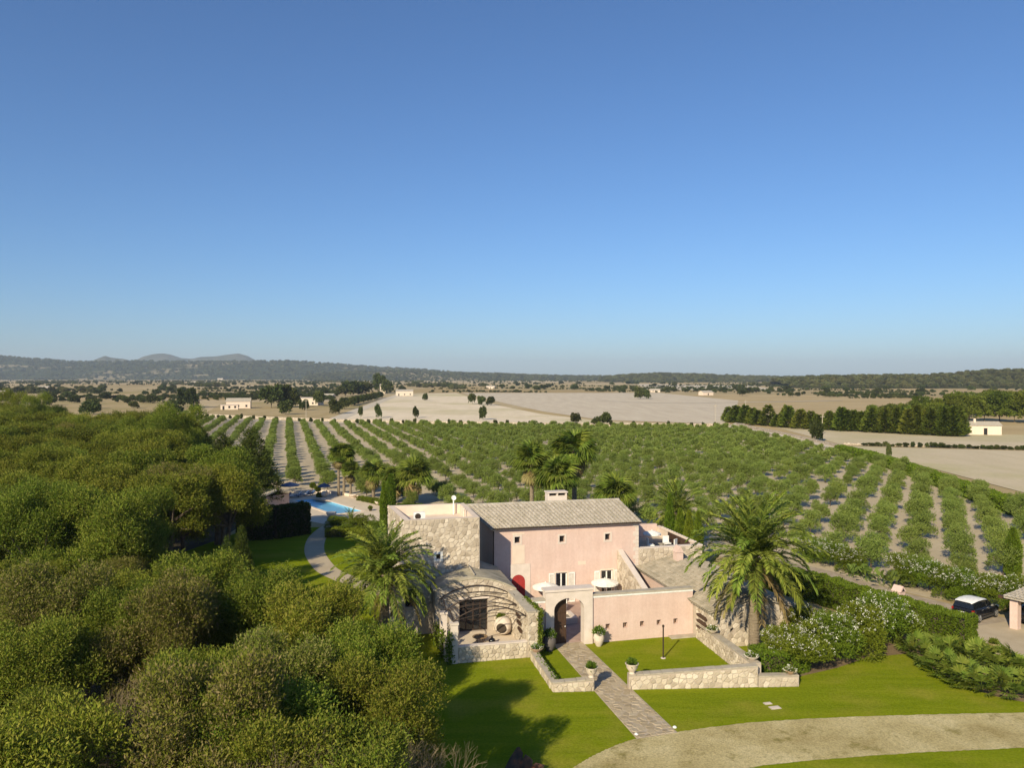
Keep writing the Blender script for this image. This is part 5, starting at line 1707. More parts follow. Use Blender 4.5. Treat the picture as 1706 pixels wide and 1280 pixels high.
def gn_scatter(name, points, scales, meshes, label, zs=None):
    """a mass of look-alike plants: points with instances picked from a few meshes"""
    src = bpy.data.collections.new(name + "_sources")
    for i, me in enumerate(meshes):
        o = bpy.data.objects.new("plant_source", me)
        src.objects.link(o)
    me = bpy.data.meshes.new(name)
    me.vertices.add(len(points))
    me.vertices.foreach_set("co", np.array([(p[0], p[1], (zs[i] if zs else 0.0)) for i, p in enumerate(points)], dtype=np.float32).ravel())
    at = me.attributes.new("size", 'FLOAT', 'POINT')
    at.data.foreach_set("value", np.array(scales, dtype=np.float32))
    ob = link(bpy.data.objects.new(name, me))
    ng = bpy.data.node_groups.new(name, 'GeometryNodeTree')
    ng.interface.new_socket("Geometry", in_out='INPUT', socket_type='NodeSocketGeometry')
    ng.interface.new_socket("Geometry", in_out='OUTPUT', socket_type='NodeSocketGeometry')
    N, K = ng.nodes, ng.links
    gi, go = N.new("NodeGroupInput"), N.new("NodeGroupOutput")
    iop = N.new("GeometryNodeInstanceOnPoints")
    ci = N.new("GeometryNodeCollectionInfo")
    ci.inputs["Collection"].default_value = src
    ci.inputs["Separate Children"].default_value = True
    ci.inputs["Reset Children"].default_value = True
    rv = N.new("FunctionNodeRandomValue")
    rv.data_type = 'FLOAT_VECTOR'
    rv.inputs["Max"].default_value = (0, 0, 6.283)
    ri = N.new("FunctionNodeRandomValue")
    ri.data_type = 'INT'
    ri.inputs["Min"].default_value = 0
    for s_ in ri.inputs:
        if s_.name == "Max" and s_.type == 'INT':
            s_.default_value = len(meshes) - 1
    na = N.new("GeometryNodeInputNamedAttribute")
    na.data_type = 'FLOAT'
    na.inputs["Name"].default_value = "size"
    K.new(gi.outputs[0], iop.inputs["Points"])
    K.new(ci.outputs[0], iop.inputs["Instance"])
    iop.inputs["Pick Instance"].default_value = True
    K.new([o for o in ri.outputs if o.type == 'INT'][0], iop.inputs["Instance Index"])
    K.new([o for o in rv.outputs if o.type == 'VECTOR'][0], iop.inputs["Rotation"])
    K.new(na.outputs[0], iop.inputs["Scale"])
    K.new(iop.outputs[0], go.inputs[0])
    md = ob.modifiers.new("scatter", 'NODES')
    md.node_group = ng
    tag(ob, label, None, None, "stuff")
    return ob
gn_scatter("olive_grove", far, [ro.uniform(0.85, 1.12) * osize(p) * 0.71 for p in far], [v[2] for v in OLV], "distant rows of grey green olive trees in the grove")
# ------------------------------------------------------------------ palms
MT["frond"] = leafmat("date_palm_leaf", [(0.13, 0.18, 0.024), (0.21, 0.265, 0.038), (0.29, 0.32, 0.06)], 0.25, 0.22)
MT["frond_dry"] = leafmat("dry_palm_leaf", [(0.20, 0.16, 0.05), (0.30, 0.24, 0.10), (0.24, 0.18, 0.08)], 0.2, 0.15)
MT["fan"] = leafmat("fan_palm_leaf", [(0.11, 0.16, 0.02), (0.17, 0.22, 0.03), (0.22, 0.26, 0.05)], 0.2, 0.3)
MT["palmbark"] = surf("palm_trunk", [(0.3, (0.15, 0.115, 0.075)), (0.7, (0.30, 0.24, 0.165))], 3, 0.95, 0.8, 10, stretch=(1, 1, 4))

def frond_mesh(seed, Ln, elev, droop, mat, nl=48, leaf=0.60, width=0.042):
    """feather leaf: arching midrib with leaflets in a shallow V"""
    rng = np.random.RandomState(seed)
    n = 14
    pts, ang = [np.zeros(3)], elev
    for i in range(n):
        t = (i + 1) / n
        a = elev - droop * t ** 1.6
        pts.append(pts[-1] + np.array([math.cos(a), 0, math.sin(a)]) * Ln / n)
    pts = np.array(pts)
    V, Q = [], []
    def quad(a, b, c, d):
        k = len(V)
        V.extend([a, b, c, d]); Q.append((k, k + 1, k + 2, k + 3))
    for i in range(n):                                       # midrib
        w0, w1 = 0.035 * (1 - i / n) + 0.008, 0.035 * (1 - (i + 1) / n) + 0.008
        p, q = pts[i], pts[i + 1]
        quad(p + [0, -w0, 0], q + [0, -w1, 0], q + [0, w1, 0], p + [0, w0, 0])
    for s in (-1, 1):
        for k in range(nl):
            t = 0.10 + 0.89 * (k + 0.5 * (s > 0)) / nl
            f = t * n
            i = min(int(f), n - 1)
            p = pts[i] + (pts[i + 1] - pts[i]) * (f - i)
            tg = unit(pts[i + 1] - pts[i])
            up = np.array([-tg[2], 0, tg[0]])
            ll = leaf * (0.45 + 0.75 * math.sin(math.pi * min(1, t * 0.85 + 0.12))) * rng.uniform(0.85, 1.1)
            d = unit(tg * (0.55 + 0.5 * t) + np.array([0, s, 0]) * 0.85 + up * rng.uniform(0.1, 0.5))
            wv = unit(np.cross(d, np.array([0, 0, 1.0]) + rng.randn(3) * 0.3))
            tip = p + d * ll + np.array([0, 0, -1.0]) * ll * rng.uniform(0.12, 0.35)
            m_ = p + d * ll * 0.5
            w = width * rng.uniform(0.8, 1.3)
            quad(p - wv * w * 0.4, m_ - wv * w, tip, m_ + wv * w)
    return np_mesh("frond", np.array(V), np.array(Q), mat)

def fan_mesh(seed, pet, R, mat, nseg=20, spread=3.6, droop=0.35):
    """fan leaf: stalk and pleated blades round a hub, pointing along +x"""
    rng = np.random.RandomState(seed)
    V, Q = [], []
    def quad(a, b, c, d):
        k = len(V)
        V.extend([a, b, c, d]); Q.append((k, k + 1, k + 2, k + 3))
    hub = np.array([pet, 0, -0.08 * pet])
    quad(np.array([0, -0.02, 0]), hub + [0, -0.012, 0], hub + [0, 0.012, 0], np.array([0, 0.02, 0]))
    for k in range(nseg):
        a = -spread / 2 + spread * (k + 0.5) / nseg
        r = R * (0.78 + 0.22 * math.cos(a * 0.8)) * rng.uniform(0.88, 1.08)
        d = np.array([math.cos(a), math.sin(a), 0.06 * (-1) ** k])
        side = np.array([-math.sin(a), math.cos(a), 0.25 * (-1) ** k])
        w = R * spread / nseg * 0.42
        m_ = hub + d * r * 0.6 + np.array([0, 0, 0.05 * R])
        tip = hub + d * r + np.array([0, 0, -droop * R * rng.uniform(0.6, 1.3)])
        quad(hub, m_ - side * w, tip, m_ + side * w)
    return np_mesh("fan_leaf", np.array(V), np.array(Q), mat)

DATE = {}
for j, (e, dr, dry) in enumerate(((84, 38, 0), (70, 56, 0), (54, 70, 0), (36, 78, 0), (16, 78, 0), (-8, 66, 0), (-38, 42, 1))):
    DATE[j] = [frond_mesh(300 + 10 * j + q, 1.0 * 4.3, math.radians(e), math.radians(dr), MT["frond_dry"] if dry else MT["frond"]) for q in range(2)]
FAN = [fan_mesh(340 + q, 0.75, 0.95, MT["fan"], droop=0.25 + 0.15 * q) for q in range(3)]
FAND = [fan_mesh(350 + q, 0.55, 0.85, MT["frond_dry"], 16, 2.6, 0.5) for q in range(2)]

def trunk_palm(h, r0, r1, rings, seed):
    pr = random.Random(seed)
    mb = MB()
    n = int(h / rings)
    prof = []
    for i in range(n):
        z = h * i / n
        r = r0 + (r1 - r0) * i / n
        if i < 2:
            r *= 1.15
        prof += [(r * 1.05, z), (r * 0.93, z + h / n * 0.9)]
    prof.append((r1 * 1.25, h))
    prof.append((r1 * 0.5, h + 0.35))
    mb.lathe(prof, 14)
    return mb

def date_palm(loc, h, sc, label, seed, counts=(11, 16, 18, 18, 16, 11, 7)):
    t = thing("date_palm", loc, 0, label, "palm tree")
    trunk_palm(h, 0.34 * sc ** 0.5, 0.30 * sc ** 0.5, 0.22, seed).obj("trunk", MT["palmbark"], t)
    pr = random.Random(seed)
    for j, n in enumerate(counts):
        for k in range(n):
            o = link(bpy.data.objects.new("frond", pr.choice(DATE[j])), t)
            o.location = (0, 0, h + 0.25 - 0.05 * j)
            o.rotation_euler = (pr.gauss(0, 0.10), pr.gauss(0, 0.08), 2 * math.pi * (k + 0.37 * j + pr.uniform(-0.25, 0.25)) / n)
            s = sc * pr.uniform(0.86, 1.08)
            o.scale = (s, s, s)
    return t
p_ = L(-12.1, 1.1)
date_palm((p_.x, p_.y, 0), 5.0, 0.88, "big date palm casting its shadow on the stone annex at left", 1)
p_ = G(1256, 1088)
date_palm((p_.x, p_.y, 0), 6.0, 1.07, "tallest date palm with a thick bare trunk in front of the guest wing", 2)
p_ = AT(1127, 852, 79)
date_palm((p_.x, p_.y, 0), max(1.5, p_.z - 0.4), 0.90, "date palm with arching fronds behind the cypress row right of the house", 3, (8, 11, 12, 12, 9, 5, 2))
p_ = AT(462, 803, 121)
date_palm((p_.x, p_.y, 0), 1.5, 0.42, "small young date palm at the left end of the pool terrace", 4, (5, 6, 6, 5, 3, 0, 0))
p_ = AT(585, 872, 92)
date_palm((p_.x, p_.y, 0), 0.5, 0.45, "low young palm on the planted corner between pool and villa", 5, (5, 6, 6, 5, 3, 0, 0))

def fan_palm(loc, h, sc, label, seed, n=60, dead=18, lean=0.0):
    t = thing("fan_palm", loc, 0, label, "palm tree", "fan palms round the villa")
    trunk_palm(h, 0.19 * sc, 0.14 * sc, 0.16, seed).obj("trunk", MT["palmbark"], t)
    pr = random.Random(seed)
    for k in range(n + dead):
        d = k >= n
        el = pr.uniform(-0.35, 1.45) if not d else pr.uniform(-1.35, -0.7)
        o = link(bpy.data.objects.new("dead_leaf" if d else "fan_leaf", pr.choice(FAND if d else FAN)), t)
        o.location = (0, 0, h + (0.15 if not d else pr.uniform(-0.7, -0.1)))
        o.rotation_euler = (pr.gauss(0, 0.35), -el, pr.uniform(0, 2 * math.pi))
        s = sc * pr.uniform(0.8, 1.12)
        o.scale = (s, s, s)
    return t
for i, (px, py, Y, sc, lb) in enumerate((
        (886, 770, 80, 1.35, "fan palm with a skirt of dead leaves, leftmost above the house roof"),
        (928, 796, 77, 1.5, "bushy fan palm right behind the chimney"),
        (957, 752, 82, 1.6, "tallest fan palm above the house roof, right of the chimney"),
        (1026, 824, 79, 1.35, "low fan palm behind the right end of the tiled roof"),
        (564, 760, 117.5, 1.15, "slim fan palm, left one of the three beyond the pool"),
        (573, 757, 118, 1.2, "slim fan palm, middle one of the three beyond the pool"),
        (584, 783, 117, 1.0, "shorter shaded fan palm, right one of the three beyond the pool"),
        (622, 788, 113, 1.3, "fan palm standing alone at the pool deck's right edge"),
        (657, 800, 111, 1.4, "bushy fan palm hidden partly by the cypress left of the villa"),
        (689, 792, 109, 1.7, "broad fan palm with dead skirt right behind the stone block"))):
    p_ = AT(px, py, Y)
    fan_palm((p_.x, p_.y, 0), max(1.2, p_.z - 0.2), sc, lb, 60 + i)

# ------------------------------------------------------------------ cypresses
def column_mesh(seed, H, R, n, mat):
    rng = np.random.RandomState(seed)
    z = rng.rand(n) ** 0.9
    prof = np.clip(np.minimum(1.0, (1 - z) * 2.6 + 0.05) * np.minimum(1, z * 8 + 0.55), 0, 1)
    a = rng.rand(n) * 6.283
    r = R * prof * (0.72 + 0.33 * rng.rand(n))
    base = np.stack([r * np.cos(a), r * np.sin(a), z * H * 0.97], 1)
    dirs = unit(np.stack([np.cos(a) * 0.35, np.sin(a) * 0.35, np.ones(n)], 1) + rng.randn(n, 3) * 0.25)
    return leaves_mesh("cypress_crown", base, dirs, 0.26, 0.04, rng, mat)
CYP = [column_mesh(401 + s, 5.0, 0.45, 5200, MT["cypress"]) for s in range(2)]
CYPT = mesh_of("cypress_trunk", *(lambda m_: (m_.v, m_.f))(MB().tube([(0, 0, -0.1), (0, 0, 3.0)], [0.12, 0.05], 7)), MT["bark"])
for i, (px, py, Y, w, lb) in enumerate((
        (639, 803, 90, 0.85, "thin cypress rising in front of the flat roof's left corner"),
        (651, 790, 107, 1.35, "stouter dark cypress just behind the thin one"),
        (1116, 824, 74, 0.95, "tallest cypress, leftmost in the row behind the roof terrace"),
        (1133, 848, 73.5, 1.05, "second cypress in the row behind the roof terrace"),
        (1148, 852, 73, 1.05, "third cypress in the row behind the roof terrace"),
        (1163, 853, 72.5, 0.95, "rightmost cypress in the row behind the roof terrace"),
        (1688, 880, 70, 1.3, "cypress among the olives at the right edge of the picture"))):
    p_ = AT(px, py, Y)
    s = p_.z / 5.0
    plant("cypress", (p_.x, p_.y, 0), i * 1.3, (w, w, s), [("trunk", CYPT), ("crown", CYP[i % 2])], lb, "cypress", "cypresses round the villa")

# ------------------------------------------------------------------ hedges and oleanders
def hedge(name, pts, w, h, label, mat, dens=170, seed=0, leaf=0.12, round_=0.12, flowers=0):
    """clipped hedge along a line of world points"""
    rng = np.random.RandomState(500 + seed)
    pts = [Vector((p[0], p[1], 0)) for p in pts]
    c = pts[0]
    t = thing(name, (c.x, c.y, 0), 0, label, "hedge")
    B, D = [], []
    mb = MB()
    for a, b in zip(pts[:-1], pts[1:]):
        ln = (b - a).length
        d = (b - a).normalized()
        q = Vector((-d.y, d.x, 0))
        n = int(dens * (ln * (w + 2 * h)))
        s = rng.rand(n) * (ln + 0.2) - 0.1
        per = rng.rand(n) * (w + 2 * h)
        side = np.where(per < h, -1, np.where(per > h + w, 1, 0))
        off = np.where(side == -1, -w / 2, np.where(side == 1, w / 2, per - h - w / 2))
        z = np.where(side == -1, per, np.where(side == 1, per - h - w, h))
        wob = 0.10 * np.sin(s * 2.1 + seed) * np.cos(s * 0.7) + 0.05 * np.sin(s * 5 + z * 4)
        nrm = np.where((side == 0)[:, None], np.array([0, 0, 1.0]), np.array([q.x, q.y, 0])[None] * side[:, None])
        base = np.stack([a.x - c.x + d.x * s + q.x * off, a.y - c.y + d.y * s + q.y * off, z], 1) + nrm * wob[:, None] - nrm * (rng.rand(n) * 0.12)[:, None]
        B.append(base); D.append(unit(nrm + np.array([0, 0, 0.45]) + rng.randn(n, 3) * 0.6))
        i = w * 0.36
        mb.add([tuple(a - c + q * i), tuple(b - c + q * i), tuple(b - c - q * i), tuple(a - c - q * i)] +
               [tuple((v - c) + Vector((0, 0, h - 0.16))) for v in (a + q * i, b + q * i, b - q * i, a - q * i)],
               [(3, 2, 1, 0), (4, 5, 6, 7), (0, 1, 5, 4), (1, 2, 6, 5), (2, 3, 7, 6), (3, 0, 4, 7)])
    for e, sg in ((pts[0], -1), (pts[-1], 1)):                # leafy ends
        d = (pts[1] - pts[0]).normalized() if sg < 0 else (pts[-1] - pts[-2]).normalized()
        q = Vector((-d.y, d.x, 0))
        n = int(dens * w * h)
        o, z = (rng.rand(n) - 0.5) * w, rng.rand(n) * h
        B.append(np.stack([e.x - c.x + q.x * o + d.x * 0.08 * sg, e.y - c.y + q.y * o + d.y * 0.08 * sg, z], 1))
        D.append(unit(np.array([d.x * sg, d.y * sg, 0.4]) + rng.randn(n, 3) * 0.6))
    mb.obj("light_block_core", MT["bark"], t)  # solid core added inside the leaves to block light
    link(bpy.data.objects.new("foliage", leaves_mesh("hedge_foliage", np.concatenate(B), np.concatenate(D), leaf, leaf * 0.32, rng, mat)), t)
    return t
hedge("clipped_hedge", [(30.2, 51.4), (27.4, 56.5), (24.6, 62.0), (20.5, 68.5)], 1.4, 2.05, "tall clipped green hedge along the left side of the garden road", MT["hedge"], 420, 1, 0.15)
p0, p1, p2 = G(398, 900), G(455, 897), G(508, 889)
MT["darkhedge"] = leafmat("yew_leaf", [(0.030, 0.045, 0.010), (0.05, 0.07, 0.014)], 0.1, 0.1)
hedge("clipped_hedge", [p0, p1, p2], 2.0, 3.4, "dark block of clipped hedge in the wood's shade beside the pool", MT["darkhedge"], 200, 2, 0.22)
hedge("low_hedge", [G(600, 834), G(625, 839), G(645, 845)], 1.1, 0.55, "low yellow green box edging on the far side of the pool deck", MT["cypress"], 330, 3, 0.15)
hedge("low_hedge", [G(664, 846), G(690, 846), G(712, 850)], 1.1, 0.5, "low box edging round the broad fan palm behind the stone block", MT["cypress"], 330, 4, 0.15)
hedge("low_hedge", [G(1262, 1118), G(1300, 1117), G(1322, 1112)], 2.2, 1.25, "small clipped hedge between the right palm and the oleanders", MT["hedge"], 450, 5, 0.14)
hedge("low_hedge", [G(545, 894), G(580, 893), G(618, 900)], 1.8, 0.8, "low clipped hedge at the lawn corner by the pool path", MT["hedge"], 330, 6, 0.15)
# grove boundary hedge on the right
hedge("boundary_hedge", [G(1400, 756), G(1450, 768), G(1520, 792), G(1600, 823), (G(1706, 862) + Vector((0, 0, 0)))], 2.2, 1.7, "long low hedge along the right boundary of the olive grove", MT["hedge"], 50, 7, 0.36)

OLE = []
for s in range(4):
    rng = np.random.RandomState(600 + s)
    pr = random.Random(600 + s)
    bl = blob_set(pr, 12, 1.9, 3.6, 0.2, 0.42, 0.9)
    base, dirs = spray_points(bl, 2300, 6, 0.36, 0.8, rng, 0.3, -0.7)
    lm = leaves_mesh("oleander_leaves", base, dirs, 0.20, 0.032, rng, MT["hedge"])
    fp, fd = spray_points(bl, 380, 1, 0.3, 0.6, rng, 0.02, -0.15)
    keep = fp[:, 2] > 1.9 + 0.5 * rng.rand(len(fp))
    fp, fd = fp[keep], fd[keep]
    fp = fp + fd * 0.28
    k = 6
    fb = np.repeat(fp, k, 0) + rng.randn(len(fp) * k, 3) * 0.06
    fdd = unit(np.repeat(fd, k, 0) * 0.4 + rng.randn(len(fp) * k, 3))
    fl = leaves_mesh("oleander_flowers", fb, fdd, 0.085, 0.032, rng, MT["petal"])
    st = trunk_mesh("oleander_stem", pr, 3.0, 0.09, [b[0] for b in bl[:8]], MT["bark"])
    OLE.append((st, lm, fl))
def oleander(p, h, w, label, i, group):
    st, lm, fl = OLE[i % 4]
    return plant("oleander", (p[0], p[1], 0), 1.7 * i, (w / 2.4, w / 2.4, h / 4.0), [("stem", st), ("foliage", lm), ("flowers", fl)], label, "shrub", group)
for i, (px, py, h, w, lb) in enumerate((
        (1300, 1112, 2.5, 1.5, "white flowering oleander nearest the right palm's trunk"),
        (1340, 1120, 3.1, 1.9, "white flowering oleander behind the lowest wall end"),
        (1385, 1106, 3.3, 2.0, "white flowering oleander in the middle of the clump before the hedge"),
        (1430, 1092, 3.6, 2.0, "tall white flowering oleander right of the clump's middle"),
        (1470, 1081, 3.8, 1.9, "tallest white flowering oleander near the clump's right end"),
        (1500, 1072, 3.0, 1.6, "white flowering oleander at the right end next to the clipped hedge"),
        (1330, 1070, 2.6, 1.8, "white flowering oleander behind the clump by the guest wing's corner"))):
    oleander(G(px, py), h, w, lb, i, "oleanders of the large clump")
for i, (px, py) in enumerate(((1345, 936), (1368, 943), (1392, 950), (1418, 957), (1506, 976), (1528, 983), (1550, 990), (1574, 998), (1598, 1006), (1622, 1011), (1648, 1016), (1674, 1018), (1702, 1020), (1732, 1023))):
    p_ = G(px, py)
    d_ = Vector((p_.x, p_.y, 0)).normalized()
    oleander(p_ + d_ * 0.8, 2.4 if i < 4 else 2.7, 1.75, "white flowering oleander in the long row along the garden road", i, "oleanders along the garden road")
# big-leaved plants between the oleanders
def paddle_mesh(seed, n, Ln, W, mat):
    pr = random.Random(seed)
    V, Q = [], []
    for i in range(n):
        az, el = pr.uniform(0, 6.28), pr.uniform(0.7, 1.4)
        d = Vector((math.cos(az) * math.cos(el), math.sin(az) * math.cos(el), math.sin(el)))
        s = Vector((-math.sin(az), math.cos(az), 0))
        st = Vector((pr.gauss(0, .2), pr.gauss(0, .2), 0))
        l1 = Ln * pr.uniform(0.7, 1.1)
        p = [st + d * l1 * t - Vector((0, 0, 0.45 * l1 * max(0, t - 0.45) ** 2 * 2)) for t in (0, 0.4, 0.55, 0.75, 1.0)]
        ws = (0.015, 0.02, W * 0.8, W, 0.02)
        k = len(V)
        for q, w in zip(p, ws):
            V += [q - s * w, q + s * w]
        Q += [(k + 2 * j, k + 2 * j + 1, k + 2 * j + 3, k + 2 * j + 2) for j in range(4)]
    return mesh_of("paddle_leaves", V, Q, mat)
MT["paddle"] = leafmat("paddle_leaf", [(0.13, 0.18, 0.03), (0.19, 0.24, 0.05)], 0.1, 0.3)
PAD = [paddle_mesh(640 + q, 16, 2.0, 0.2, MT["paddle"]) for q in range(2)]
for i, (px, py) in enumerate(((1420, 962), (1446, 969), (1467, 975), (1484, 981))):
    p_ = G(px, py)
    plant("paddle_leaf_plant", p_, i * 1.1, 1.0 + 0.12 * (i % 2), [("leaves", PAD[i % 2])], ("big paddle leaved plant, leftmost of four by the road's far side", "big paddle leaved plant, second from the left by the road's far side", "big paddle leaved plant, third from the left by the road's far side", "big paddle leaved plant next to the little pink pillar")[i], "plant", "paddle leaved plants by the road")
# dwarf fan palms at the right
DF = [fan_mesh(660 + q, 0.7, 0.55, MT["fan"], 16, 3.2, 0.15) for q in range(2)]
for i, (px, py, s, lb) in enumerate((
        (1535, 1098, 1.15, "dwarf fan palm clump nearest the hedge, upper left of the bank"), (1578, 1102, 1.25, "dwarf fan palm clump below the white ornament"), (1618, 1112, 1.2, "dwarf fan palm clump beside the potted plant"),
        (1660, 1122, 1.2, "dwarf fan palm clump at the yard's lower edge"), (1700, 1128, 1.25, "dwarf fan palm clump at the picture's right edge, upper one"), (1560, 1124, 1.05, "dwarf fan palm clump at the left lawn edge of the bank"),
        (1600, 1140, 1.15, "dwarf fan palm clump in the lower middle of the bank"), (1642, 1154, 1.15, "dwarf fan palm clump lowest on the bank by the lawn"), (1688, 1160, 1.2, "dwarf fan palm clump at the bottom right end of the bank"))):
    p_ = G(px, py)
    t = thing("dwarf_fan_palm", p_, 0, lb, "palm", "dwarf fan palms on the bank")
    pr = random.Random(700 + i)
    for k in range(42):
        o = link(bpy.data.objects.new("fan_leaf", DF[k % 2]), t)
        a = pr.uniform(0, 6.28)
        r = 0.55 * math.sqrt(pr.random())
        o.location = (r * math.cos(a), r * math.sin(a), pr.uniform(0.1, 0.5))
        o.rotation_euler = (pr.gauss(0, .3), -pr.uniform(0.15, 1.4), a + pr.gauss(0, 0.5))
        q = s * pr.uniform(0.7, 1.0)
        o.scale = (q, q, q)
# plants in the pots
rng = np.random.RandomState(820)
def tuft(seed, r, h, n, leaf, w, mat):
    rg = np.random.RandomState(seed)
    d = unit(rg.randn(n, 3)); d[:, 2] = np.abs(d[:, 2])
    pos = d * np.array([r, r, h]) * (0.5 + 0.5 * rg.rand(n))[:, None]
    return leaves_mesh("tuft", pos, unit(d + np.array([0, 0, 0.4]) + rg.randn(n, 3) * 0.4), leaf, w, rg, mat)
TF = {"bowl": (tuft(1, 0.36, 0.26, 520, 0.13, 0.03, MT["ivy"]), tuft(2, 0.42, 0.32, 230, 0.06, 0.03, MT["petal"])),
      "urn": (tuft(3, 0.25, 0.30, 260, 0.21, 0.035, MT["ivy"]), None),
      "jar": (tuft(5, 0.34, 0.42, 300, 0.24, 0.035, MT["ivy"]), tuft(6, 0.40, 0.44, 110, 0.06, 0.03, MT["petal"]))}
for t_, zt_, size, pl, kind in POTS:
    if pl == "none":
        continue
    a_, b_ = TF[kind]
    o = link(bpy.data.objects.new("plant", a_), t_); o.location = (0, 0, zt_ - 0.03)
    if b_ is not None and pl != "leafy":
        o = link(bpy.data.objects.new("flowers", b_), t_); o.location = (0, 0, zt_ - 0.02)
tj = link(bpy.data.objects.new("plant", TF["urn"][0]), lj); tj.location = (0.1, 0.3, 1.05)
# ivy on the walls
def ivy(name, parent, a, b, n, seed, spread, mat=None, leaf=0.12):
    rg = np.random.RandomState(seed)
    t = rg.rand(n)[:, None]
    a, b = np.array(a), np.array(b)
    pos = a + (b - a) * t + rg.randn(n, 3) * np.array(spread)
    return leaves_mesh(name, pos, unit(rg.randn(n, 3) + np.array([0.2, -0.8, 0.2])), leaf, leaf * 0.42, rg, mat or MT["ivy"])
iv = thing("ivy", L(-2.5, -1.65), ROT, "ivy trailing along the wing wall's top and down its right edge", "ivy")
link(bpy.data.objects.new("hanging_strand", ivy("ivy_a", iv, (0.04, 0.0, 0.3), (0.06, 0.0, 2.95), 900, 1, (0.09, 0.05, 0.1))), iv)
link(bpy.data.objects.new("top_strand", ivy("ivy_b", iv, (0.05, 0.0, 2.93), (-0.22, 3.0, 3.03), 900, 2, (0.10, 0.1, 0.05))), iv)
iv2 = thing("ivy", L(-2.95, -4.6), ROT, "ivy creeping along the inner side of the left garden wall", "ivy")
link(bpy.data.objects.new("strand", ivy("ivy_c", iv2, (0.1, 2.4, 0.45), (0.05, -2.3, 0.5), 700, 3, (0.08, 0.05, 0.06))), iv2)
for i, (u, v) in enumerate(((-8.35, -1.7), (-8.62, -0.3), (-8.66, 1.6))):
    c_ = thing("climbing_plant", L(u, v), ROT, ("climbing plant on the terrace's front corner pillar", "climbing plant in the middle of the terrace's left wall", "climbing plant at the back of the terrace's left wall")[i], "climber", "climbers on the terrace's left side")
    link(bpy.data.objects.new("foliage", ivy("climber", c_, (0, 0, 0.1), (0.0, 0.05, 2.0 - 0.2 * i), 420, 10 + i, (0.13, 0.10, 0.12), None, 0.14)), c_)
    MB().tube([(0, 0, 0), (0.03, 0.02, 0.9), (0, 0.05, 1.8)], 0.02, 5).obj("stem", MT["bark"], c_)
# shrubs near the pool and villa
for i, (px, py, h, w, lb) in enumerate(((560, 884, 1.5, 1.3, "dark green shrub at the pool path's planted corner, left one"), (605, 884, 1.7, 1.5, "dark green shrub between the young palm and the thin cypress"), (628, 892, 1.5, 1.3, "dark green shrub next to the stone block's back corner"), (580, 890, 1.3, 1.2, "low green shrub in front of the young palm by the pool"))):
    p_ = G(px, py)
    st, lm, fl = OLE[i % 4]
    plant("shrub", p_, i, (w / 1.9, w / 1.9, h / 3.6), [("stem", st), ("foliage", lm)], lb, "shrub", "shrubs beside the pool path")
# ------------------------------------------------------------------ pool terrace things
for i, (px, py, r, h, lb) in enumerate(((483, 828, 1.4, 1.75, "large blue parasol at the pool's far left corner"), (540, 828, 0.95, 1.6, "smaller dark blue parasol further right behind the pool"))):
    p_ = G(px, py)
    parasol("parasol", (p_.x, p_.y, 0.03), r, h, MT["navy"], lb, "blue pool parasols", drop=0.42)
for i, (px, py) in enumerate(((474, 831), (492, 830), (505, 828), (515, 827))):
    p_ = G(px, py)
    t = thing("sun_lounger", (p_.x, p_.y, 0.03), math.radians(-55 + 4 * i), ("dark sun lounger, leftmost at the pool's far end", "dark sun lounger, second from the left at the pool's far end", "dark sun lounger, third from the left at the pool's far end", "dark sun lounger, rightmost at the pool's far end")[i], "sun lounger", "sun loungers by the pool")
    MB().box(-0.32, 0.32, -0.95, 0.45, 0.28, 0.38).obj("seat", MT["navy"], t)
    MB().extrude_x([(0.455, 0.28), (1.0, 0.72), (0.96, 0.80), (0.455, 0.38)], -0.32, 0.32).obj("backrest", MT["navy"], t)
    MB().box(-0.25, 0.25, -0.9, -0.3, 0.381, 0.41).obj("towel", MT["canvas"], t)
    for x in (-.28, .28):
        for y in (-.85, .4):
            MB().box(x - .025, x + .025, y - .025, y + .025, 0, 0.279).obj("leg", MT["iron"], t)
def garden_ball(name, px, py, prof, label, mat):
    p_ = G(px, py)
    t = thing(name, (p_.x, p_.y, 0.03), 0, label, "ornament", "pale stone ornaments round the pool")
    n = len(prof) // 2
    MB().lathe(prof, 16).obj("body", mat, t, True)
    MB().lathe([(prof[0][0] * 1.2, -0.0), (prof[0][0] * 1.2, 0.05)], 12).obj("plinth", MT["dress"], t)
    return t
ball = [(0.15, 0.05), (0.35, 0.15), (0.48, 0.42), (0.44, 0.68), (0.28, 0.86), (0.05, 0.93)]
dishp = [(0.22, 0.05), (0.42, 0.18), (0.55, 0.40), (0.58, 0.5), (0.50, 0.5), (0.4, 0.42)]
garden_ball("stone_ball", 540, 829, ball, "large pale stone ball at the far corner of the pool deck", MT["clay"])
garden_ball("stone_bowl", 588, 830, dishp, "pale stone bowl on the pool deck right of the slim palms", MT["clay"])
garden_ball("stone_bowl", 631, 842, dishp, "pale stone bowl at the pool deck's right end", MT["clay"])
garden_ball("stone_bowl", 552, 862, [(r * 1.2, z * 1.2) for r, z in dishp], "round pale stone bowl at the pool's near corner", MT["clay"])
TOP = tuft(31, 0.45, 0.45, 900, 0.14, 0.04, MT["hedge"])
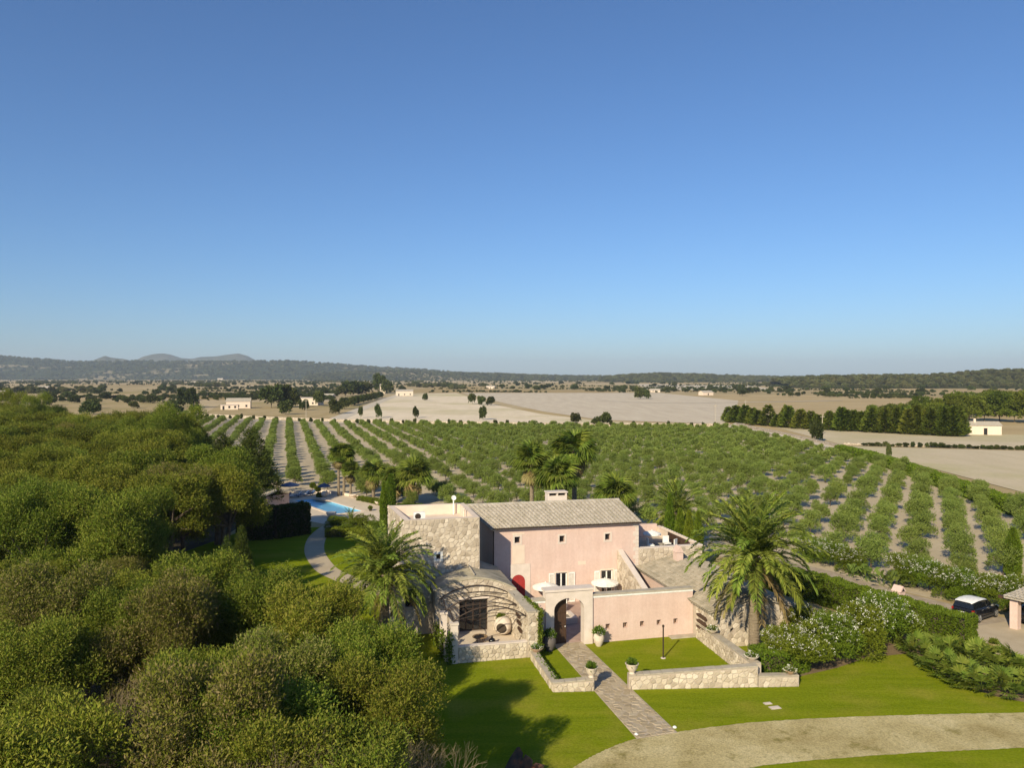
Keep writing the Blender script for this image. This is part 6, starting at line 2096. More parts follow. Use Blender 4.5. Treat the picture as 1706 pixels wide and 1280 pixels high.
for i, (px, py, h) in enumerate(((521, 823, 1.25), (529, 825, 0.9), (451, 822, 0.8), (532, 829, 0.25))):
    p_ = G(px, py)
    t = thing("ball_topiary", (p_.x, p_.y, 0), 0, ("clipped ball topiary on a tall stem behind the loungers", "clipped ball topiary just right of the taller stemmed one", "clipped ball topiary at the far left of the pool terrace", "low clipped ball bush beside the large stone ball")[i], "topiary", "ball topiaries by the pool")
    MB().tube([(0, 0, 0), (0, 0, h + 0.2)], 0.04, 6).obj("stem", MT["bark"], t)
    o = link(bpy.data.objects.new("crown", TOP), t); o.location = (0, 0, h)
    o = link(bpy.data.objects.new("crown_underside", TOP), t); o.location = (0, 0, h + 0.02); o.scale = (1, 1, -0.8)
pp = G(617, 852)
t = thing("pool_plant", (pp.x, pp.y, 0.03), 0, "small dark pot with a leafy plant on the deck at the pool's right end", "planter")
MB().lathe([(0.16, 0), (0.25, 0.3), (0.28, 0.32), (0.2, 0.32)], 12).obj("pot", MT["soil"], t)
o = link(bpy.data.objects.new("plant", TF["urn"][0]), t); o.location = (0, 0, 0.3)
# low curb wall round the pool deck's far side
cw2 = thing("deck_curb", (deck_pts[10].x, deck_pts[10].y, 0), 0, "low pale curved wall along the far rim of the pool deck", "wall")
base_ = deck_pts[10]
mbw = MB()
N_ = len(deck_pts) - 8
for i in range(6, N_):
    a, b = deck_pts[i], deck_pts[i + 1]
    d = (b - a).normalized(); q = Vector((-d.y, d.x, 0)) * 0.15
    pl = [(a - q).to_2d(), (b - q).to_2d(), (b + q).to_2d(), (a + q).to_2d()]
    if (pl[1] - pl[0]).cross(pl[2] - pl[0]) < 0:
        pl.reverse()
    MB().prism(pl, 0.0, 0.42).obj("block", MT["cream"], cw2, base=(base_.x, base_.y, 0))
# pool house
ph = thing("pool_house", (-35.6, 104.0, 0), math.radians(-32), "small pool house with a low tiled roof under the trees", "building")
MB().box(-4.5, 4.0, -0.2, 4.0, 0, 2.25).obj("wall", MT["pink"], ph)
for x in (-4.2, -1.4, 1.4, 4.2):
    MB().box(x - .14, x + .14, -2.6, -2.3, 0, 2.15).obj("post", MT["dress"], ph)
rf = MB().add([(-5, -3.0, 2.15), (5, -3.0, 2.15), (5, 1.0, 3.1), (-5, 1.0, 3.1), (5, 4.6, 2.2), (-5, 4.6, 2.2), (-5, -3.0, 2.03), (5, -3.0, 2.03), (5, 1.0, 2.98), (-5, 1.0, 2.98)],
              [(0, 1, 2, 3), (3, 2, 4, 5), (6, 7, 1, 0), (7, 8, 2, 1), (0, 3, 9, 6), (9, 8, 7, 6)]).obj("roof", MT["tile"], ph)
tile_roof("roof_tile", rf, (-5, -3.05, 2.15), (5, -3.05, 2.15), (-5, 1.0, 3.1), (5, 1.0, 3.1), 30, 9, MT["tile"], 41)
MB().box(-4.9, 4.9, -2.7, -2.5, 1.9, 2.05).obj("beam", MT["wood"], ph)

# ------------------------------------------------------------------ cars, carport, pillar
MT["carblack"] = flat("black_car_paint", (0.012, 0.012, 0.014), 0.18, spec=0.6)
MT["cargrey"] = flat("dark_car_trim", (0.06, 0.055, 0.05), 0.6)
MT["carglass"] = flat("tinted_glass", (0.01, 0.012, 0.014), 0.05, spec=0.7)
MT["tyre"] = flat("tyre_rubber", (0.015, 0.015, 0.015), 0.85)
MT["alloy"] = flat("alloy_rim", (0.45, 0.42, 0.38), 0.35, 0.7)
MT["redlight"] = flat("tail_light_red", (0.30, 0.015, 0.012), 0.2)
def car(loc, rz, label, roofmat, paint):
    t = thing("parked_car", loc, rz, label, "car", "cars parked by the carport")
    Ln, W = 3.85, 1.72
    # body loft: stations along x (rear to front): x, half width, z low, z belt
    st = [(0.0, 0.70, 0.42, 0.86), (0.06, 0.80, 0.32, 0.95), (0.45, 0.86, 0.24, 1.0), (1.3, 0.86, 0.24, 0.98), (2.4, 0.86, 0.24, 0.95), (2.9, 0.86, 0.24, 0.92), (3.45, 0.83, 0.26, 0.84), (3.75, 0.75, 0.32, 0.74), (3.85, 0.62, 0.40, 0.62)]
    V, Fs = [], []
    for x, w, zl, zb in st:
        V += [(x, -w * 0.92, zl), (x, -w, zl + (zb - zl) * 0.35), (x, -w * 0.98, zl + (zb - zl) * 0.8), (x, -w * 0.9, zb), (x, w * 0.9, zb), (x, w * 0.98, zl + (zb - zl) * 0.8), (x, w, zl + (zb - zl) * 0.35), (x, w * 0.92, zl)]
    for i in range(len(st) - 1):
        for k in range(8):
            Fs.append((i * 8 + k, (i + 1) * 8 + k, (i + 1) * 8 + (k + 1) % 8, i * 8 + (k + 1) % 8))
    Fs += [tuple(range(8)), tuple(range(len(st) * 8 - 1, len(st) * 8 - 9, -1))]
    link(bpy.data.objects.new("body", mesh_of("car_body", V, Fs, paint, True)), t)
    gs = [(0.08, 0.74, 0.97, 0.10), (0.30, 0.74, 0.97, 1.42), (0.9, 0.76, 0.97, 1.50), (1.9, 0.76, 0.95, 1.47), (2.25, 0.74, 0.94, 1.40), (2.85, 0.72, 0.91, 0.93)]
    V, Fs = [], []
    for i, (x, w, zb, zr_) in enumerate(gs):
        zr_ = 1.0 if i == 0 else zr_
        tw = w * (0.86 if zr_ > 1.1 else 1.0)
        V += [(x, -w, zb), (x, -tw, zr_), (x, tw, zr_), (x, w, zb)]
    for i in range(len(gs) - 1):
        for k in range(3):
            Fs.append((i * 4 + k, (i + 1) * 4 + k, (i + 1) * 4 + k + 1, i * 4 + k + 1))
    gh = link(bpy.data.objects.new("greenhouse", mesh_of("car_glass", V, Fs, MT["carglass"])), t)
    for s in (-1, 1):                                        # pillars between the side windows
        for x in (0.42, 1.28, 2.12):
            MB().add([(x, s * 0.765, 0.96), (x + 0.09, s * 0.765, 0.96), (x + 0.13, s * 0.665, 1.46), (x + 0.04, s * 0.665, 1.46)], [(0, 1, 2, 3)]).obj("pillar", paint, gh)
    mb = MB()
    V = []
    for x, z, w in ((0.10, 1.44, 0.58), (0.30, 1.50, 0.64), (0.9, 1.56, 0.66), (1.6, 1.555, 0.66), (2.2, 1.47, 0.63), (2.32, 1.42, 0.60)):
        V += [(x, -w - 0.02, z - 0.05), (x, -w * 0.8, z), (x, w * 0.8, z), (x, w + 0.02, z - 0.05)]
    mb.add(V, [(i * 4 + k, (i + 1) * 4 + k, (i + 1) * 4 + k + 1, i * 4 + k + 1) for i in range(5) for k in range(3)])
    mb.obj("roof", roofmat, t, True)
    MB().box(0.5, 3.3, -0.875, -0.80, 0.22, 0.34).obj("sill_trim", MT["cargrey"], t)
    MB().box(0.5, 3.3, 0.80, 0.875, 0.22, 0.34).obj("sill_trim", MT["cargrey"], t)
    for x in (0.68, 3.10):
        for s in (-1, 1):
            mb = MB().lathe([(0.20, -0.10), (0.30, -0.10), (0.325, -0.06), (0.325, 0.06), (0.30, 0.10), (0.20, 0.10)], 20)
            o = mb.obj("wheel", MT["tyre"], t)
            o.rotation_euler = (math.pi / 2, 0, 0)
            o.location = (x, s * 0.80, 0.325)
            rim = MB()
            for k in range(5):
                a = 2 * math.pi * k / 5
                rim.tube([(0.03 * math.cos(a), 0.03 * math.sin(a), -s * 0.105), (0.21 * math.cos(a), 0.21 * math.sin(a), -s * 0.105)], 0.03, 4)
            rim.tube([(0.21 * math.cos(2 * math.pi * k / 16), 0.21 * math.sin(2 * math.pi * k / 16), -s * 0.105) for k in range(17)], 0.018, 4)
            rim.obj("rim", MT["alloy"], o)
    for s in (-1, 1):
        MB().box(-0.005, 0.16, min(s * 0.66, s * 0.79), max(s * 0.66, s * 0.79), 0.78, 0.94).obj("tail_light", MT["redlight"], t)
        MB().box(-0.01, 0.08, min(s * 0.55, s * 0.72), max(s * 0.55, s * 0.72), 0.46, 0.56).obj("reflector", MT["alloy"], t)
        MB().box(3.60, 3.78, min(s * 0.52, s * 0.74), max(s * 0.52, s * 0.74), 0.62, 0.78).obj("headlight", MT["white"], t)
        MB().box(2.35, 2.52, min(s * 0.86, s * 1.0), max(s * 0.86, s * 1.0), 0.98, 1.10).obj("mirror", MT["alloy"], t)
        for x in (1.05, 1.95):
            MB().box(x, x + 0.18, min(s * 0.855, s * 0.885), max(s * 0.855, s * 0.885), 0.84, 0.875).obj("door_handle", MT["alloy"], t)
    MB().box(-0.02, 0.01, -0.26, 0.26, 0.60, 0.73).obj("number_plate", MT["white"], t)
    return t
car((33.05, 57.1, 0.035), math.radians(33), "black hatchback car with a white roof parked beside the hedge", MT["white"], MT["carblack"])
car((37.0, 55.6, 0.035), math.radians(33), "dark car under the carport cut off by the right picture edge", MT["carblack"], MT["carblack"])
cp = thing("carport", (35.9, 55.5, 0), math.radians(33), "carport with a rounded pink pillar and tiled roof at the right edge", "carport")
pr_ = [(-0.26, 0), (0.26, 0), (0.26, 1.9), (0.2, 2.08), (0.0, 2.15), (-0.2, 2.08), (-0.26, 1.9)]
MB().extrude_y(pr_, -0.26, 0.26).obj("pillar", MT["pink"], cp)
o = MB().extrude_y(pr_, -0.26, 0.26).obj("pillar", MT["pink"], cp); o.location = (0.0, -6.0, 0)
o = MB().extrude_y(pr_, -0.26, 0.26).obj("pillar", MT["pink"], cp); o.location = (6.0, 0.0, 0)
rfc = MB().add([(-0.6, 0.5, 2.32), (-0.6, -7.0, 2.32), (7.0, -7.0, 2.7), (7.0, 0.5, 2.7), (-0.6, 0.5, 2.2), (-0.6, -7.0, 2.2), (7, -7, 2.58), (7, 0.5, 2.58)], [(0, 1, 2, 3), (4, 7, 6, 5), (0, 4, 5, 1), (1, 5, 6, 2), (2, 6, 7, 3), (3, 7, 4, 0)]).obj("roof", MT["tile"], cp)
tile_roof("roof_tile", rfc, (-0.65, 0.5, 2.33), (-0.65, -7.0, 2.33), (7.0, 0.5, 2.71), (7.0, -7.0, 2.71), 26, 14, MT["tile"], 44)
MB().box(-0.15, 0.15, -6.9, 1.1, 2.0, 2.19).obj("beam", MT["wood"], cp)
for k in range(8):
    MB().box(-0.55, 0.6, 0.3 - 0.9 * k, 0.42 - 0.9 * k, 2.10, 2.196).obj("rafter", MT["wood"], cp)
p_ = G(1497, 1006)
mp_ = thing("pink_pillar", (p_.x, p_.y, 0), math.radians(30), "small pink plastered pillar with a gabled hood beside the garden road", "pillar")
MB().box(-0.34, 0.34, -0.34, 0.34, 0, 1.0).obj("shaft", MT["pink"], mp_)
MB().add([(-0.4, -0.4, 1.002), (0.4, -0.4, 1.002), (0.4, 0.4, 1.002), (-0.4, 0.4, 1.002), (0, -0.4, 1.45), (0, 0.4, 1.45)], [(3, 2, 1, 0), (0, 1, 4), (2, 3, 5), (1, 2, 5, 4), (3, 0, 4, 5)]).obj("hood", MT["pink"], mp_)
MB().add([(-0.2, -0.405, 1.04), (0.2, -0.405, 1.04), (0, -0.405, 1.3)], [(0, 1, 2)]).obj("recess", MT["dark"], mp_)
p_ = G(1600, 1078)
orn = thing("stone_ornament", (p_.x, p_.y, 0.03), 0.5, "white stone lion shaped ornament at the hedge above the dwarf palms", "ornament")
MB().lathe([(0.28, 0), (0.3, 0.5), (0.2, 0.75), (0.24, 0.95), (0.12, 1.15), (0.02, 1.2)], 10).obj("figure", MT["white"], orn, True)
MB().box(-0.35, 0.35, -0.3, 0.3, 0, 0.2).obj("plinth", MT["white"], orn)
p_ = G(1656, 1087)
potted("planter", (p_.x, p_.y, 0.035), "terracotta pot with a low plant at the edge of the parking yard", "urn", 0.55, "leafy", mat=MT["terracotta"])
t_, zt_, size, pl, kind = POTS[-1]
o = link(bpy.data.objects.new("plant", TF["urn"][0]), t_); o.location = (0, 0, zt_ - 0.03)
# rusty bent-plate sculpture at the bottom edge
MT["rust"] = surf("rusty_plate", [(0.35, (0.05, 0.04, 0.035)), (0.5, (0.10, 0.06, 0.045)), (0.66, (0.32, 0.10, 0.04))], 2.2, 0.75, 0.4, 12)
p_ = AT(862, 1292, 35.2)
sc_ = thing("rusty_sculpture", (p_.x, p_.y, 0.02), 0.2, "rusty sculpture of bent metal leaves standing in the lawn at the bottom edge", "sculpture")
def bent_plate(pts, lean, th=0.03):
    V = []
    for x, z in pts:
        y = lean * z + 0.12 * math.cos(x * 3)
        V.append((x, y, z))
    n = len(V)
    V += [(x, y + th, z) for x, y, z in V]
    return MB().add(V, [tuple(range(n)), tuple(range(2 * n - 1, n - 1, -1))] + [((i + 1) % n, i, n + i, n + (i + 1) % n) for i in range(n)])
bent_plate([(-0.75, 0), (0.1, 0), (0.25, 0.35), (0.32, 0.75), (0.18, 1.0), (0.05, 0.98), (-0.3, 0.6)], 0.25).obj("large_leaf", MT["rust"], sc_)
bent_plate([(0.05, 0), (0.65, 0), (0.72, 0.5), (0.62, 0.62), (0.4, 0.75), (0.25, 0.5)], 0.1).obj("middle_leaf", MT["rust"], sc_)
bent_plate([(0.6, 0), (1.1, 0), (1.25, 0.28), (0.85, 0.42), (0.7, 0.3)], 0.05).obj("small_leaf", MT["rust"], sc_)

# ------------------------------------------------------------------ far country: trees, houses, walls
SCR = []
for s in range(5):
    rng = np.random.RandomState(900 + s)
    pr = random.Random(900 + s)
    bl = blob_set(pr, 10, 3.0, 5.0, 0.5, 0.42, 0.8)
    base, dirs = spray_points(bl, 620, 3, 0.8, 0.5, rng, 0.25)
    SCR.append((trunk_mesh("scrub_trunk", pr, 3.0, 0.2, [], MT["bark"], 0.2), leaves_mesh("scrub_crown", base, dirs, 0.9, 0.26, rng, MT["scrub"])))
MT["slope"] = leafmat("slope_leaf", [(0.07, 0.08, 0.028), (0.11, 0.115, 0.04), (0.17, 0.16, 0.065)], 0.45, 0.15)
SLOPE = []
for s in range(3):
    rng = np.random.RandomState(920 + s)
    bl = blob_set(random.Random(920 + s), 9, 3.0, 5.0, 0.3, 0.42, 0.8)
    base, dirs = spray_points(bl, 420, 3, 0.8, 0.5, rng, 0.25)
    SLOPE.append(leaves_mesh("slope_crown", base, dirs, 1.0, 0.3, rng, MT["slope"]))
def far_tree(px, py, h, w, label, group, name="field_tree", i=0, z=0.0):
    p_ = G(px, py)
    tm, cm = SCR[i % 5]
    return plant(name, (p_.x, p_.y, z), i * 0.9, (w / 8.0, w / 8.0, h / 5.6), [("trunk", tm), ("crown", cm)], label, "tree", group)
spec = [(600.5, 697, 5, 2.4, "small lone tree, leftmost at the pale field's lower edge"), (630, 697, 6.5, 3.2, "lone round tree, second from the left on the pale field's lower edge"), (692.5, 697, 5, 2.9, "lone round tree, third from the left on the pale field's lower edge"),
        (805, 700, 6, 3.6, "lone round tree, rightmost on the pale field's lower edge"), (708, 668, 6, 4.4, "small dark tree at the head of the pale field"), (787, 674, 7, 6, "tree at the left of the short row in the pale field"), (802, 675, 6, 6, "tree in the middle of the short row in the pale field"), (818, 676, 5.5, 6, "tree at the right of the short row in the pale field"),
        (1064, 665, 10, 9, "large green tree with a small wall at its foot in the far field"), (1077, 665, 8, 8, "green tree joined to the large one in the far field"), (959, 709, 4.5, 4.4, "green bush rising above the grove's far edge, left one"), (993, 710, 3.5, 4, "green bush rising above the grove's far edge, middle one"), (1008, 709, 4.8, 5, "green bush rising above the grove's far edge, right one"),
        (1359, 736, 6.0, 4.2, "big dark round tree beside the grove's right track"), (1481, 764, 3.6, 1.2, "thin pale tree on the grove's right boundary"),
        (452, 680, 13, 16, "broad dark tree left of the white farm cottage"), (470, 679, 14, 15, "broad dark tree behind the farm cottages"), (488, 679, 11, 10, "dark tree close left of the second cottage"), (476, 691, 7, 7, "round tree on the grass in front of the cottages"), (507, 684, 6, 6, "small round tree before the second cottage"), (532, 677, 9, 8, "round tree right of the second cottage"), (559, 690, 7.5, 7, "round tree beside the white track, lower one"), (574, 682, 6.5, 7, "round tree beside the white track, upper one"),
        (304, 679, 11, 8, "dark round tree at the far end of the wood's clearing"), (318, 680, 12, 9, "large dark tree in the gap above the wood"), (588, 660, 14, 22, "wide dark tree row end left of the far farm"), (602, 659, 14, 22, "wide dark tree in the middle left of the far farm"), (575, 660, 12, 18, "wide dark tree at the left of the far farm"),
        (632, 655, 22, 16, "bright green tall tree at the far farm on the rise"), (645, 656, 16, 14, "lighter tree beside the tall one at the far farm")]
for i, (px, py, h, w, lb) in enumerate(spec):
    far_tree(px, py, h, w, lb, None, i=i)
rf_ = random.Random(55)
n = 0
for k in range(210):                                         # scattered scrub trees over the plain
    for _ in range(40):
        py = 640 + 52 * rf_.random() ** 1.5
        px = rf_.uniform(-10, 1716)
        bad = (560 < px < 1230 and py > 655) or (330 < px < 600 and py > 666) or (px < 140 and py > 676) or (1205 < px and py > 660)
        if not bad:
            break
    Y = 23400 / (py - 628)
    s = rf_.uniform(0.7, 1.5)
    far_tree(px, py, 4.2 * s + Y * 0.001, (5.5 + Y * 0.003) * s, "small dark tree scattered over the dry far fields", "trees scattered over the far plain", i=rf_.randrange(50))
for i in range(22):                                          # row of small trees along the track to the far farm
    t_ = i / 21
    far_tree(583 + 52 * t_, 677 - 14 * t_, 5.5, 4.5, "small tree in the row leading up to the far farm", "trees along the far farm track", i=i)
# conifer windbreak and grove of pines on the right
def coarse_column(seed, H, R, n, mat):
    rg = np.random.RandomState(seed)
    z = rg.rand(n) ** 0.9
    prof = np.clip((1 - z) ** 0.7 * np.minimum(1, z * 5 + 0.5), 0.05, 1)
    a = rg.rand(n) * 6.283
    r = R * prof * (0.7 + 0.35 * rg.rand(n))
    base = np.stack([r * np.cos(a), r * np.sin(a), 0.2 + z * H * 0.95], 1)
    return leaves_mesh("windbreak_crown", base, unit(np.stack([np.cos(a), np.sin(a), 0.5 + 0 * a], 1) + rg.randn(n, 3) * 0.3), 0.8, 0.22, rg, mat)
MT["pine2"] = leafmat("windbreak_leaf", [(0.07, 0.095, 0.014), (0.12, 0.15, 0.02), (0.18, 0.20, 0.03)], 0.3, 0.25)
WBR = [coarse_column(970 + s, 7.0, 2.2, 900, MT["pine2"]) for s in range(3)]
line = [(1216, 703), (1240, 706), (1300, 712), (1370, 717), (1440, 720), (1500, 723), (1560, 726), (1592, 727)]
for i in range(62):
    f = i / 61 * (len(line) - 1)
    k = min(int(f), len(line) - 2)
    a, b = Vector((*G(*line[k])[:2], 0)), Vector((*G(*line[k + 1])[:2], 0))
    p_ = a.lerp(b, f - k)
    s = rf_.uniform(0.75, 1.25)
    plant("windbreak_tree", (p_.x + rf_.uniform(-1.6, 1.6), p_.y + rf_.uniform(-2, 2), 0), i * 1.1, (s * 1.25, s * 1.25, s * rf_.uniform(0.75, 1.05) * (0.8 + 0.45 * (i / 61))), [("trunk", CYPT), ("crown", WBR[i % 3])], "dark conifer in the long windbreak row beyond the grove's right side", "tree", "conifers of the windbreak")
BROAD = []
MT["broad"] = leafmat("pine_canopy_leaf", [(0.06, 0.085, 0.012), (0.11, 0.14, 0.018), (0.17, 0.20, 0.03)], 0.35, 0.2)
for s in range(3):
    rg = np.random.RandomState(980 + s)
    bl = blob_set(random.Random(980 + s), 14, 5.0, 9.0, 1.5, 0.36, 0.8)
    base, dirs = spray_points(bl, 1300, 4, 0.7, 0.7, rg, 0.3)
    BROAD.append(leaves_mesh("canopy", base, dirs, 0.55, 0.15, rg, MT["broad"]))
for i, (px, py, s) in enumerate(((1450, 716, 0.85), (1475, 714, 0.9), (1500, 716, 1.0), (1525, 718, 1.0), (1548, 716, 1.05), (1575, 714, 1.15), (1520, 706, 1.1), (1545, 702, 1.15), (1590, 706, 1.3), (1615, 704, 1.35), (1640, 702, 1.35), (1665, 703, 1.4), (1690, 704, 1.4), (1712, 705, 1.4), (1600, 696, 1.3), (1630, 693, 1.35), (1660, 692, 1.35), (1690, 692, 1.3), (1566, 698, 1.1), (1410, 714, 0.7), (1385, 713, 0.6), (1490, 704, 0.9), (1460, 705, 0.8), (1715, 694, 1.4), (1340, 711, 0.55), (1300, 708, 0.5))):
    p_ = G(px, py)
    plant("pine_tree", (p_.x, p_.y, 0), i * 1.3, (s, s, s * 0.95), [("trunk", WILD[i % 7][0]), ("crown", BROAD[i % 3])], "rounded green pine in the grove behind the windbreak at right", "tree", "pines behind the windbreak")
# woods and scrub on slopes: masses nobody could count
def mass_patch(name, patches, label, seed, smin=1.0, smax=1.8):
    """patches: (px, py, half px width, half py depth, count)"""
    rr = random.Random(seed)
    pts, sc = [], []
    for px, py, wx, wy, n in patches:
        for k in range(n):
            a, r = rr.uniform(0, 6.28), math.sqrt(rr.random())
            p_ = G(px + wx * r * math.cos(a), max(632.5, py + wy * r * math.sin(a)))
            pts.append((p_.x, p_.y)); sc.append(rr.uniform(smin, smax))
    return gn_scatter(name, pts, sc, SLOPE + [SCR[0][1]], label)
mass_patch("distant_wood", [(720, 644, 40, 2.5, 66), (760, 648, 14, 1.5, 16), (330, 641, 55, 2, 66), (95, 639, 70, 2.4, 110), (60, 655, 60, 1.2, 33), (350, 645, 25, 1.3, 33), (285, 652, 22, 1.2, 16), (150, 653, 20, 1.5, 22), (420, 637, 120, 1.5, 121), (190, 637, 160, 1.5, 121), (640, 637, 140, 1.5, 121), (1300, 642, 60, 1.6, 77), (1420, 640, 130, 2.2, 231), (1560, 642, 150, 3, 286), (1690, 643, 60, 4, 143), (1150, 637, 140, 1.5, 132), (900, 636, 120, 1.2, 88)], "dark mass of distant scrub and woodland along the plain's far side", 5, 0.7, 1.3)
rp_ = random.Random(91)
pts_, sc_l = [], []
while len(pts_) < 2600:                                      # low scrub and hedgerow bushes all over the plain
    py = 634.5 + 40 * rp_.random() ** 1.7
    px = rp_.uniform(-20, 1726)
    if (560 < px < 1230 and py > 655) or (330 < px < 600 and py > 668) or (1205 < px and py > 662):
        continue
    q = G(px, py)
    v_ = math.sin(q.x * 0.011 + 1.3 * math.sin(q.y * 0.004)) * math.sin(q.y * 0.007 + q.x * 0.002)
    if v_ < rp_.uniform(-0.1, 0.9):
        continue
    pts_.append((q.x, q.y)); sc_l.append(rp_.uniform(0.25, 0.75))
for k in range(60):                                          # hedgerows between the far fields
    py = 635 + 32 * rp_.random() ** 1.5
    px = rp_.uniform(-20, 1700)
    ln, sl_ = rp_.uniform(40, 190), rp_.uniform(-0.02, 0.025)
    nb = int(ln / 3)
    for j in range(nb):
        x_, y_ = px + ln * j / nb, py + sl_ * ln * j / nb
        if (560 < x_ < 1230 and y_ > 655) or (330 < x_ < 600 and y_ > 668) or (1205 < x_ and y_ > 664) or y_ < 633.5:
            continue
        q = G(x_, y_)
        pts_.append((q.x + rp_.uniform(-3, 3), q.y + rp_.uniform(-3, 3))); sc_l.append(rp_.uniform(0.2, 0.5))
gn_scatter("plain_scrub", pts_, sc_l, [c for _, c in SCR], "low dark scrub dotted over the dry far plain")
def hill_wood(name, hills, n, smin, smax, label, seed, cols):
    """trees standing on the slopes, dropped onto the ridge meshes"""
    rr = random.Random(seed)
    pts, sc, zs = [], [], []
    for h in hills:
        me = bpy.data.objects[h].data
        vs_ = [v.co for v in me.vertices]
        for k in range(n):
            f = me.polygons[rr.randrange(len(me.polygons))]
            c = f.center
            if c.z < 0.5:
                continue
            pts.append((c.x + rr.uniform(-6, 6), c.y + rr.uniform(-6, 6))); zs.append(c.z - 0.8); sc.append(rr.uniform(smin, smax))
    return gn_scatter(name, pts, sc, cols, label, zs)
hill_wood("slope_wood", ["hill.005"], 3600, 0.8, 1.5, "scrubby woodland covering the low hill on the right", 6, SLOPE)
hill_wood("slope_wood", ["hill.004", "hill.003"], 2400, 1.2, 2.2, "woodland covering the low far hills in the middle", 7, SLOPE)
hill_wood("slope_wood", ["hill.002"], 4200, 1.6, 3.0, "dark woodland covering the far hills on the left", 8, SLOPE)

def far_house(px, py, w, d, h, rise, rz, label, mat=None, roofm=None, chim=False, wins=2, group=None):
    p_ = G(px, py)
    t = thing("farm_house", (p_.x, p_.y, 0), rz, label, "house", group)
    wm = MB()
    wm.add([(-w / 2, 0, 0), (w / 2, 0, 0), (w / 2, d, 0), (-w / 2, d, 0), (-w / 2, 0, h), (w / 2, 0, h), (w / 2, d, h), (-w / 2, d, h), (-w / 2, d / 2, h + rise), (w / 2, d / 2, h + rise)],
           [(0, 1, 5, 4), (2, 3, 7, 6), (1, 2, 6, 9, 5), (3, 0, 4, 8, 7)])
    wm.obj("wall", mat or MT["cream"], t)
    o_ = 0.25
    r = MB().add([(-w / 2 - o_, -o_, h - 0.02), (w / 2 + o_, -o_, h - 0.02), (w / 2 + o_, d / 2, h + rise + .1), (-w / 2 - o_, d / 2, h + rise + .1), (w / 2 + o_, d + o_, h - 0.02), (-w / 2 - o_, d + o_, h - 0.02)], [(0, 1, 2, 3), (3, 2, 4, 5)]).obj("roof", roofm or MT["tile"], t)
    if chim:
        MB().box(-w * 0.3, -w * 0.3 + 0.6, d * 0.35, d * 0.35 + 0.6, h + rise * 0.3, h + rise + 0.9).obj("chimney", mat or MT["cream"], r)
    for k in range(wins):
        x = -w / 2 + w * (k + 0.5) / wins
        wd = MB().box(x - 0.5, x + 0.5, -0.06, -0.005, 0.9 if k else 0.05, 2.1).obj("window" if k else "door", MT["dark"], t)
        MB().box(x - 0.6, x + 0.6, -0.1, -0.005, 2.102, 2.25).obj("lintel", MT["dress"], wd)
    return t
far_house(1642, 725, 9.0, 5.5, 2.9, 1.1, math.radians(-12), "white field cottage with a small chimney in front of the right pines", None, MT["coping"], True, 1)
far_house(1612, 722, 4.5, 4.0, 2.2, 0.5, math.radians(-12), "small stone shed left of the white field cottage", MT["coping"], MT["coping"], False, 1)
far_house(397, 681, 13, 9, 4.0, 1.8, math.radians(15), "white farm cottage with an open porch left of the dark trees", None, MT["coping"], False, 3)
far_house(382, 683, 9, 4, 2.6, 0.2, math.radians(15), "low white porch in front of the left farm cottage", None, MT["cream"], False, 3)
far_house(513, 676, 13, 9, 4.6, 0.4, math.radians(-10), "flat roofed pale stone cottage between the round trees", MT["clay"], MT["clay"], False, 2)
far_house(674, 660, 16, 10, 4.5, 1.5, math.radians(10), "long pale farmhouse among palms at the top of the pale field", MT["clay"], MT["tile"], False, 3)
far_house(640, 656, 9, 9, 9, 1.2, math.radians(10), "tall pale farmhouse tower behind the bright green tree", MT["clay"], MT["tile"], False, 2)
for i, (px, py, w, lb) in enumerate(((817, 648, 16, "tiny white house in the middle of the far plain"), (1092, 654, 14, "tiny white house right of the large far tree"), (1180, 659, 15, "long low white farm shed in the far plain at right"), (868, 633.5, 45, "pale far house on the horizon left of the centre"), (1394, 635, 36, "pale far villa on the wooded slope at right"), (1335, 642, 26, "small white house below the right wooded slope"), (1375, 643, 24, "small white house right of the other one below the slope"), (70, 650, 18, "pale little house among bushes on the far left plain"), (8, 657, 12, "white house at the left picture edge on the plain"), (322, 640, 22, "pale farm buildings in the left distance"), (440, 659, 12, "white shed behind the dark trees in the left plain"), (367, 633.4, 36, "bright white house at the foot of the far left hills"), (545, 664, 12, "pale hut near the far farm's tree row"))):
    far_house(px, py, w * 0.8, w * 0.5, max(2.6, w * 0.2), max(0.8, w * 0.1), 0.3 * (i % 3) - 0.2, lb, MT["clay"] if i % 2 else MT["cream"], MT["tile"], False, 1)
# dry stone wall along the grove's far edge with bushes in front
MT["drywall"] = stonemat("dry_stone", 0.6, (0.40, 0.33, 0.25), (0.58, 0.50, 0.40), (0.3, 0.24, 0.17))
def drywall(px, h, w, label):
    P_ = [G(*p) for p in px]
    t = thing("dry_stone_wall", (P_[0].x, P_[0].y, 0), 0, label, "wall")
    for a, b in zip(P_[:-1], P_[1:]):
        d = (b - a).normalized(); q = Vector((-d.y, d.x, 0)) * w / 2
        pl = [(a - q).to_2d(), (b - q).to_2d(), (b + q).to_2d(), (a + q).to_2d()]
        if (pl[1] - pl[0]).cross(pl[2] - pl[0]) < 0:
            pl.reverse()
        MB().prism(pl, 0, h).obj("section", MT["drywall"], t, base=(P_[0].x, P_[0].y, 0))
drywall([(250, 689), (345, 694), (450, 699), (560, 703), (700, 706), (900, 709.5), (1215, 711)], 1.1, 0.8, "long dry stone wall along the far edge of the olive grove")
drywall([(1228, 709), (1300, 724), (1340, 733), (1420, 752), (1475, 765)], 0.8, 0.7, "pale dry stone wall along the grove's right track")
drywall([(1405, 741), (1550, 745), (1706, 750), (1760, 752)], 0.5, 0.7, "low field wall with scrub across the right fields")
rb_ = random.Random(8)
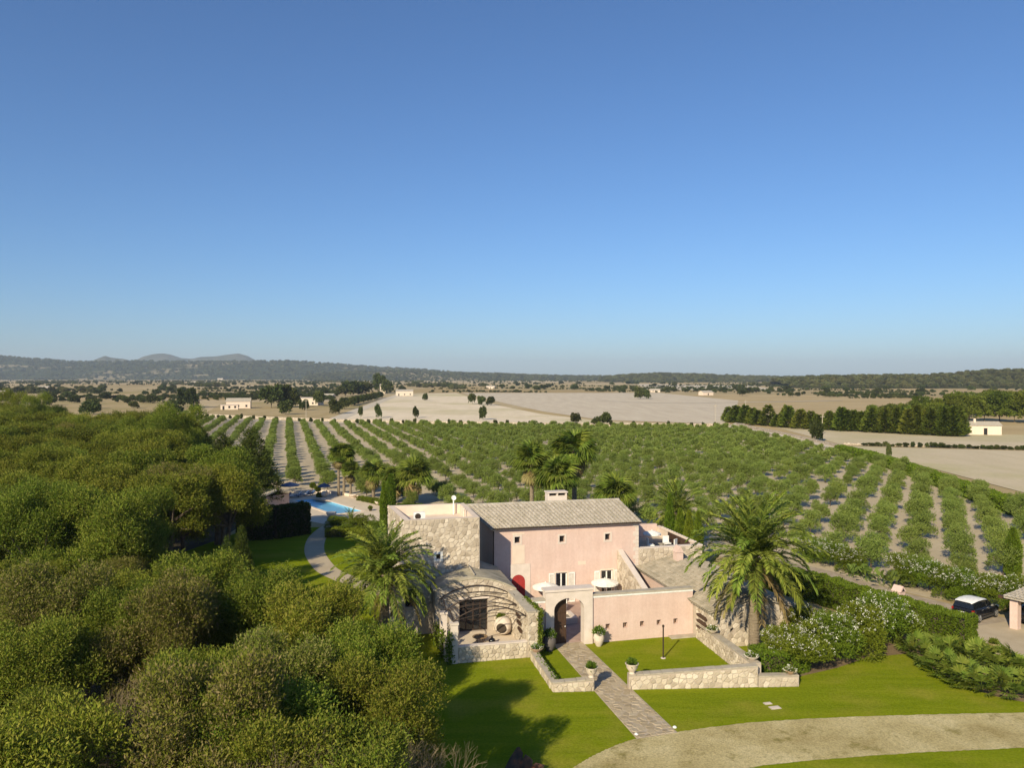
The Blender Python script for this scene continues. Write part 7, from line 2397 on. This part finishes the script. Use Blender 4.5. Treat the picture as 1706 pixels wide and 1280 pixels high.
for i in range(46):
    px = 345 + (1210 - 345) * i / 45
    py = np.interp(px, [345, 560, 900, 1215], [697, 706, 711.5, 713.5])
    far_tree(px, py, rb_.uniform(1.6, 2.6), rb_.uniform(1.2, 1.9), "small bush in the row along the grove's far wall", "bushes along the grove's far wall", "wall_bush", i)
for i in range(26):
    px = 1440 + 290 * i / 25
    far_tree(px, 742.5 + (px - 1405) * 0.026, rb_.uniform(0.7, 1.4), rb_.uniform(1.2, 2.6), "low scrub bush on the wall across the right fields", "bushes on the right field wall", "wall_bush", i)
for i, (px, py, h) in enumerate(((1192, 711, 8), (1242, 706, 9), (510, 697, 8), (1370, 724, 6))):
    p_ = G(px, py)
    t = thing("utility_pole", (p_.x, p_.y, 0), 0, ("thin utility pole beside the far track's bend", "thin utility pole at the start of the windbreak", "thin utility pole on the grass before the cottages", "thin utility pole beside the right track")[i], "pole", "utility poles")
    MB().tube([(0, 0, 0), (0, 0, h)], [0.14, 0.09], 6).obj("shaft", MT["coping"], t)
    MB().box(-0.7, 0.7, -0.06, 0.06, h - 0.6, h - 0.48).obj("crossarm", MT["coping"], t)

# ------------------------------------------------------------------ the hazy air
hz = MB().box(-14000, 14000, -300, 16000, -4.5, 345).obj("haze", None)
m = bpy.data.materials.new("hazy_air")
m.use_nodes = True
m.node_tree.nodes.remove(m.node_tree.nodes["Principled BSDF"])
pv = m.node_tree.nodes.new("ShaderNodeVolumePrincipled")
pv.inputs["Color"].default_value = (0.74, 0.86, 1.0, 1)
pv.inputs["Density"].default_value = 0.000075
pv.inputs["Anisotropy"].default_value = 0.0
m.node_tree.links.new(pv.outputs[0], m.node_tree.nodes["Material Output"].inputs["Volume"])
hz.data.materials.append(m)
tag(hz, "thin bluish haze filling the air over the plain", None, None, "stuff")

# ------------------------------------------------------------------ what the pieces of the setting are
SETTING = {"ground": "wide dry plain of straw coloured fields", "grove_ground": "bare pale soil under the olive grove", "forest_floor": "dark leaf litter under the wood", "lawn": "mown green lawn round the villa",
           "gravel_drive": "curved sandy gravel drive crossing the bottom right", "parking_yard": "pale paved yard in front of the carport", "garden_road": "cobbled garden road between the oleander rows", "planting_bed": "narrow mulched bed under oleanders and dwarf palms",
           "pool_deck": "pale stone deck round the swimming pool", "pool_path": "curving pale path from the pool to the villa", "garden_path": "straight flagstone path leading to the gateway", "courtyard_paving": "pinkish flagstones of the inner courtyard",
           "field": "dry stubble field beyond the grove", "farm_track": "pale farm track between the dry fields", "hill": "low wooded hill on the horizon"}
for o in list(COL.objects):
    if o.parent is None and o.get("kind") == "structure" and "label" not in o:
        o["label"] = SETTING.get(o.name.split(".")[0], "piece of the dry country round the villa")
